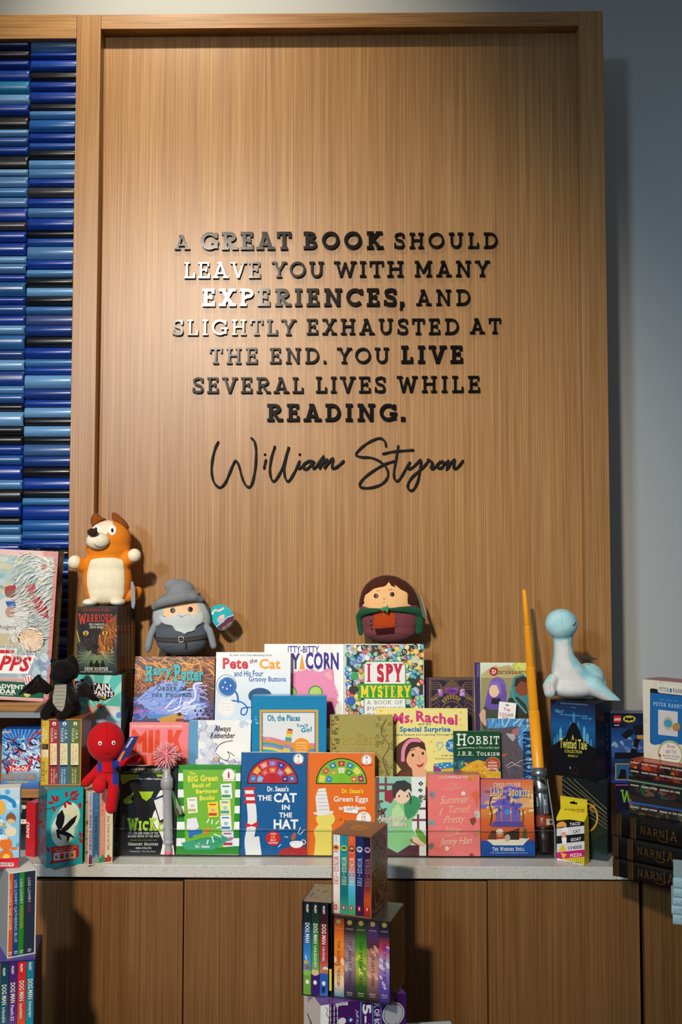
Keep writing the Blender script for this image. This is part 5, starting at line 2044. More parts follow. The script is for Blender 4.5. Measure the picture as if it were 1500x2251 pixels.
def art(b):
    k = b.K()
    k.sl, k.xr = -.13, 101
    k.bg('#1fa6ae')
    k.glow(142, 1822, 34, 50, '#f3ecc8', '#1fa6ae')
    k.glow(152, 1800, 24, 30, '#f4e7b4', '#dff0dc')
    k.glow(138, 1830, 26, 36, '#f4f0d8', '#c9e6d4')
    k.l([(101, 1778), (120, 1778), (140, 1771), (160, 1760)], 1.4, '#2a2420', sm=True)
    for x, y, ro in ((117, 1756, 60), (122, 1762, 20), (112, 1766, 10), (126, 1758, 70), (146, 1752, 80), (158, 1752, 120), (165, 1750, 150), (168, 1757, 150), (163, 1764, 10), (152, 1772, 30), (143, 1775, 80), (118, 1780, 60), (176, 1780, 90), (178, 1858, 60), (177, 1845, 80), (106, 1868, 60)):
        k.e(x, y, 7, 3, '#b8222c', rot=ro)
    # black bird diving
    k.p([(122, 1813), (126, 1795), (137, 1784), (142, 1800), (141, 1812), (136, 1826), (128, 1828)], '#17161a')
    k.p([(134, 1828), (145, 1818), (156, 1808), (170, 1800), (164, 1816), (150, 1830), (142, 1834)], '#17161a')
    k.p([(123, 1826), (133, 1828), (146, 1834), (156, 1840), (166, 1852), (154, 1846), (148, 1860), (146, 1844), (134, 1838), (130, 1838), (136, 1852), (126, 1844)], '#17161a')
    k.p([(112, 1863), (173, 1866), (174, 1892), (160, 1898), (120, 1900), (108, 1902), (114, 1890)], '#c2202a')
    k.t('THE HUNGER GAMES', 117, 1868, 168, 1871, '#e9b45a', 'slab')
    k.t('COLLECTION CONTAINS', 122, 1873, 162, 1875.5, '#f4e6d4', 'bold')
    k.r(118, 1878, 166, 1894.5, '#f2d9c8')
    for i, c in enumerate(('#9fb4c4', '#c9402c', '#a58ab4', '#d9a83a')):
        k.r(119.5 + i * 11.6, 1880, 129 + i * 11.6, 1893, c)
        k.p([(121.5 + i * 11.6, 1884), (127 + i * 11.6, 1888), (123 + i * 11.6, 1890)], '#1c1a1c')
    s_ = b.K('left')
    s_.blobs(78, 1725, 101, 1900, 26, 3, 6, ['#b8222c', '#a03038', '#c9404a'], .45, seed=71)
    s_ = b.K('top')
    s_.blobs(78, 1715, 180, 1738, 16, 3, 6, ['#b8626a', '#8ac0c0'], .4, seed=72)


rt = carton(b, 'turquoise boxed set with a black diving bird, standing on the worktop corner', '#1fa6ae', 'book box', 'boxed_set', 'boxed sets at the left', art=art, top='#5fb4b0', left='#178a92')
fm = MB()
fm.box(-.001, b.w + .001, -.0016, b.d + .001, 0.0, b.h + .0018, '#ffffff')
fm.build('shrink_wrap', FILM, rt, b.M)['label'] = 'clear shrink film'
ztl = COUNTER + .0005 + b.h + .0022

# --- four spines in an orange slipcase on top of it
b = onZ(88.5, 1726.5, 177.5, 1581, ztl, yaw=.05, d=.112)
tok = b


def lspine(x0, x1, top, title, tcol, plate='#e9d6a2'):
    def f(k):
        m_ = (x0 + x1) / 2
        k.e(m_ + 1, 1591, 4.2, 4.2, '#f0e9d8')
        k.p([(m_ - 1, 1594), (m_ + 1, 1587.5), (m_ + 3, 1594)], top)
        k.sp('J.R.R.', m_ + 1.5, m_ + 6.5, 1604, 1626, tcol, 'slab')
        k.sp('TOLKIEN', m_ - 6.5, m_ - 1.5, 1600, 1631, tcol, 'slab')
        k.r(x0 + 3, 1634, x1 - 4, 1681.5, plate)
        k.r(x0 + 3, 1682, x1 - 4, 1685, '#2a1c18')
        k.sp('THE LORD', m_ + .5, m_ + 4.5, 1642, 1674, '#6a4a34', 'slabthin')
        k.sp('OF THE RINGS', m_ - 6, m_ - 2, 1637, 1679, '#6a4a34', 'slabthin')
        ws = title.split('|')
        if len(ws) == 3:
            k.sp(ws[0], m_ + 4, m_ + 7, 1700, 1710, tcol, 'slab')
            ws = ws[1:]
        k.sp(ws[0], m_ - .5, m_ + 3, 1690, 1722, tcol, 'slab')
        k.sp(ws[1], m_ - 6, m_ - 2.5, 1690, 1722, tcol, 'slab')
    return f


def yspine(k):
    k.ring(97.5, 1592, 3.4, 3.4, .8, '#8a7420')
    k.sp('J.R.R', 99.5, 104, 1606, 1624, '#f4ecc8', 'slab')
    k.sp('TOLKIEN', 92, 97, 1601, 1631, '#f4ecc8', 'slab')
    k.r(87, 1635.5, 106, 1647.5, '#2a2214')
    for yy in (1637.5, 1640.5, 1643.5):
        k.r(92, yy, 102, yy + 1.2, '#8a7a4a')
    k.r(87, 1647.5, 106, 1665, '#ead9a8')
    for yy, s_ in ((1649.5, 'THE'), (1653.5, 'LORD'), (1657.5, 'OF THE'), (1661.5, 'RINGS')):
        k.t(s_, 92, yy, 102, yy + 2.4, '#c98a4a', 'slab')
    k.sp('The', 100, 104, 1692, 1700, '#8a7a2a', 'slab')
    k.sp('HOBBIT', 91, 98.5, 1673, 1719, '#2c2410', 'slabthin')


slipcase(b, 'orange slipcase of four old-style paperbacks, under the black plush dragon', '#c98a3a', [
    (89.5, 107, '#cdb13a', 'mustard yellow spine, leftmost in the orange slipcase', yspine),
    (107.4, 129, '#9c3238', 'dark red spine, second in the orange slipcase', lspine(107.4, 129, '#9c3238', 'The|Fellowship|of the Ring', '#f0e2c8')),
    (129.4, 152.4, '#3f6a86', 'slate blue spine, third in the orange slipcase', lspine(129.4, 152.4, '#3f6a86', 'The Two|Towers', '#efe6cc')),
    (152.8, 176.5, '#5d6b34', 'olive green spine, rightmost in the orange slipcase', lspine(152.8, 176.5, '#5d6b34', 'The Return|of the King', '#efe6cc'))],
    group='boxed sets at the left', top='#d98a34', right='#8a3a2c', film=True)
ztok = ztl + b.h

# --- small slipcase of four pastel spines
b = Box(atZ(193, 1902.5, COUNTER + .0005), teal.yaw, 0, 0, x1=247, ytop=1741.5, d=.1, ybot=1893)
pop = b


def pspine(xm, tcol, star, acol, title, foot):
    def f(k):
        k.sl, k.xr = -.17, 193
        dy = .17 * (xm - 193)
        k.sp('Travers', xm - 1.8, xm + 2.2, 1748 + dy, 1772 + dy, acol, 'slab')
        k.e(xm, 1782 + dy, 1.5, 1.5, star, n=8)
        k.sp(title, xm - 2.8, xm + 3.4, (1794 if len(title) > 13 else 1792) + dy, 1868 + dy, tcol, 'slab')
        k.r(xm - 9, 1884 + dy, xm + 9, 1910 + dy, foot)
        k.e(xm, 1884 + dy, 2.6, 6, foot)
    return f


slipcase(b, 'cream slipcase of four pastel paperbacks, under the red and blue plush', '#efe2bc', [
    (194, 203.5, '#b9b6d8', 'lavender spine, leftmost in the cream slipcase', pspine(199, '#8a2a7a', '#7a3a7a', '#5a4a7a', 'Mary Poppins', '#8a2a6a')),
    (203.8, 219, '#3f779c', 'blue spine, second in the cream slipcase', pspine(211.5, '#1c3a5a', '#a9d0dc', '#5a86a4', 'Mary Poppins Comes Back', '#8ab4ac')),
    (219.3, 231.5, '#ee9a80', 'salmon spine, third in the cream slipcase', pspine(225.5, '#e9cfa8', '#c9303a', '#b84a4a', 'Mary Poppins Opens the Door', '#3a9a74')),
    (231.8, 246, '#ece2bc', 'cream spine, rightmost in the cream slipcase', pspine(238.5, '#b8442c', '#3a8a4a', '#8a7a5a', 'Mary Poppins in the Park', '#b8442c'))],
    group='boxed sets at the left', left='#e9cfa4', top='#e6cf9c', art=lambda b: b.K('left').blobs(180, 1730, 193, 1905, 22, 2, 5, ['#7a9a5a', '#d89a6a', '#4a8a8a', '#e0b48a'], .8, seed=75))
zpop = COUNTER + .0005 + b.h

# --- red and black boxes behind the turquoise set
b = onZ(56, 1881, 76, 1763, COUNTER + .0005, yaw=-.42, d=.055, ybot=1893)
carton(b, 'narrow red box lettered up its side, between the turquoise set and the creature box', '#c01c24', 'box', 'carton', 'boxed sets at the left', art=lambda b: b.K().tq('BUNDLE', [(58, 1840), (58.5, 1806), (64.5, 1808), (64, 1842)], '#f2e9e4', 'bold'))
b = onZ(28, 1868, 57, 1764, COUNTER + .0005, yaw=0.0, d=.05)


def art(b):
    k = b.K()
    k.bgg('#1c2422', '#16181a', '#121414', '#16221f')
    k.p([(44, 1768), (52, 1770), (47, 1788), (44, 1786)], '#6a8a7a')
    k.e(53, 1774, 4.4, 4.4, '#f0efe8')
    k.ring(53, 1774, 2.4, 2.4, .9, '#2a2a2a')
    k.r(40, 1801, 58, 1811, '#ece4cc')
    k.r(47, 1803, 54, 1804.4, '#7a7464').r(47, 1806, 53, 1807.4, '#7a7464')


carton(b, 'black game box with a cream band, left of the narrow red box', '#141617', 'box', 'carton', 'boxed sets at the left', art=art)

# --- tower behind: dark red carton, turquoise comic set, dark cat set
zc1 = atY(210, 1640, 2.80).z
zB = zc1
O = atYZ(166, 2.805, COUNTER + .0005)
b = Box(O, 0, 0, 0, x1=266, h=zB - COUNTER - .0012, d=.13)
carton(b, 'plain dark red carton under the turquoise comic set', '#5a1c20', 'box', 'carton')
O = atYZ(163, 2.80, zB + .0008)
b = Box(O, -.02, 0, 0, x1=265.5, ytop=1483, d=.13)
cu = b


def art(b):
    k = b.K()
    k.bg('#5cc0b4')
    for i in range(11):
        a0 = math.radians(20 + i * 29)
        a1 = a0 + .2
        k.p([(215, 1560), (215 + 160 * cos(a0), 1560 + 160 * sin(a0)), (215 + 160 * cos(a1), 1560 + 160 * sin(a1))], '#9fdccd')
        k.k -= 1
    k.k += 1
    k.p([(160, 1500), (182, 1492), (188, 1500), (240, 1503), (246, 1518), (252, 1522), (250, 1532), (240, 1536), (232, 1540), (205, 1536), (170, 1520)], '#17161a')
    k.t('The', 171, 1495, 183, 1503, '#f0e6e4', 'fat')
    k.t('CAPTAIN', 166, 1500, 242, 1516, '#f0e6e4', 'fat', tilt=3)
    k.t('UNDERPANTS', 160, 1514, 249, 1527, '#f0e6e4', 'fat', tilt=6)
    for i, (c, ch) in enumerate((('#e8642c', 'C'), ('#5ab0e0', 'O'), ('#d83a2c', 'L'), ('#6ac04a', 'O'), ('#f2c82c', 'R'))):
        k.t(ch, 211 + i * 4.6, 1527 + i * .8, 215.3 + i * 4.6, 1534 + i * .8, c, 'fat')
    k.p([(190, 1552), (200, 1549), (212, 1560), (212, 1580), (190, 1580)], '#dfa08c')
    k.e(219, 1552, 6, 6, '#c9302c')
    k.p([(231, 1551), (264, 1553), (264, 1572), (246, 1575), (228, 1568)], '#ddd6d0')
    k.e(232, 1573, 13, 9, '#b9bcc8')
    k.e(262, 1572, 7, 7, '#6a8ac4')
    k.p([(190, 1582), (212, 1580), (240, 1582), (266, 1584), (266, 1650), (190, 1650)], '#a9b4c4')
    s_ = b.K('right')
    for i in range(8):
        s_.r(266 + i * 2.4, 1470, 267.6 + i * 2.4, 1660, ['#22303a', '#3a2a1c', '#5a4a2a', '#2a1c24'][i % 4])


rt = carton(b, 'turquoise comic boxed set with sunburst rays, under the dark cat set', '#5cc0b4', 'book box', 'boxed_set', 'boxed sets at the left', art=art, right='#161a20', top='#24403e')
zw = zB + .0008 + b.h + .0008
O = atYZ(168, 2.80, zw)
b = Box(O, -.07, 0, 0, x1=256.5, ytop=1334, d=.14)
dright(b, 301, 1400)
b.d = min(max(b.d, .09), .17)
war = b


def art(b):
    k = b.K()
    k.bgg('#3a3226', '#2a2620', '#33302a', '#4a5a50', '#2a3a3c', '#3a4a42', '#1a201e')
    k.glow(212, 1445, 46, 30, '#7a8a5a', '#2a3a3a')
    # generic dark animal face with amber eyes
    k.p([(168, 1336), (178, 1344), (190, 1350), (215, 1348), (240, 1346), (256, 1335), (256, 1390), (250, 1415), (236, 1436), (214, 1440), (194, 1432), (176, 1412), (168, 1385)], '#2c2420')
    k.p([(214, 1438), (216, 1400), (232, 1370), (256, 1350), (256, 1395), (246, 1420), (232, 1436)], '#8a4a1c')
    k.strands(218, 1370, 256, 1430, 60, 1.2, ['#c9762a', '#7a3a18', '#e09a3c', '#5a2a14'], 18, 60, seed=81)
    k.strands(168, 1350, 212, 1425, 50, 1.2, ['#3c302a', '#1c1816', '#4a3a30'], 18, 110, seed=82)
    k.l([(168, 1362), (169, 1385), (176, 1412)], 1.8, '#c9b83a', sm=True)
    for x in (189, 231):
        k.e(x, 1391, 8.5, 6.5, '#120e0c')
        k.e(x, 1391.5, 6.5, 5.4, '#d8a02c')
        k.e(x, 1391.5, 1.6, 4.8, '#14100c')
    k.e(188, 1388.5, 4, 2, '#5ab0b8')
    k.p([(203, 1420), (212, 1417), (219, 1421), (211, 1428)], '#1c1210')
    for s_ in (-1, 1):
        for i in range(4):
            k.l([(211 + s_ * 10, 1430 + i), (211 + s_ * 26, 1436 + i * 5), (211 + s_ * 40, 1432 + i * 9)], .5, '#c9c4b0', sm=True)
    for x, w_ in ((201, 6), (213, 8), (226, 6)):
        k.e(x, 1462, w_ * .8, 6, '#141614')
        k.e(x, 1454, 2.4, 2.6, '#141614')
    k.t('THE BROKEN CODE', 182, 1338, 240, 1343, '#b8341c', 'slab')
    k.t('W', 173, 1349, 190, 1372, '#d8402a', 'slab')
    k.t('ARRIORS', 190.5, 1350, 247, 1367, '#d8402a', 'slab')
    k.t('THE COMPLETE', 196, 1370.5, 230, 1375, '#e9e4d4', 'slab')
    k.t('SIXTH SERIES', 198, 1377, 228, 1381, '#e9e4d4', 'slab')
    k.t('ERIN HUNTER', 187, 1467, 238, 1474, '#ece6d8', 'slab')
    k.t('#1 NEW YORK TIMES BESTSELLING AUTHOR', 177, 1475.5, 248, 1478, '#d9d4c6', 'bold')
    s_ = b.K('right')
    n = 6
    for i in range(n):
        xa = 257.5 + i * 7.4
        s_.r(xa, 1300, xa + 6.6, 1500, ['#241c34', '#20263c', '#2c1c30', '#1e2030', '#241a2c', '#1a1c28'][i])
        s_.t(str(i + 1), xa + 1.5, 1374, xa + 4, 1379, '#d9d4cc')
        s_.e(xa + 3, 1384, 3, 4.6, '#b82a34')
        s_.sp('THE LOST STARS|THE SILENT THAW|VEIL OF SHADOWS|DARKNESS WITHIN|PLACE OF NO STARS|LIGHT IN THE MIST'.split('|')[i], xa + 2, xa + 4.4, 1395, 1440, '#8a86a0', 'slab')
        s_.r(xa, 1445, xa + 6.6, 1472, '#6a2230')


rt = carton(b, 'dark boxed set with an amber-eyed animal face, under the orange plush dog', '#1c1a1e', 'book box', 'boxed_set', 'boxed sets at the left', art=art, right='#14121c', top='#4a4438')
zdog = zw + b.h + .0006

# --- film-wrapped advent calendar on the upper shelf
Br = atYZ(103, 2.79, zs1 + .0006)
roll = -.045
w_ = .34
Mt = basis(Br, 0, 0, roll)
O = Br - Vector((Mt[0][0], Mt[1][0], Mt[2][0])) * w_
b = Box(O, 0, .02, roll, w=w_, h=.425, d=.055)
b.h = local_at(b.M, 127, 1213).z
b.w = local_at(b.M, 116, 1400).x


def art(b):
    k = b.K()
    k.bg('#d9d0c4')
    sl = .05
    k.sl, k.xr = sl, 0
    # candy-stripe border
    k.r(-200, 1200, 130, 1560, '#e9dcd4')
    for i in range(120):
        y = 1205 + i * 3.0
        k.p([(95, y + 4), (130, y - 4), (130, y - 2), (95, y + 6)], '#c8443c')
        k.k -= 1
    for i in range(70):
        x = -110 + i * 3.2
        k.p([(x, 1532), (x + 5, 1548), (x + 6.6, 1548), (x + 1.6, 1532)], '#c8443c')
        k.p([(x, 1206), (x + 5, 1220), (x + 6.6, 1220), (x + 1.6, 1206)], '#d89084')
        k.k -= 2
    k.k += 2
    k.p([(-200, 1219), (119, 1219), (98, 1530), (-200, 1530)], '#a9bdb8')
    k.blobs(-60, 1222, 112, 1300, 70, 5, 14, ['#c3cfc0', '#8fb0b4', '#d8d4b4', '#9ab8a8', '#c9c0a4', '#b4c8d0'], .5, seed=91, rot=-15)
    k.p([(77, 1232), (108, 1232), (108, 1268), (77, 1266)], '#cfdcd8')
    k.p([(88, 1240), (98, 1234), (106, 1240), (96, 1252)], '#c98a6a')
    k.blobs(-40, 1290, 104, 1370, 60, 5, 13, ['#bfc4c4', '#d4d4d0', '#9fb0b0', '#c8b8a8', '#a8a49a', '#8aa09c'], .6, seed=92, rot=30)
    # plain figure-sized patches where the printed players stand
    k.e(22, 1300, 12, 14, '#8a5a48')
    k.p([(10, 1290), (34, 1284), (36, 1294), (12, 1298)], '#a83038')
    k.p([(-20, 1330), (12, 1312), (44, 1314), (64, 1340), (54, 1400), (-30, 1410)], '#d2d0cc')
    k.p([(12, 1322), (32, 1318), (36, 1332), (20, 1340)], '#2f5aa4')
    k.e(22, 1345, 10, 12, '#b8907a')
    k.p([(72, 1304), (86, 1306), (104, 1330), (108, 1356), (90, 1348), (78, 1334)], '#b83a44')
    k.p([(55, 1285), (76, 1278), (82, 1296), (66, 1304)], '#b84a50')
    k.t('Dodgers', -8, 1373, 37, 1386, '#26344e', 'script', tilt=-1)
    k.r(-40, 1392, 45, 1420, '#c4b896')
    for i in range(24):
        a = i * pi / 12
        k.e(70 + 26 * cos(a), 1402 + 26 * sin(a), 3.6, 3.6, '#3a2a24', n=8)
        k.k -= 1
    k.k += 1
    k.e(70, 1402, 26.5, 26.5, '#e6bf94')
    for i in range(14):
        k.l([(50, 1408), (96, 1384 + i * 3)], .6, '#f4dcc0')
    k.r(-100, 1430, 104, 1500, '#9fb4bc')
    k.blobs(40, 1440, 102, 1500, 24, 5, 11, ['#b4c8d0', '#8a9ab4', '#a0a4c4', '#c4d4d8'], 1.2, seed=93)
    # lettering
    k.p([(-60, 1427), (38, 1424), (36, 1438), (78, 1437), (62, 1478), (-60, 1482)], '#f4f2ee')
    k.p([(-20, 1429), (34, 1427), (31, 1435), (-20, 1437)], '#c8282e')
    def slant(s_, x0, x1):
        k.tq(s_, [(x0 + 9, 1440), (x1 + 9, 1440), (x1 - 3, 1474), (x0 - 3, 1474)], '#cc1f28', 'fat')
    slant('TOPPS', -66, 64)
    k.p([(-100, 1489), (102, 1488), (102, 1495), (-100, 1496)], '#ecdcd4')
    for i in range(60):
        x = -90 + i * 3.2
        k.p([(x, 1489), (x + 3, 1496), (x + 4.6, 1496), (x + 1.6, 1489)], '#c8443c')
        k.k -= 1
    k.k += 1
    k.p([(-200, 1497), (98, 1497), (96, 1530), (-200, 1530)], '#1f5a3c')
    k.t('HOLIDAY ADVENT', -76, 1503, 53, 1513, '#f2f0e8', 'fat')
    k.t('CALENDAR', -55, 1514, 36, 1524, '#f2f0e8', 'fat')
    k.r(2, 1525, 30, 1527, '#b0c0a8')
    k.e(60, 1524, 7, 5, '#d9c06a')
    k.p([(54, 1484), (66, 1480), (75, 1488), (74, 1500), (56, 1502)], '#f0e6e0')
    for i in range(3):
        k.l([(56 + i * 6, 1484), (60 + i * 6, 1500)], 2, '#c8282e')


rt = carton(b, 'large film-wrapped holiday advent calendar box leaning on the upper shelf at far left', '#cfc4b4', 'box', 'carton', art=art, right='#2c2a28', top='#c9bfb4')
# crinkled wrap: a rippled sheet over the front and round the right side, with gathered folds along the top
fm = MB()
nx, nz = 60, 70
R = random.Random(17)
ph = [(R.uniform(20, 70), R.uniform(20, 90), R.uniform(0, 6), R.uniform(.3, 1)) for _ in range(9)]


def rip(x, z):
    t_ = sum(a * sin(f1 * x * 2.2 + f2 * z + p) for f1, f2, p, a in ph) / 5
    return .0016 * t_


rows = []
for j in range(nz + 1):
    z = b.h * (0.22 + .80 * j / nz)
    rows.append([(x := b.w * (.25 + .755 * i / nx), -.0055 + rip(x, z), z) for i in range(nx + 1)])
fm.grid(rows, (1, 1, 1))
rows2 = []
for j in range(nz + 1):
    z = b.h * (0.22 + .80 * j / nz)
    rows2.append([(b.w * 1.005 + .004 + rip(z, y_ * 3), y_, z) for y_ in (-.004, .008, .02, .034, .048)])
fm.grid(rows2, (1, 1, 1))
rows3 = []
for i in range(nx + 1):
    x = b.w * (.25 + .755 * i / nx)
    rows3.append([(x, y_, b.h * 1.02 + .004 + .004 * abs(sin(x * 90 + y_ * 60)) + rip(x * 2, y_ * 4)) for y_ in (-.0055, .006, .02, .035, .05)])
fm.grid(rows3, (1, 1, 1))
STREAK = colmat('film_glare_paint', 0.25, 0.6, var=0.02)
fo = fm.build('shrink_wrap', FILM, rt, b.M)
fo['label'] = 'crinkled clear film with creases painted pale as glare'
cr = MB()
for _ in range(760):                       # raised film creases, coloured pale to paint in the wrap's glare
    x, z = R.uniform(b.w * .62, b.w * .985), R.uniform(b.h * .30, b.h * .985)
    a = 1.15 * sin(6.5 * z / b.h + 4 * x / b.w) - .25 + R.uniform(-.28, .28)
    L_ = R.uniform(.008, .04)
    w2 = R.uniform(.0005, .0015)
    pts = [(x + L_ * t_ * cos(a), -.0073 - .001 * sin(pi * t_), z + L_ * t_ * sin(a)) for t_ in (0, .25, .5, .75, 1)]
    if max(p[0] for p in pts) < b.w * .995 and max(p[2] for p in pts) < b.h:
        cr.tube(pts, [w2 * .2, w2, w2 * 1.2, w2, w2 * .2], '#f2f0ea', seg=4, flat=.5)
co = cr.build('film_glare_crease', STREAK, fo, b.M)
co['kind'] = 'stuff'

# --- card game box on the lower shelf
O = atYZ(2.5, 2.785, zs2 + .0006)
b = Box(O, 0, 0, 0, x1=90, ytop=1603, d=.09)


def art(b):
    k = b.K()
    k.bgg('#1f56b0', '#2f78c8', '#7ab4e0', '#b9dcec', '#6fa8d8', '#2a5cae')
    for i in range(16):
        a = math.radians(200 + i * 9)
        k.p([(45, 1650), (45 + 70 * cos(a), 1650 + 60 * sin(a)), (45 + 70 * cos(a + .06), 1650 + 60 * sin(a + .06))], '#5aa8e0')
        k.k -= 1
    k.k += 1
    k.strands(2, 1622, 88, 1686, 110, 3.2, ['#2c3a6a', '#e6eef4', '#8fb8d8', '#4a5a94', '#c8303c', '#b9cfe4', '#1c2648'], 20, 40, seed=95, curl=2.5)
    k.blobs(66, 1660, 88, 1685, 16, 3, 6, ['#c9283a', '#8a2a5a', '#e0e6f0'], .5, seed=96)
    k.blobs(2, 1668, 20, 1690, 12, 3, 6, ['#6a5a8a', '#9a90b4'], .6, seed=97)
    k.r(5, 1607.5, 23, 1611.5, '#e9c8c8')
    k.t('KONAMI', 6, 1608.3, 22, 1610.8, '#b0404a')
    k.r(76, 1608, 92, 1613, '#c03040')
    k.p([(12, 1690), (24, 1680), (40, 1684), (60, 1680), (68, 1690), (62, 1697), (18, 1697)], '#c21f28')
    k.t('Yu-Gi-Oh!', 20, 1683, 62, 1694, '#f4f2f0', 'fat')
    k.t('TRADING CARD GAME', 22, 1694, 60, 1697, '#f0e9e0', 'bold')
    k.t('BATTLES OF LEGEND', 1.5, 1700, 80, 1714.5, '#4a2410', 'slabbold')
    k.t('BATTLES OF LEGEND', 2.2, 1700.8, 79.4, 1713.8, '#e6a45a', 'slab')
    k.t('MONSTER MAYHEM', 14, 1717, 62, 1721, '#e9c83a', 'fat')


carton(b, 'bright blue trading card box on the lower shelf at far left', '#1f56b0', 'box', 'carton', art=art, top='#2a5cae')

# ------------------------------------------------------------------ tables out of the frame that carry the front stacks
ZT1 = 0.545


def table(name, label, x0, x1, y0, y1, z):
    M = Matrix.Translation((x0, y0, 0))
    root = thing(name, label, 'table', M)
    m_ = MB()
    m_.bbox(0, x1 - x0, 0, y1 - y0, z - .028, z, '#ffffff', b=.002)
    m_.build('tabletop', WOODH, root, M)
    for xx in (.03, x1 - x0 - .07):
        for yy in (.03, y1 - y0 - .07):
            l_ = MB()
            l_.box(xx, xx + .04, yy, yy + .04, 0, z - .0282, '#ffffff')
            l_.build('leg', BLACK, root, M)


table('display_table', 'low wood table below the picture carrying the front book sets', -1.25, .25, 1.9, 2.405, ZT1)
ZT2 = 0.95
table('display_table', 'wood table just beyond the right edge carrying the thick black books', .81, 1.75, 1.75, 2.585, ZT2)

# ------------------------------------------------------------------ stack in front, left
zDM = atY(40, 2111, 2.215).z
O = atY(-62, 2120, 2.195)
O.z = zDM - .216
b = Box(O, .20, 0, 0, x1=77.5, h=.216, d=.15, ybot=2250)
b.w = local_at(b.M, 77, 2112).x
zcar = O.z
c_ = Box(Vector((O.x - .01, O.y + .01, ZT1 + .0005)), .15, 0, 0, w=b.w + .015, h=zcar - ZT1 - .0012, d=.15)
carton(c_, 'flat dark carton below the left front stack', '#23232b', 'box', 'carton')


def dspine(x0, x1, dogcol, sub, subcol, ya=2123, yb=2178, sub0=2208):
    m_ = (x0 + x1) / 2

    def f(k):
        k.sl, k.xr = -.1, 40
        k.sp('PILKEY', m_ - 2, m_ + 3, ya, ya + 18, '#ece9e0', 'fat')
        k.sp('DOG MAN', m_ - 5.6, m_ + 6.8, ya + 36, ya + 82, '#17151a', 'fat')
        k.sp('DOG MAN', m_ - 4.6, m_ + 6.0, ya + 36.6, ya + 81, '#efe9d8', 'bold')
        k.sp(sub, m_ - 5, m_ + 4, ya + 85, ya + 121, '#17151a', 'fat')
        k.sp(sub, m_ - 4.2, m_ + 3.2, ya + 85.6, ya + 120.4, subcol, 'bold')
    return f


slipcase(b, 'dark slipcase of comic hardcovers at the bottom left corner', '#2a2a6a', [
    (-60, -21, '#2c8a3c', 'green spined comic hardcover mostly left of the picture', None),
    (-20.5, -1, '#c87a2a', 'orange spined comic hardcover mostly left of the picture', None),
    (-.5, 17.5, ('#123a4a', '#155a6a', '#2a7a8a'), 'dark teal comic hardcover, leftmost visible in the bottom left slipcase', dspine(-.5, 17.5, '', 'For Whom the Ball Rolls', '#dfe6dc', ya=2125)),
    (18.3, 36.8, ('#4a2068', '#5a2a7a', '#8a64a8'), 'purple comic hardcover, second visible in the bottom left slipcase', dspine(18.3, 36.8, '', 'Fetch-22', '#e9e0ee', ya=2122.5)),
    (37.6, 56, ('#c8222c', '#d83a2a', '#e08a3a'), 'red comic hardcover, third visible in the bottom left slipcase', dspine(37.6, 56, '', 'Grime and Punishment', '#f4e6d0', ya=2120)),
    (56.8, 75, ('#14788a', '#178a9a', '#1c94a4'), 'bright teal comic hardcover, rightmost in the bottom left slipcase', dspine(56.8, 75, '', 'Mothering Heights', '#e4eee8', ya=2118))],
    top='#5a4aa4', right='#3a342a', film=True, bookcat='hardcover_book', group='slipcases in the front stacks')
zl = zDM + .0002

b = onZR(15.5, 2107.5, 77.5, 2096, 1920, zl, .115)


def losp(x0, x1, title, tc):
    m_ = (x0 + x1) / 2

    def f(k):
        k.sl, k.xr = -.17, 45
        k.sp('LOIS LOWRY', m_ - 3.4, m_ + 2.6, 1933, 1987, '#f0eee6', 'thin')
        if title == 'SON':
            k.sp(title, m_ - 3.4, m_ + 3.4, 1991, 2008, tc, 'thin')
        else:
            k.sp(title, m_ - 3.4, m_ + 2.6, 1991, 1991 + len(title) * 5.6, tc, 'thin')
        k.r(m_ - 4, 2089, m_ + 4, 2091, '#d9d4c8').r(m_ - 4, 2093, m_ + 3, 2094.6, '#d9d4c8')
    return f


slipcase(b, 'white slipcase of four slim spines on the left front stack', '#e4e6e0', [
    (16.5, 28.5, '#e05a1c', 'orange spine, leftmost in the white slipcase', losp(16.5, 28.5, 'THE GIVER', '#f4e4c8')),
    (29, 41, '#1c4a8c', 'blue spine, second in the white slipcase', losp(29, 41, 'GATHERING BLUE', '#dfe8d4')),
    (41.6, 53, '#2f8a28', 'green spine, third in the white slipcase', losp(41.6, 53, 'MESSENGER', '#d8b43a')),
    (54, 75.5, '#2c3648', 'wide navy spine, rightmost in the white slipcase', losp(54, 75.5, 'SON', '#a8324a'))],
    left='#c9cfc8', top='#e9ebe6', film=True, group='slipcases in the front stacks')
zlo = zl + b.h + .0016

O = atZ(-34, 1911, zlo)
b = Box(O, .26, 0, 0, x1=42.5, ytop=1734, d=.05, ybot=1900)
b.w = local_at(b.M, 42.5, 1820).x
b.h = local_at(b.M, 42, 1732.5).z


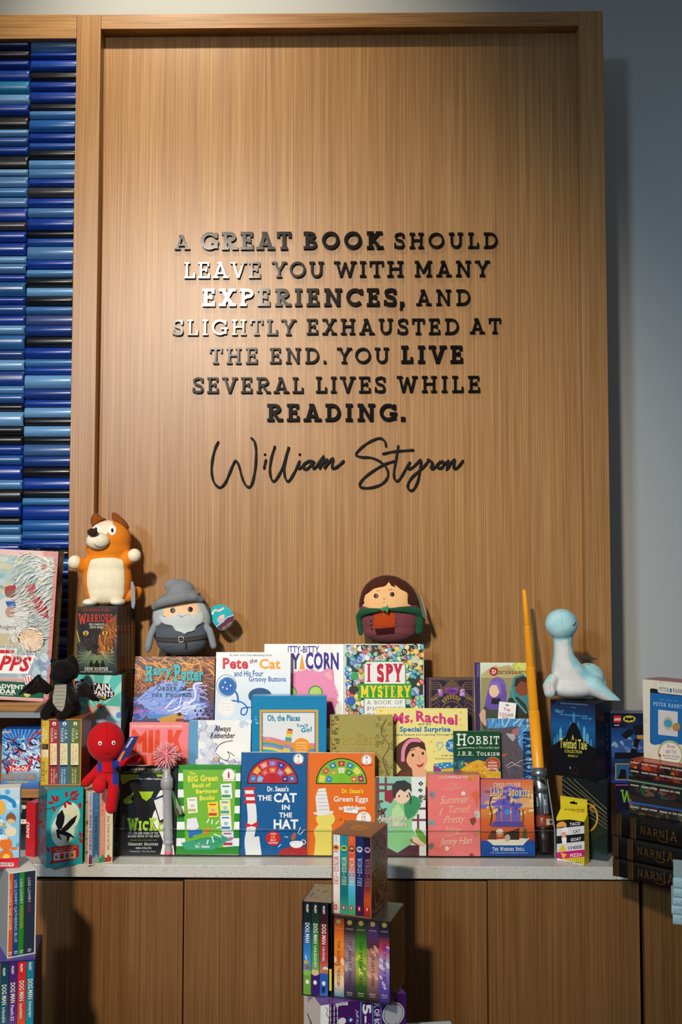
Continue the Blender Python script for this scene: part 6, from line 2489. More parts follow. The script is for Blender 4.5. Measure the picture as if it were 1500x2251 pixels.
def art(b):
    k = b.K()
    k.bgg('#c3d4dc', '#a9d0e4', '#7fc0e4', '#8ac8ea', '#9fd0ec', '#6fb8e4')
    k.blobs(-30, 1740, 40, 1870, 40, 4, 9, ['#cfe4f0', '#5aa8dc', '#b4dcf0'], 1, seed=101)
    # plain coloured blots where the printed creatures are
    k.l([(-6, 1754), (10, 1752), (22, 1758), (30, 1764), (32, 1775)], 9, '#2a86c0', sm=True)
    k.e(24, 1799, 11, 12, '#8a5a34')
    k.e(24, 1806, 9, 6, '#d9b88a')
    k.e(3, 1775, 9, 16, '#e9b04a')
    k.e(24, 1828, 13, 11, '#ead9b4')
    k.e(13, 1855, 14, 14, '#e8782c')
    k.e(14, 1882, 15, 16, '#e8782c')
    k.e(14, 1886, 8, 9, '#f0d05a')
    k.l([(24, 1866), (38, 1864)], 6, '#e8782c')
    k.t('ON', -4, 1807, 12, 1821, '#2a5aa4', 'fat')
    k.t('ON', -3, 1808, 11, 1820, '#f2c83a', 'bold')
    k.t('POKEM', -32, 1807, -5, 1821, '#f2c83a', 'fat')
    k.t('COMIC', -28, 1824, 4, 1833, '#3a4a5a', 'fat')
    k.t('COLLECTION', -34, 1836, 16, 1847, '#fbfbf6', 'fat', tilt=-1)
    k.p([(-50, 1890), (60, 1884), (60, 1915), (-50, 1915)], '#cf2230')
    k.r(-2, 1896, 30, 1904, '#f4e9e4')
    k.t('INSIDE!', 0, 1897, 29, 1903, '#7a2028', 'fat', tilt=-.5)


carton(b, 'pale blue box printed with coloured blots, topmost at the left edge', '#b9d4e0', 'box', 'carton', 'boxed sets at the left', art=art, top='#e2e0d0', right='#c9d4d8')

# ------------------------------------------------------------------ stack in front, middle
A = atY(705, 2210.5, 2.20)
zWm = A.z
A.z = ZT1 + .0005
Bp = atZ(893, 2183, zWm)
yw = math.atan2(Bp.y - atZ(705, 2210.5, zWm).y, Bp.x - atZ(705, 2210.5, zWm).x)
b = Box(A, yw, 0, 0, w=(Bp - atZ(705, 2210.5, zWm)).length, h=zWm - A.z, d=.1)
dleft(b, 668.5, 2215)
b.d = min(max(b.d, .08), .2)


def art(b):
    k = b.K()
    k.sl, k.xr = -.15, 705
    k.bg('#43185e')
    k.r(700, 2190, 724, 2300, '#efeeea')
    k.l([(716, 2215), (721, 2224), (718, 2232), (724, 2242), (722, 2262)], 1.2, '#1c1a20', sm=True)
    for x in (726, 734, 741):
        k.r(x, 2212, x + 2, 2262, '#d8d6dc')
    for y in (2214, 2226, 2238, 2250):
        k.r(724, y, 744, y + 2, '#2a1c34')
    for i in range(6):
        k.l([(738, 2206 + i * 2.4), (752, 2204 + i * 2.4), (765, 2207 + i * 2.2)], 1.5, '#e9e7e4', sm=True)
    k.e(752, 2252, 9, 8, '#dfdde0')
    k.sp('Jeff Kinney', 781, 789, 2230, 2290, '#ded6e6', 'script')
    k.e(771.5, 2252, 4.4, 4.4, '#4a9ad8')
    k.e(771.5, 2252, 2, 2.6, '#e9f0f6')
    k.r(792.5, 2190, 795, 2300, '#4a86c4').r(818.5, 2190, 821, 2300, '#4a86c4').r(837, 2190, 839, 2300, '#4a86c4')
    k.sp('5-8', 797, 816.5, 2222, 2290, '#e9e6ea', 'fat')
    k.sp('BOX OF BOOKS', 822.5, 835, 2206, 2300, '#cfc9d8', 'fat')
    # plain grey printed oval
    k.e(865, 2253, 24, 26, '#e6e5e8')
    k.e(865, 2253, 22, 24, '#1a161e')
    k.e(865, 2253, 20.5, 22.5, '#a9a9ae')
    s_ = b.K('left')
    for i, ww in enumerate((2.4, 1.2, 3.2, 1.6)):
        s_.l([(676 + i * 3, 2228 + i * 8), (690 + i * 2, 2262 + i * 6)], ww, '#5a4a44')


carton(b, 'purple and white boxed comic set lying at the bottom of the central stack', '#43185e', 'book box', 'boxed_set', 'boxed sets in the central stack', art=art, left='#d9d2cc', top='#6a3a86')
zm = zWm + .0012

b = dog = onZR(664.5, 2188, 729.5, 2193.5, 1981, zm, .12)


def d2(x0, x1, cols, sub, sub1):
    m_ = (x0 + x1) / 2

    def f(k):
        k.sl, k.xr = .1, 695
        k.sp('PILKEY', m_ - 2, m_ + 2.6, 1990, 2008, '#e6e4dc', 'fat')
        k.sp('DOG MAN', m_ - 5.4, m_ + 5.8, 2030, 2075, '#121014', 'fat')
        k.sp('DOG MAN', m_ - 4.4, m_ + 5.0, 2030.6, 2074.4, '#ece8dc', 'bold')
        if sub:
            k.sp(sub, m_ - 4, m_ + 4, 2078, sub1, '#121014', 'fat')
            k.sp(sub, m_ - 3.2, m_ + 3.2, 2078.6, sub1 - .6, '#ece8dc', 'bold')
        k.e(m_, 2160, 4, 5, '#e9e6de')
        k.r(m_ - 3, 2168, m_ + 2, 2182, '#15131a')
    return f


def e1(k):
    d2(667.5, 684, None, '', 0)(k)
    k.r(660, 2140, 690, 2200, '#6ea03a')
    k.e(675.5, 2140, 10, 6, '#8ab84a')
    k.l([(672, 2102), (674, 2112)], 2, '#f0efe8')
    k.e(673, 2117, 5, 4, '#e0a03a')
    k.e(676, 2128, 5, 5, '#a85a34')
    k.e(676, 2160, 4, 5, '#e9e6de')


def e2(k):
    d2(685, 702, None, 'UNLEASHED', 2128)(k)
    k.r(680, 2142, 705, 2200, '#3c1c68')
    k.e(693, 2138, 8, 7, '#d8b88a')
    k.e(693, 2160, 4, 5, '#e9e6de')


def e3(k):
    d2(703, 721, None, 'A Tale of Two Kitties', 2112)(k)
    k.e(716, 2128, 6, 5, '#d9dcd8')
    k.e(716, 2134, 7, 5, '#c07040')
    k.r(700, 2138, 724, 2200, '#2a5cb0')
    k.e(712, 2160, 4, 5, '#e9e6de')
    k.r(709, 2168, 714, 2182, '#15131a')


def artd(b):
    k = b.K()
    k.r(724, 2130, 729.4, 2178, '#e2cc3a')
    s_ = b.K('top')
    s_.blobs(668, 1942, 728, 1980, 26, 3, 7, ['#4a6a5a', '#8a8a4a', '#5a7aa0', '#a8806a', '#6a4a3a'], .5, seed=111)


slipcase(b, 'black slipcase of three comic hardcovers left of the central stack', '#10131a', [
    (667, 684, ('#141a1c', '#16242c', '#2a6ab0', '#3a8ad0', '#5a94c0', '#6ea03a'), 'blue and green comic hardcover, leftmost in the black slipcase', e1),
    (685, 702, ('#141a1c', '#1c3a24', '#2a7a2c', '#4a9a3a', '#7ab04a', '#5a3a7a'), 'green and purple comic hardcover, middle of the black slipcase', e2),
    (703, 721.5, ('#141a1c', '#3a1c20', '#a8242c', '#b83a34', '#c88a7a', '#3a64b0'), 'red and blue comic hardcover, rightmost in the black slipcase', e3)],
    top='#8a8a6a', right='#10131a', film=True, bookcat='hardcover_book', group='slipcases in the front stacks', art=artd)

b = Box(atZ(732.5, 2192.2, zm), -.28, 0, 0, x1=859, ytop=2013.5, d=.123, ybot=2202)


def ap(x0, x1, title, pub, tc, extra=None):
    m_ = (x0 + x1) / 2

    def f(k):
        k.sl, k.xr = .075, 795
        if extra:
            extra(k)
        k.t('BOOK', m_ - 6, 2018, m_ + 6, 2020.4, '#9a9490', 'slab')
        k.e(m_, 2030, 6.4, 6.4, '#3a3022')
        k.e(m_, 2030, 5.4, 5.4, '#a48a4a')
        k.ring(m_, 2030, 3.4, 3.4, .8, '#5a4a24')
        k.t('RIORDAN', m_ - 8, 2043, m_ + 8, 2045.6, '#b0a08c', 'slab')
        k.sp(title, m_ - 2.6, m_ + 3.4, 2072, 2166, tc, 'slab')
        k.t('Disney', m_ - 7, 2182, m_ + 7, 2187, '#d9d2c4', 'script')
        k.t('HYPERION', m_ - 6, 2188.5, m_ + 6, 2190.4, '#c9c2b4')
    return f


sw = lambda cols, seed, x0, x1, ya, yb: (lambda k: k.blobs(x0, ya, x1, yb, 11, 4, 10, cols, .45, seed=seed, rot=60))
slipcase(b, 'dark slipcase of five painted fantasy spines in the central stack', '#1c1418', [
    (733, 756.5, ('#7a2c1c', '#c85a1c', '#e8862c', '#e8782a', '#e9a86a', '#e8d0a8', '#2a7a94'), 'orange painted spine, leftmost in the dark slipcase', ap(733, 756, 'THE HIDDEN ORACLE', '', '#5a2a14', sw(['#f0a84a', '#d8642a', '#f4d09a'], 121, 735, 755, 2100, 2170))),
    (757, 781, ('#1c1418', '#3a2c30', '#8a7278', '#a88a90', '#8a7080', '#4a3a54', '#241c2c'), 'dusky mauve painted spine, second in the dark slipcase', ap(757, 781, 'THE DARK PROPHECY', '', '#3a2230', sw(['#b49aa0', '#8a6a78', '#c4aaa8'], 122, 759, 780, 2070, 2140))),
    (781.5, 806.5, ('#1c1a14', '#2a4a1c', '#3f8a2a', '#a8b83a', '#9aa83a', '#2f5a1c', '#1c2a14'), 'green and gold painted spine, middle of the dark slipcase', ap(781.5, 806.5, 'THE BURNING MAZE', '', '#2c3a14', sw(['#d8d04a', '#5aa03a', '#e9dc7a'], 123, 783, 805, 2080, 2150))),
    (807, 832.5, ('#2a1c34', '#4a2c5a', '#5a2c34', '#c08a78', '#c48a74', '#7a5a5a', '#2c201c'), 'peach and plum painted spine, fourth in the dark slipcase', ap(807, 832.5, "THE TYRANT'S TOMB", '', '#4a2c34', sw(['#d8a48c', '#b07a6a', '#c9947c'], 124, 809, 831, 2080, 2150))),
    (833, 858, ('#1c1824', '#2a2438', '#b83a54', '#b09ac0', '#8a6ab0', '#5a4498', '#3c2c74'), 'violet painted spine, rightmost in the dark slipcase', ap(833, 858, 'THE TOWER OF NERO', '', '#3a2450', sw(['#c9b8d8', '#7a5ab0', '#d8cce0'], 125, 835, 857, 2080, 2170)))],
    right='#1a1210', top='#4a4440', film=True, group='slipcases in the front stacks',
    art=lambda b: b.K('right').blobs(862, 2030, 888, 2180, 14, 1.5, 4, ['#4a3424', '#6a4a2c', '#34261c'], .6, seed=127))
za = zm + b.h + .0016

b = Box(atZ(730.5, 2008.5, za), -.33, 0, 0, x1=817, ytop=1830.5, d=.12, ybot=2015.5)


def wf(x0, x1, tc, ec, dc):
    m_ = (x0 + x1) / 2

    def f(k):
        k.sl, k.xr = .08, 774
        k.sp('TUI T. SUTHERLAND', m_ - .8, m_ + 1.2, 1836, 1852, dc, 'bold')
        k.e(m_, 1866, 6.4, 6.4, ec)
        k.p([(m_ - 4.5, 1868), (m_ - 3.5, 1862), (m_ - 1.2, 1864), (m_, 1860.5), (m_ + 1.2, 1864), (m_ + 3.5, 1862), (m_ + 4.5, 1868), (m_ + 1, 1867), (m_, 1871), (m_ - 1, 1867)], dc)
        k.r(m_ - 5, 1874, m_ + 5, 1875.6, dc)
        k.sp('WINGS', m_ - 4.6, m_ + 5.4, 1885, 1919, tc, 'slab')
        k.sp('OF', m_ - 2, m_ + 1.6, 1921, 1926, tc, 'slab')
        k.sp('FIRE', m_ - 4.6, m_ + 5.0, 1928, 1947, tc, 'slab')
        k.r(m_ - 3.4, 1991, m_ + 2.4, 2002, '#c8202c')
        k.r(m_ - 1.4, 1993.5, m_ + .4, 1999.5, '#f0dcd8')
    return f


def artw(b):
    s_ = b.K('right')
    s_.bgg('#8a7a74', '#7a6a5a', '#8a5a34', '#a8742c', '#6a3018', '#8a4a2c')
    s_.strands(818, 1815, 852, 1990, 60, 1.6, ['#d8b45a', '#5a3a1c', '#e9cf8a', '#b8862c', '#c4b0a0'], 34, 75, seed=131, curl=2)
    t_ = b.K('top')
    t_.bgg('#c47a64', '#b0603c')
    t_.e(790, 1819, 19, 5.6, '#e8962c')
    t_.e(790, 1819, 14, 4, '#c86a2c')
    t_.l([(778, 1821), (790, 1816), (800, 1821)], 1.2, '#f4cf6a', sm=True)


slipcase(b, 'clear-wrapped slipcase of five dragon-emblem spines, topmost in the central stack', '#8a5a44', [
    (731, 747.5, ('#ded8d2', '#e6ddd6', '#ecdcd4', '#e4d4cc', '#c9b0a4'), 'white spine with orange emblem, leftmost in the top slipcase', wf(731, 747.5, '#b8443c', '#e8862c', '#8a2c24')),
    (748, 765, ('#1c8a9c', '#1c8a94', '#17707c', '#176a70', '#3a9a74'), 'teal spine with lime emblem, second in the top slipcase', wf(748, 765, '#d8d48a', '#c9cc2c', '#1c4a3a')),
    (765.5, 781.5, ('#e0602a', '#d8542a', '#c85a44', '#5ab0d0', '#3aa8b0', '#4a9a4a'), 'orange and blue spine, middle of the top slipcase', wf(765.5, 781.5, '#e9d0b0', '#3a2420', '#e8a06a')),
    (782, 799.5, ('#1c2a5a', '#202c64', '#1c2450', '#241c44', '#3a1c3c'), 'navy spine with white emblem, fourth in the top slipcase', wf(782, 799.5, '#9ab0d8', '#c9d4d8', '#2a3a6a')),
    (800, 816, ('#191426', '#241834', '#3a1c44', '#5a2030', '#c84a1c', '#8a1c1c'), 'black and orange spine with lilac emblem, rightmost in the top slipcase', wf(800, 816, '#a06a6a', '#b88ac8', '#241834'))],
    right='#8a5a34', top='#b86a4c', film=True, group='slipcases in the front stacks', art=artw)

# pale box corner at the bottom edge right of the stack
O = Vector((A.x + .19, 2.30, ZT1 + .0006))
b = Box(O, .12, 0, 0, w=.12, h=atY(920, 2246, 2.40).z - ZT1, d=.09)
carton(b, 'pale grey-blue box at the bottom edge right of the central stack', '#a9b8bc', 'box', 'carton', top='#b9c8cc')

# ------------------------------------------------------------------ right of the riser
b = onZR(1238, 1881.5, 1337, 1893.5, 1709.5, COUNTER + .0005, .05)
b.d = .06


def art(b):
    k = b.K()
    k.bgg('#0f1211', '#0e1412', '#101c16', '#121814')
    for i in range(5):
        k.l([(1236, 1712 + i * 11), (1336, 1790 + i * 8)], .7, '#b0a46a')
    k.l([(1246, 1709), (1336, 1790)], .7, '#b0a46a').l([(1262, 1713), (1336, 1780)], .7, '#b0a46a')
    for i in range(16):
        k.l([(1336, 1785 + i * 3), (1296, 1822 + i * 2)], .4, '#4a4a2a')
        k.l([(1296, 1830 + i * 2), (1336, 1802 + i * 5)], .35, '#34381f')
    k.ring(1289, 1797, 25, 31, 3.6, '#d8a02c', -90, 95)
    k.blobs(1290, 1770, 1310, 1790, 12, 2, 5, ['#8a6a24', '#b08a34'], .6, seed=141)
    k.p([(1300, 1850), (1336, 1840), (1336, 1890), (1310, 1880)], '#14261c')


carton(b, 'black box with thin gold rays, standing on the worktop under the fairy tale set', '#0f1211', 'box', 'carton', 'boxed sets at the right', art=art, right='#1c2622', top='#24302c')
zt = COUNTER + .0005 + b.h + .0012

b = onZR(1213, 1702, 1311, 1717, 1538, zt, .1)
dright(b, 1344, 1620)
b.d = min(max(b.d, .07), .14)


def art(b):
    k = b.K()
    k.sl, k.xr = .07, 1213
    k.bgg('#1a1c34', '#163a6a', '#145a94', '#1a4a74', '#16121c', '#0e0c10', '#120e12')
    for x, y0, w_ in ((1226, 1610, 5), (1233, 1596, 6), (1240, 1614, 5), (1285, 1590, 6), (1292, 1604, 6), (1300, 1616, 5), (1262, 1560, 5), (1255, 1582, 5), (1272, 1580, 5), (1220, 1618, 4)):
        k.p([(x - w_ / 2, 1650), (x - w_ / 2, y0 + 8), (x, y0), (x + w_ / 2, y0 + 8), (x + w_ / 2, 1650)], '#5aa8c8' if w_ > 5 else '#3a86b4')
    k.p([(1213, 1640), (1230, 1628), (1244, 1618), (1250, 1600), (1256, 1588), (1262, 1584), (1268, 1588), (1274, 1600), (1280, 1618), (1296, 1632), (1312, 1640), (1312, 1720), (1213, 1720)], '#0c0a0e')
    k.t('THE NEW YORK TIMES BESTSELLING SERIES', 1232, 1543, 1294, 1545.5, '#6aa0c8', 'slab')
    k.t('Disney', 1255, 1550, 1268, 1553.5, '#5a9a9a', 'script')
    k.t('What if', 1221, 1558, 1240, 1566, '#6ac0e0', 'script')
    k.t('the sleeping beauty never', 1232, 1566, 1294, 1572, '#5ab0d8', 'script')
    k.t('woke up?', 1279, 1570, 1303, 1578, '#5ab0d8', 'script')
    k.t('A', 1257, 1612, 1263, 1624, '#d8cf5a', 'bold')
    k.t('Twisted Tale', 1231, 1621, 1291, 1643, '#d8cf5a', 'bold')
    k.t('COLLECTION', 1242, 1645, 1280, 1652, '#c9c04a', 'bold')
    k.t('BOOKS 1-3', 1249, 1656, 1271, 1661, '#c9c83a', 'ital')
    k.l([(1254, 1682), (1254.4, 1687)], 1.2, '#e0e6e0')
    k.ring(1265, 1690, 6, 7, .6, '#6a2a3a')
    s_ = b.K('right')
    for i in range(3):
        s_.r(1313 + i * 11, 1500, 1323 + i * 11, 1730, ['#1c2230', '#20283a', '#2a3448'][i])
    s_.sp('As Old as Time', 1334, 1339, 1590, 1650, '#7a9ab4', 'slabthin')
    s_.r(1312, 1668, 1346, 1700, '#3a2440')


rt = carton(b, 'dark blue fairy tale boxed set with a castle silhouette, under the pale blue plush', '#141220', 'book box', 'boxed_set', 'boxed sets at the right', art=art, right='#1c2230', top='#2a2c3a')
fm = MB()
fm.box(-.001, b.w + .001, -.0022, b.d + .001, 0.0, b.h + .0018, '#ffffff')
fm.build('shrink_wrap', FILM, rt, b.M)['label'] = 'clear shrink film'
zdino = zt + b.h + .002

# hang-tab card game
b = onZR(1225, 1891, 1286, 1902.5, 1797, COUNTER + .0005, .032)
b.d = .03
root = thing('card_game_box', 'small yellow card game box with a hanging tab, right of the toy sword', 'box', b.M)
mb = b.mb
w, h, d = b.w, b.h, b.d
YEL = '#e2cc2a'
mb.box(0, w, 0, d, 0, h, YEL, right='#c9b52a')
hs, ht = h + .017, h + .052
# sloping lid: front edge up to the back, where the tab rises
mb.face([(0, 0, h), (w, 0, h), (w, d * .8, hs), (0, d * .8, hs)], lin(YEL))
mb.face([(0, d, h), (0, 0, h), (0, d * .8, hs)], lin(YEL))
mb.face([(w, 0, h), (w, d, h), (w, d * .8, hs)], lin(YEL))
mb.face([(w, d, h), (0, d, h), (0, d * .8, hs), (w, d * .8, hs)], lin(YEL))
k = b.K()
k.bg(YEL)
k.sl, k.xr = -.1, 1225
rows_ = [(1804, 1821, '#17171a', 'TACO', '#f2f0ea'), (1821, 1838, '#dcd9d8', 'CAT', '#1c1c1e'), (1838, 1855, '#17171a', 'GOAT', '#f2f0ea'), (1855, 1873.5, '#dcd9d8', 'CHEESE', '#1c1c1e'), (1873.5, 1889, '#cc1c6c', 'PIZZA', '#f4eaf0')]
for y0, y1, c, tx, tc in rows_:
    k.r(1220, y0, 1290, y1, c)
    k.k -= 1
k.k += 1
for (y0, y1, c, tx, tc), (xa, xb) in zip(rows_, ((1253, 1276), (1260, 1276), (1255, 1278), (1249.5, 1280), (1254, 1280))):
    k.t(tx, xa, (y0 + y1) / 2 - 1, xb, (y0 + y1) / 2 + 6, tc, 'bold')
k.e(1235, 1816, 11, 9, '#e6a24a', a0=0, a1=180)
k.r(1224, 1815, 1246, 1819, '#e6a24a')
k.e(1243, 1828, 7, 8, '#f2f0ec')
k.e(1240, 1836, 6, 6, '#e8a08a')
k.p([(1235, 1842), (1246, 1842), (1246, 1856), (1237, 1857)], '#f2f0ea')
k.p([(1228, 1872), (1237, 1856), (1246, 1873)], '#e6c02c')
k.p([(1233, 1875), (1247, 1880), (1239, 1890)], '#e6b82c')
for i in range(16):
    k.l([(1221 + i * 4.3, 1889), (1221 + i * 4.3, 1912)], .9, '#8a7a14')
    k.k -= 1
k.k += 1
k.sl = 0
k.p([(1225, 1886), (1240, 1890), (1281, 1899), (1281, 1903), (1225, 1893)], '#e9e7e0')
k.t('AGES 8+  2-8 PLAYERS  10 MINUTES', 1230, 1891, 1278, 1894, '#2c2c2c', 'bold', tilt=5)
mb.build('printed_carton', GLOSS, root, b.M)
tb = MB()
y_ = d * .8
hx, hz, hw, hh_ = w * .5, hs + .021, .0105, .0028
outl = [(0.001, hs), (w - .001, hs), (w - .001, ht), (.001, ht)]
hole = [(hx - hw, hz - hh_), (hx + hw, hz - hh_), (hx + hw, hz + hh_), (hx + .003, hz + hh_), (hx + .0026, hz + hh_ * 2), (hx - .0026, hz + hh_ * 2), (hx - .003, hz + hh_), (hx - hw, hz + hh_)]
for yy, fl in ((y_ - .0008, 1), (y_, -1)):
    for t_ in tessellate_polygon([[Vector((p[0], p[1], 0)) for p in outl], [Vector((p[0], p[1], 0)) for p in hole]]):
        P_ = outl + hole
        f_ = [(P_[i][0], yy, P_[i][1]) for i in t_]
        tb.face(f_[::fl], lin(YEL))
for i in range(14):
    x = w * (i + .5) / 14
    tb.box(x, x + .0007, y_ - .00095, y_ - .0008, hs + .001, hz - hh_ - .001, '#9a8a18')
for i in range(14):
    x = w * (i + .5) / 14
    tb.box(x, x + .0007, y_ - .00095, y_ - .0008, hz + hh_ * 2 + .001, ht - .001, '#9a8a18')
M2 = b.M @ Matrix.Translation((0, y_ - .0012, 0))
k = Canvas(tb, M2, 'front', w, ht, 0)
k.off = 0
n0 = len(tb.v)
k.t('ARE YOU READY FOR SOME', 1240, 1778, 1285, 1781, '#2a2414', 'bold', tilt=.6)
k.t('HAND SLAPPING MAYHEM', 1240, 1782, 1284, 1785, '#c8342c', 'bold', tilt=.6)
tb.v[n0:] = [(x, yy + y_ - .0012, z) for x, yy, z in tb.v[n0:]]
tb.build('hang_tab', GLOSS, root, b.M)['label'] = 'striped yellow hanging tab with a slot'

# toy brick box on a dark box
O = atYZ(1356, 2.70, COUNTER + .0005)
zlg = atY(1380, 1721, 2.70).z
b = Box(O, -.06, 0, 0, w=.135, h=zlg - COUNTER - .001, d=.075)


def art(b):
    k = b.K()
    k.bgg('#16122c', '#141430', '#121028', '#0e0c18', '#0c0a10')
    k.t('W', 1365, 1736, 1392, 1764, '#7fb02c', 'slab')
    k.r(1350, 1724, 1460, 1727, '#8a4a6a')


carton(b, 'dark indigo box with a lime letter behind the thick black books', '#141028', 'box', 'carton', 'boxed sets at the right', art=art, top='#2a2440')
O = atYZ(1345.5, 2.695, zlg + .001)
b = Box(O, -.03, 0, 0, w=.128, ytop=1568, d=.06)


def art(b):
    k = b.K()
    k.bgg('#0c1420', '#122a54', '#1a4a84', '#3a5a8c', '#1a3a64', '#0e1a30', '#1c3c94')
    k.g(1345, 1568, 1380, 1600, '#08090c', '#0e1828', '#10203c', '#08090c')
    k.r(1350, 1573, 1366, 1588.5, '#c9202a')
    k.tq('LEGO', [(1351, 1578.6), (1365.6, 1578.6), (1365.2, 1584), (1350.4, 1584)], '#f4e9a0', 'fat')
    k.tq('LEGO', [(1351.3, 1579), (1365.2, 1579), (1364.8, 1583.6), (1350.8, 1583.6)], '#f6f4f0', 'bold')
    k.e(1384, 1580.5, 14, 7.6, '#e2c62c')
    k.e(1384, 1580.5, 12.8, 6.6, '#15140f')
    # yellow emblem field with a dark winged sign
    k.e(1384, 1580.5, 12.2, 6.1, '#e2c62c')
    k.p([(1374, 1580), (1376, 1576.6), (1379.5, 1577), (1380.6, 1578.6), (1382.6, 1578.6), (1383, 1576.6), (1384, 1577.6), (1385, 1576.6), (1385.4, 1578.6), (1387.4, 1578.6), (1388.5, 1577), (1392, 1576.6), (1394, 1580), (1393, 1584), (1390, 1582.8), (1387, 1583), (1384, 1586), (1381, 1583), (1378, 1582.8), (1375, 1584)], '#14130f')
    k.t('76270', 1351, 1592.5, 1362, 1595.5, '#e0e0e0', 'bold')
    k.blobs(1350, 1620, 1420, 1660, 30, 3, 8, ['#5a7ab0', '#3a5a94', '#8aa0c4'], .6, seed=151)
    # dark jointed construction, kept generic
    for pts in ([(1366, 1616), (1380, 1604), (1392, 1602), (1394, 1612), (1376, 1626)], [(1392, 1594), (1418, 1592), (1420, 1614), (1396, 1616)], [(1396, 1622), (1408, 1626), (1402, 1646), (1392, 1640)], [(1388, 1644), (1402, 1648), (1398, 1662), (1386, 1656)]):
        k.p(pts, '#14151a')
    k.r(1401, 1616, 1420, 1624, '#c9882c')
    k.r(1352, 1654, 1420, 1668, '#10131c')
    k.r(1353, 1678, 1420, 1715, '#c9942c').r(1355, 1680, 1420, 1713, '#2a5a84')
    k.p([(1358, 1712), (1366, 1690), (1376, 1692), (1378, 1712)], '#121318')


carton(b, 'dark blue toy brick box beside the cream book-and-toy box', '#122a54', 'box', 'carton', 'boxed sets at the right', art=art, top='#3a4f74')

# thick black volumes lying on the right-hand table, spines out
zc = ZT2 + .0006


def lying(x0, y0, slope_to, ytop, z, length, depth, nm, label, col, art=None, thick=None, rounded=True, group=None, page='#d8c9a8', mat=None):
    A_ = atZ(x0, y0, z)
    B_ = atZ(slope_to[0], slope_to[1], z)
    yaw = math.atan2(B_.y - A_.y, B_.x - A_.x)
    bb = Box(A_, yaw, 0, 0, w=length, h=thick, ytop=ytop, d=depth)
    root_ = thing(nm, label, 'book', bb.M, group)
    m_ = bb.mb
    t = .003 if rounded else .0008
    w_, h_, d_ = bb.w, bb.h, bb.d
    m_.box(0, w_, .004, d_, 0, t, col)
    m_.box(0, w_, .004, d_, h_ - t, h_, col)
    if rounded:                           # softly rounded spine
        n_ = 8
        rows_ = []
        for q in range(n_ + 1):
            a_ = pi * q / n_
            rows_.append([(xx, .004 - .0038 * sin(a_), h_ / 2 - h_ / 2 * cos(a_)) for xx in (0, w_)])
        m_.grid(rows_, lin(col))
        for xx in (0, w_):
            m_.face([(xx, .004 - .0038 * sin(pi * q / n_), h_ / 2 - h_ / 2 * cos(pi * q / n_)) for q in range(n_ + 1)], lin(col))
    else:
        m_.box(0, w_, 0, .004, 0, h_, col)
    if art:
        k = bb.K(m=0)
        k.off = -0.00005 if rounded else 0.0
        art(k)
    m_.build('cover', mat or GLOSS, root_, bb.M)
    pg = MB()
    pg.box(.003 if rounded else .0004, w_ - (.003 if rounded else .0004), .0045, d_ - (.004 if rounded else .0006), t + .0001, h_ - t - .0001, page)
    pg.build('page_block', PAPER, root_, bb.M)
    return bb


def narn(y0, dx=0):
    def f(k):
        k.sl, k.xr = .215, 1354
        for xa in (1354 + dx, 1386 + dx):
            k.r(xa, y0 - 8, xa + 12, y0 + 48, '#2c1a12')
            for i in range(16):
                yy = y0 + 1 + i * 2.8
                k.l([(xa + 1, yy), (xa + 5, yy + 2.4), (xa + 11, yy - 1)], .8, '#a8803f', m=1)
                k.k -= 1
            k.k += 1
            k.l([(xa + 12, y0 - 6), (xa + 12, y0 + 48)], .9, '#c9a05a', m=1)
        k.t('THE CHRONICLES OF', 1408 + dx, y0 + 5, 1490 + dx, y0 + 8.5, '#8a6a3a', 'slabthin', m=1)
        k.t('NARN', 1408 + dx, y0 + 15, 1462 + dx, y0 + 31, '#b88a4a', 'slabthin', m=1)
        k.t('IA', 1464 + dx, y0 + 12, 1490 + dx, y0 + 32, '#b88a4a', 'slabthin', m=1)
        k.l([(1446 + dx, y0 + 34), (1456 + dx, y0 + 39), (1466 + dx, y0 + 37), (1470 + dx, y0 + 30)], 1.2, '#b88a4a', sm=True, m=1)
    return f


GN = 'thick black volumes on the right-hand table'
b3 = lying(1348, 1925, (1480, 1955.5), 1886, zc, .245, .16, 'hardcover_book', 'thick black and gold volume, lowest of the three', '#0c0908', narn(1884, -6), group=GN, mat=[GLOSS, FOIL])
zc += b3.h + .0006
b2 = lying(1347, 1884, (1479, 1912.5), 1837, zc, .245, .16, 'hardcover_book', 'thick black and gold volume, middle of the three', '#0c0908', narn(1836, -7), group=GN, mat=[GLOSS, FOIL])
zc += b2.h + .0006
b1 = lying(1354, 1836, (1486, 1863.5), 1789, zc, .24, .16, 'hardcover_book', 'thick black and gold volume, top of the three', '#0c0908', narn(1789, 0), group=GN, mat=[GLOSS, FOIL])
zc += b1.h + .0006


def hp(y0, cols, title, seed, edge=None):
    def f(k):
        k.sl, k.xr = .165, 1384
        k.bg(cols[0])
        k.blobs(1384, y0, 1505, y0 + 40, 34, 5, 12, cols[1:], .6, seed=seed)
        k.t('ROWLING', 1387, y0 + 7, 1405, y0 + 10, '#e6dcc8', 'slabbold')
        k.t('HARRY POTTER', 1411, y0 + 7, 1445, y0 + 10.4, '#e6dcc8', 'slabbold')
        k.t(title, 1451, y0 + 7, 1451 + len(title) * 3.2, y0 + 10.4, '#e6dcc8', 'slabbold')
        if edge:
            k.r(1370, y0 - 3, 1520, y0 + .8, edge)
    return f


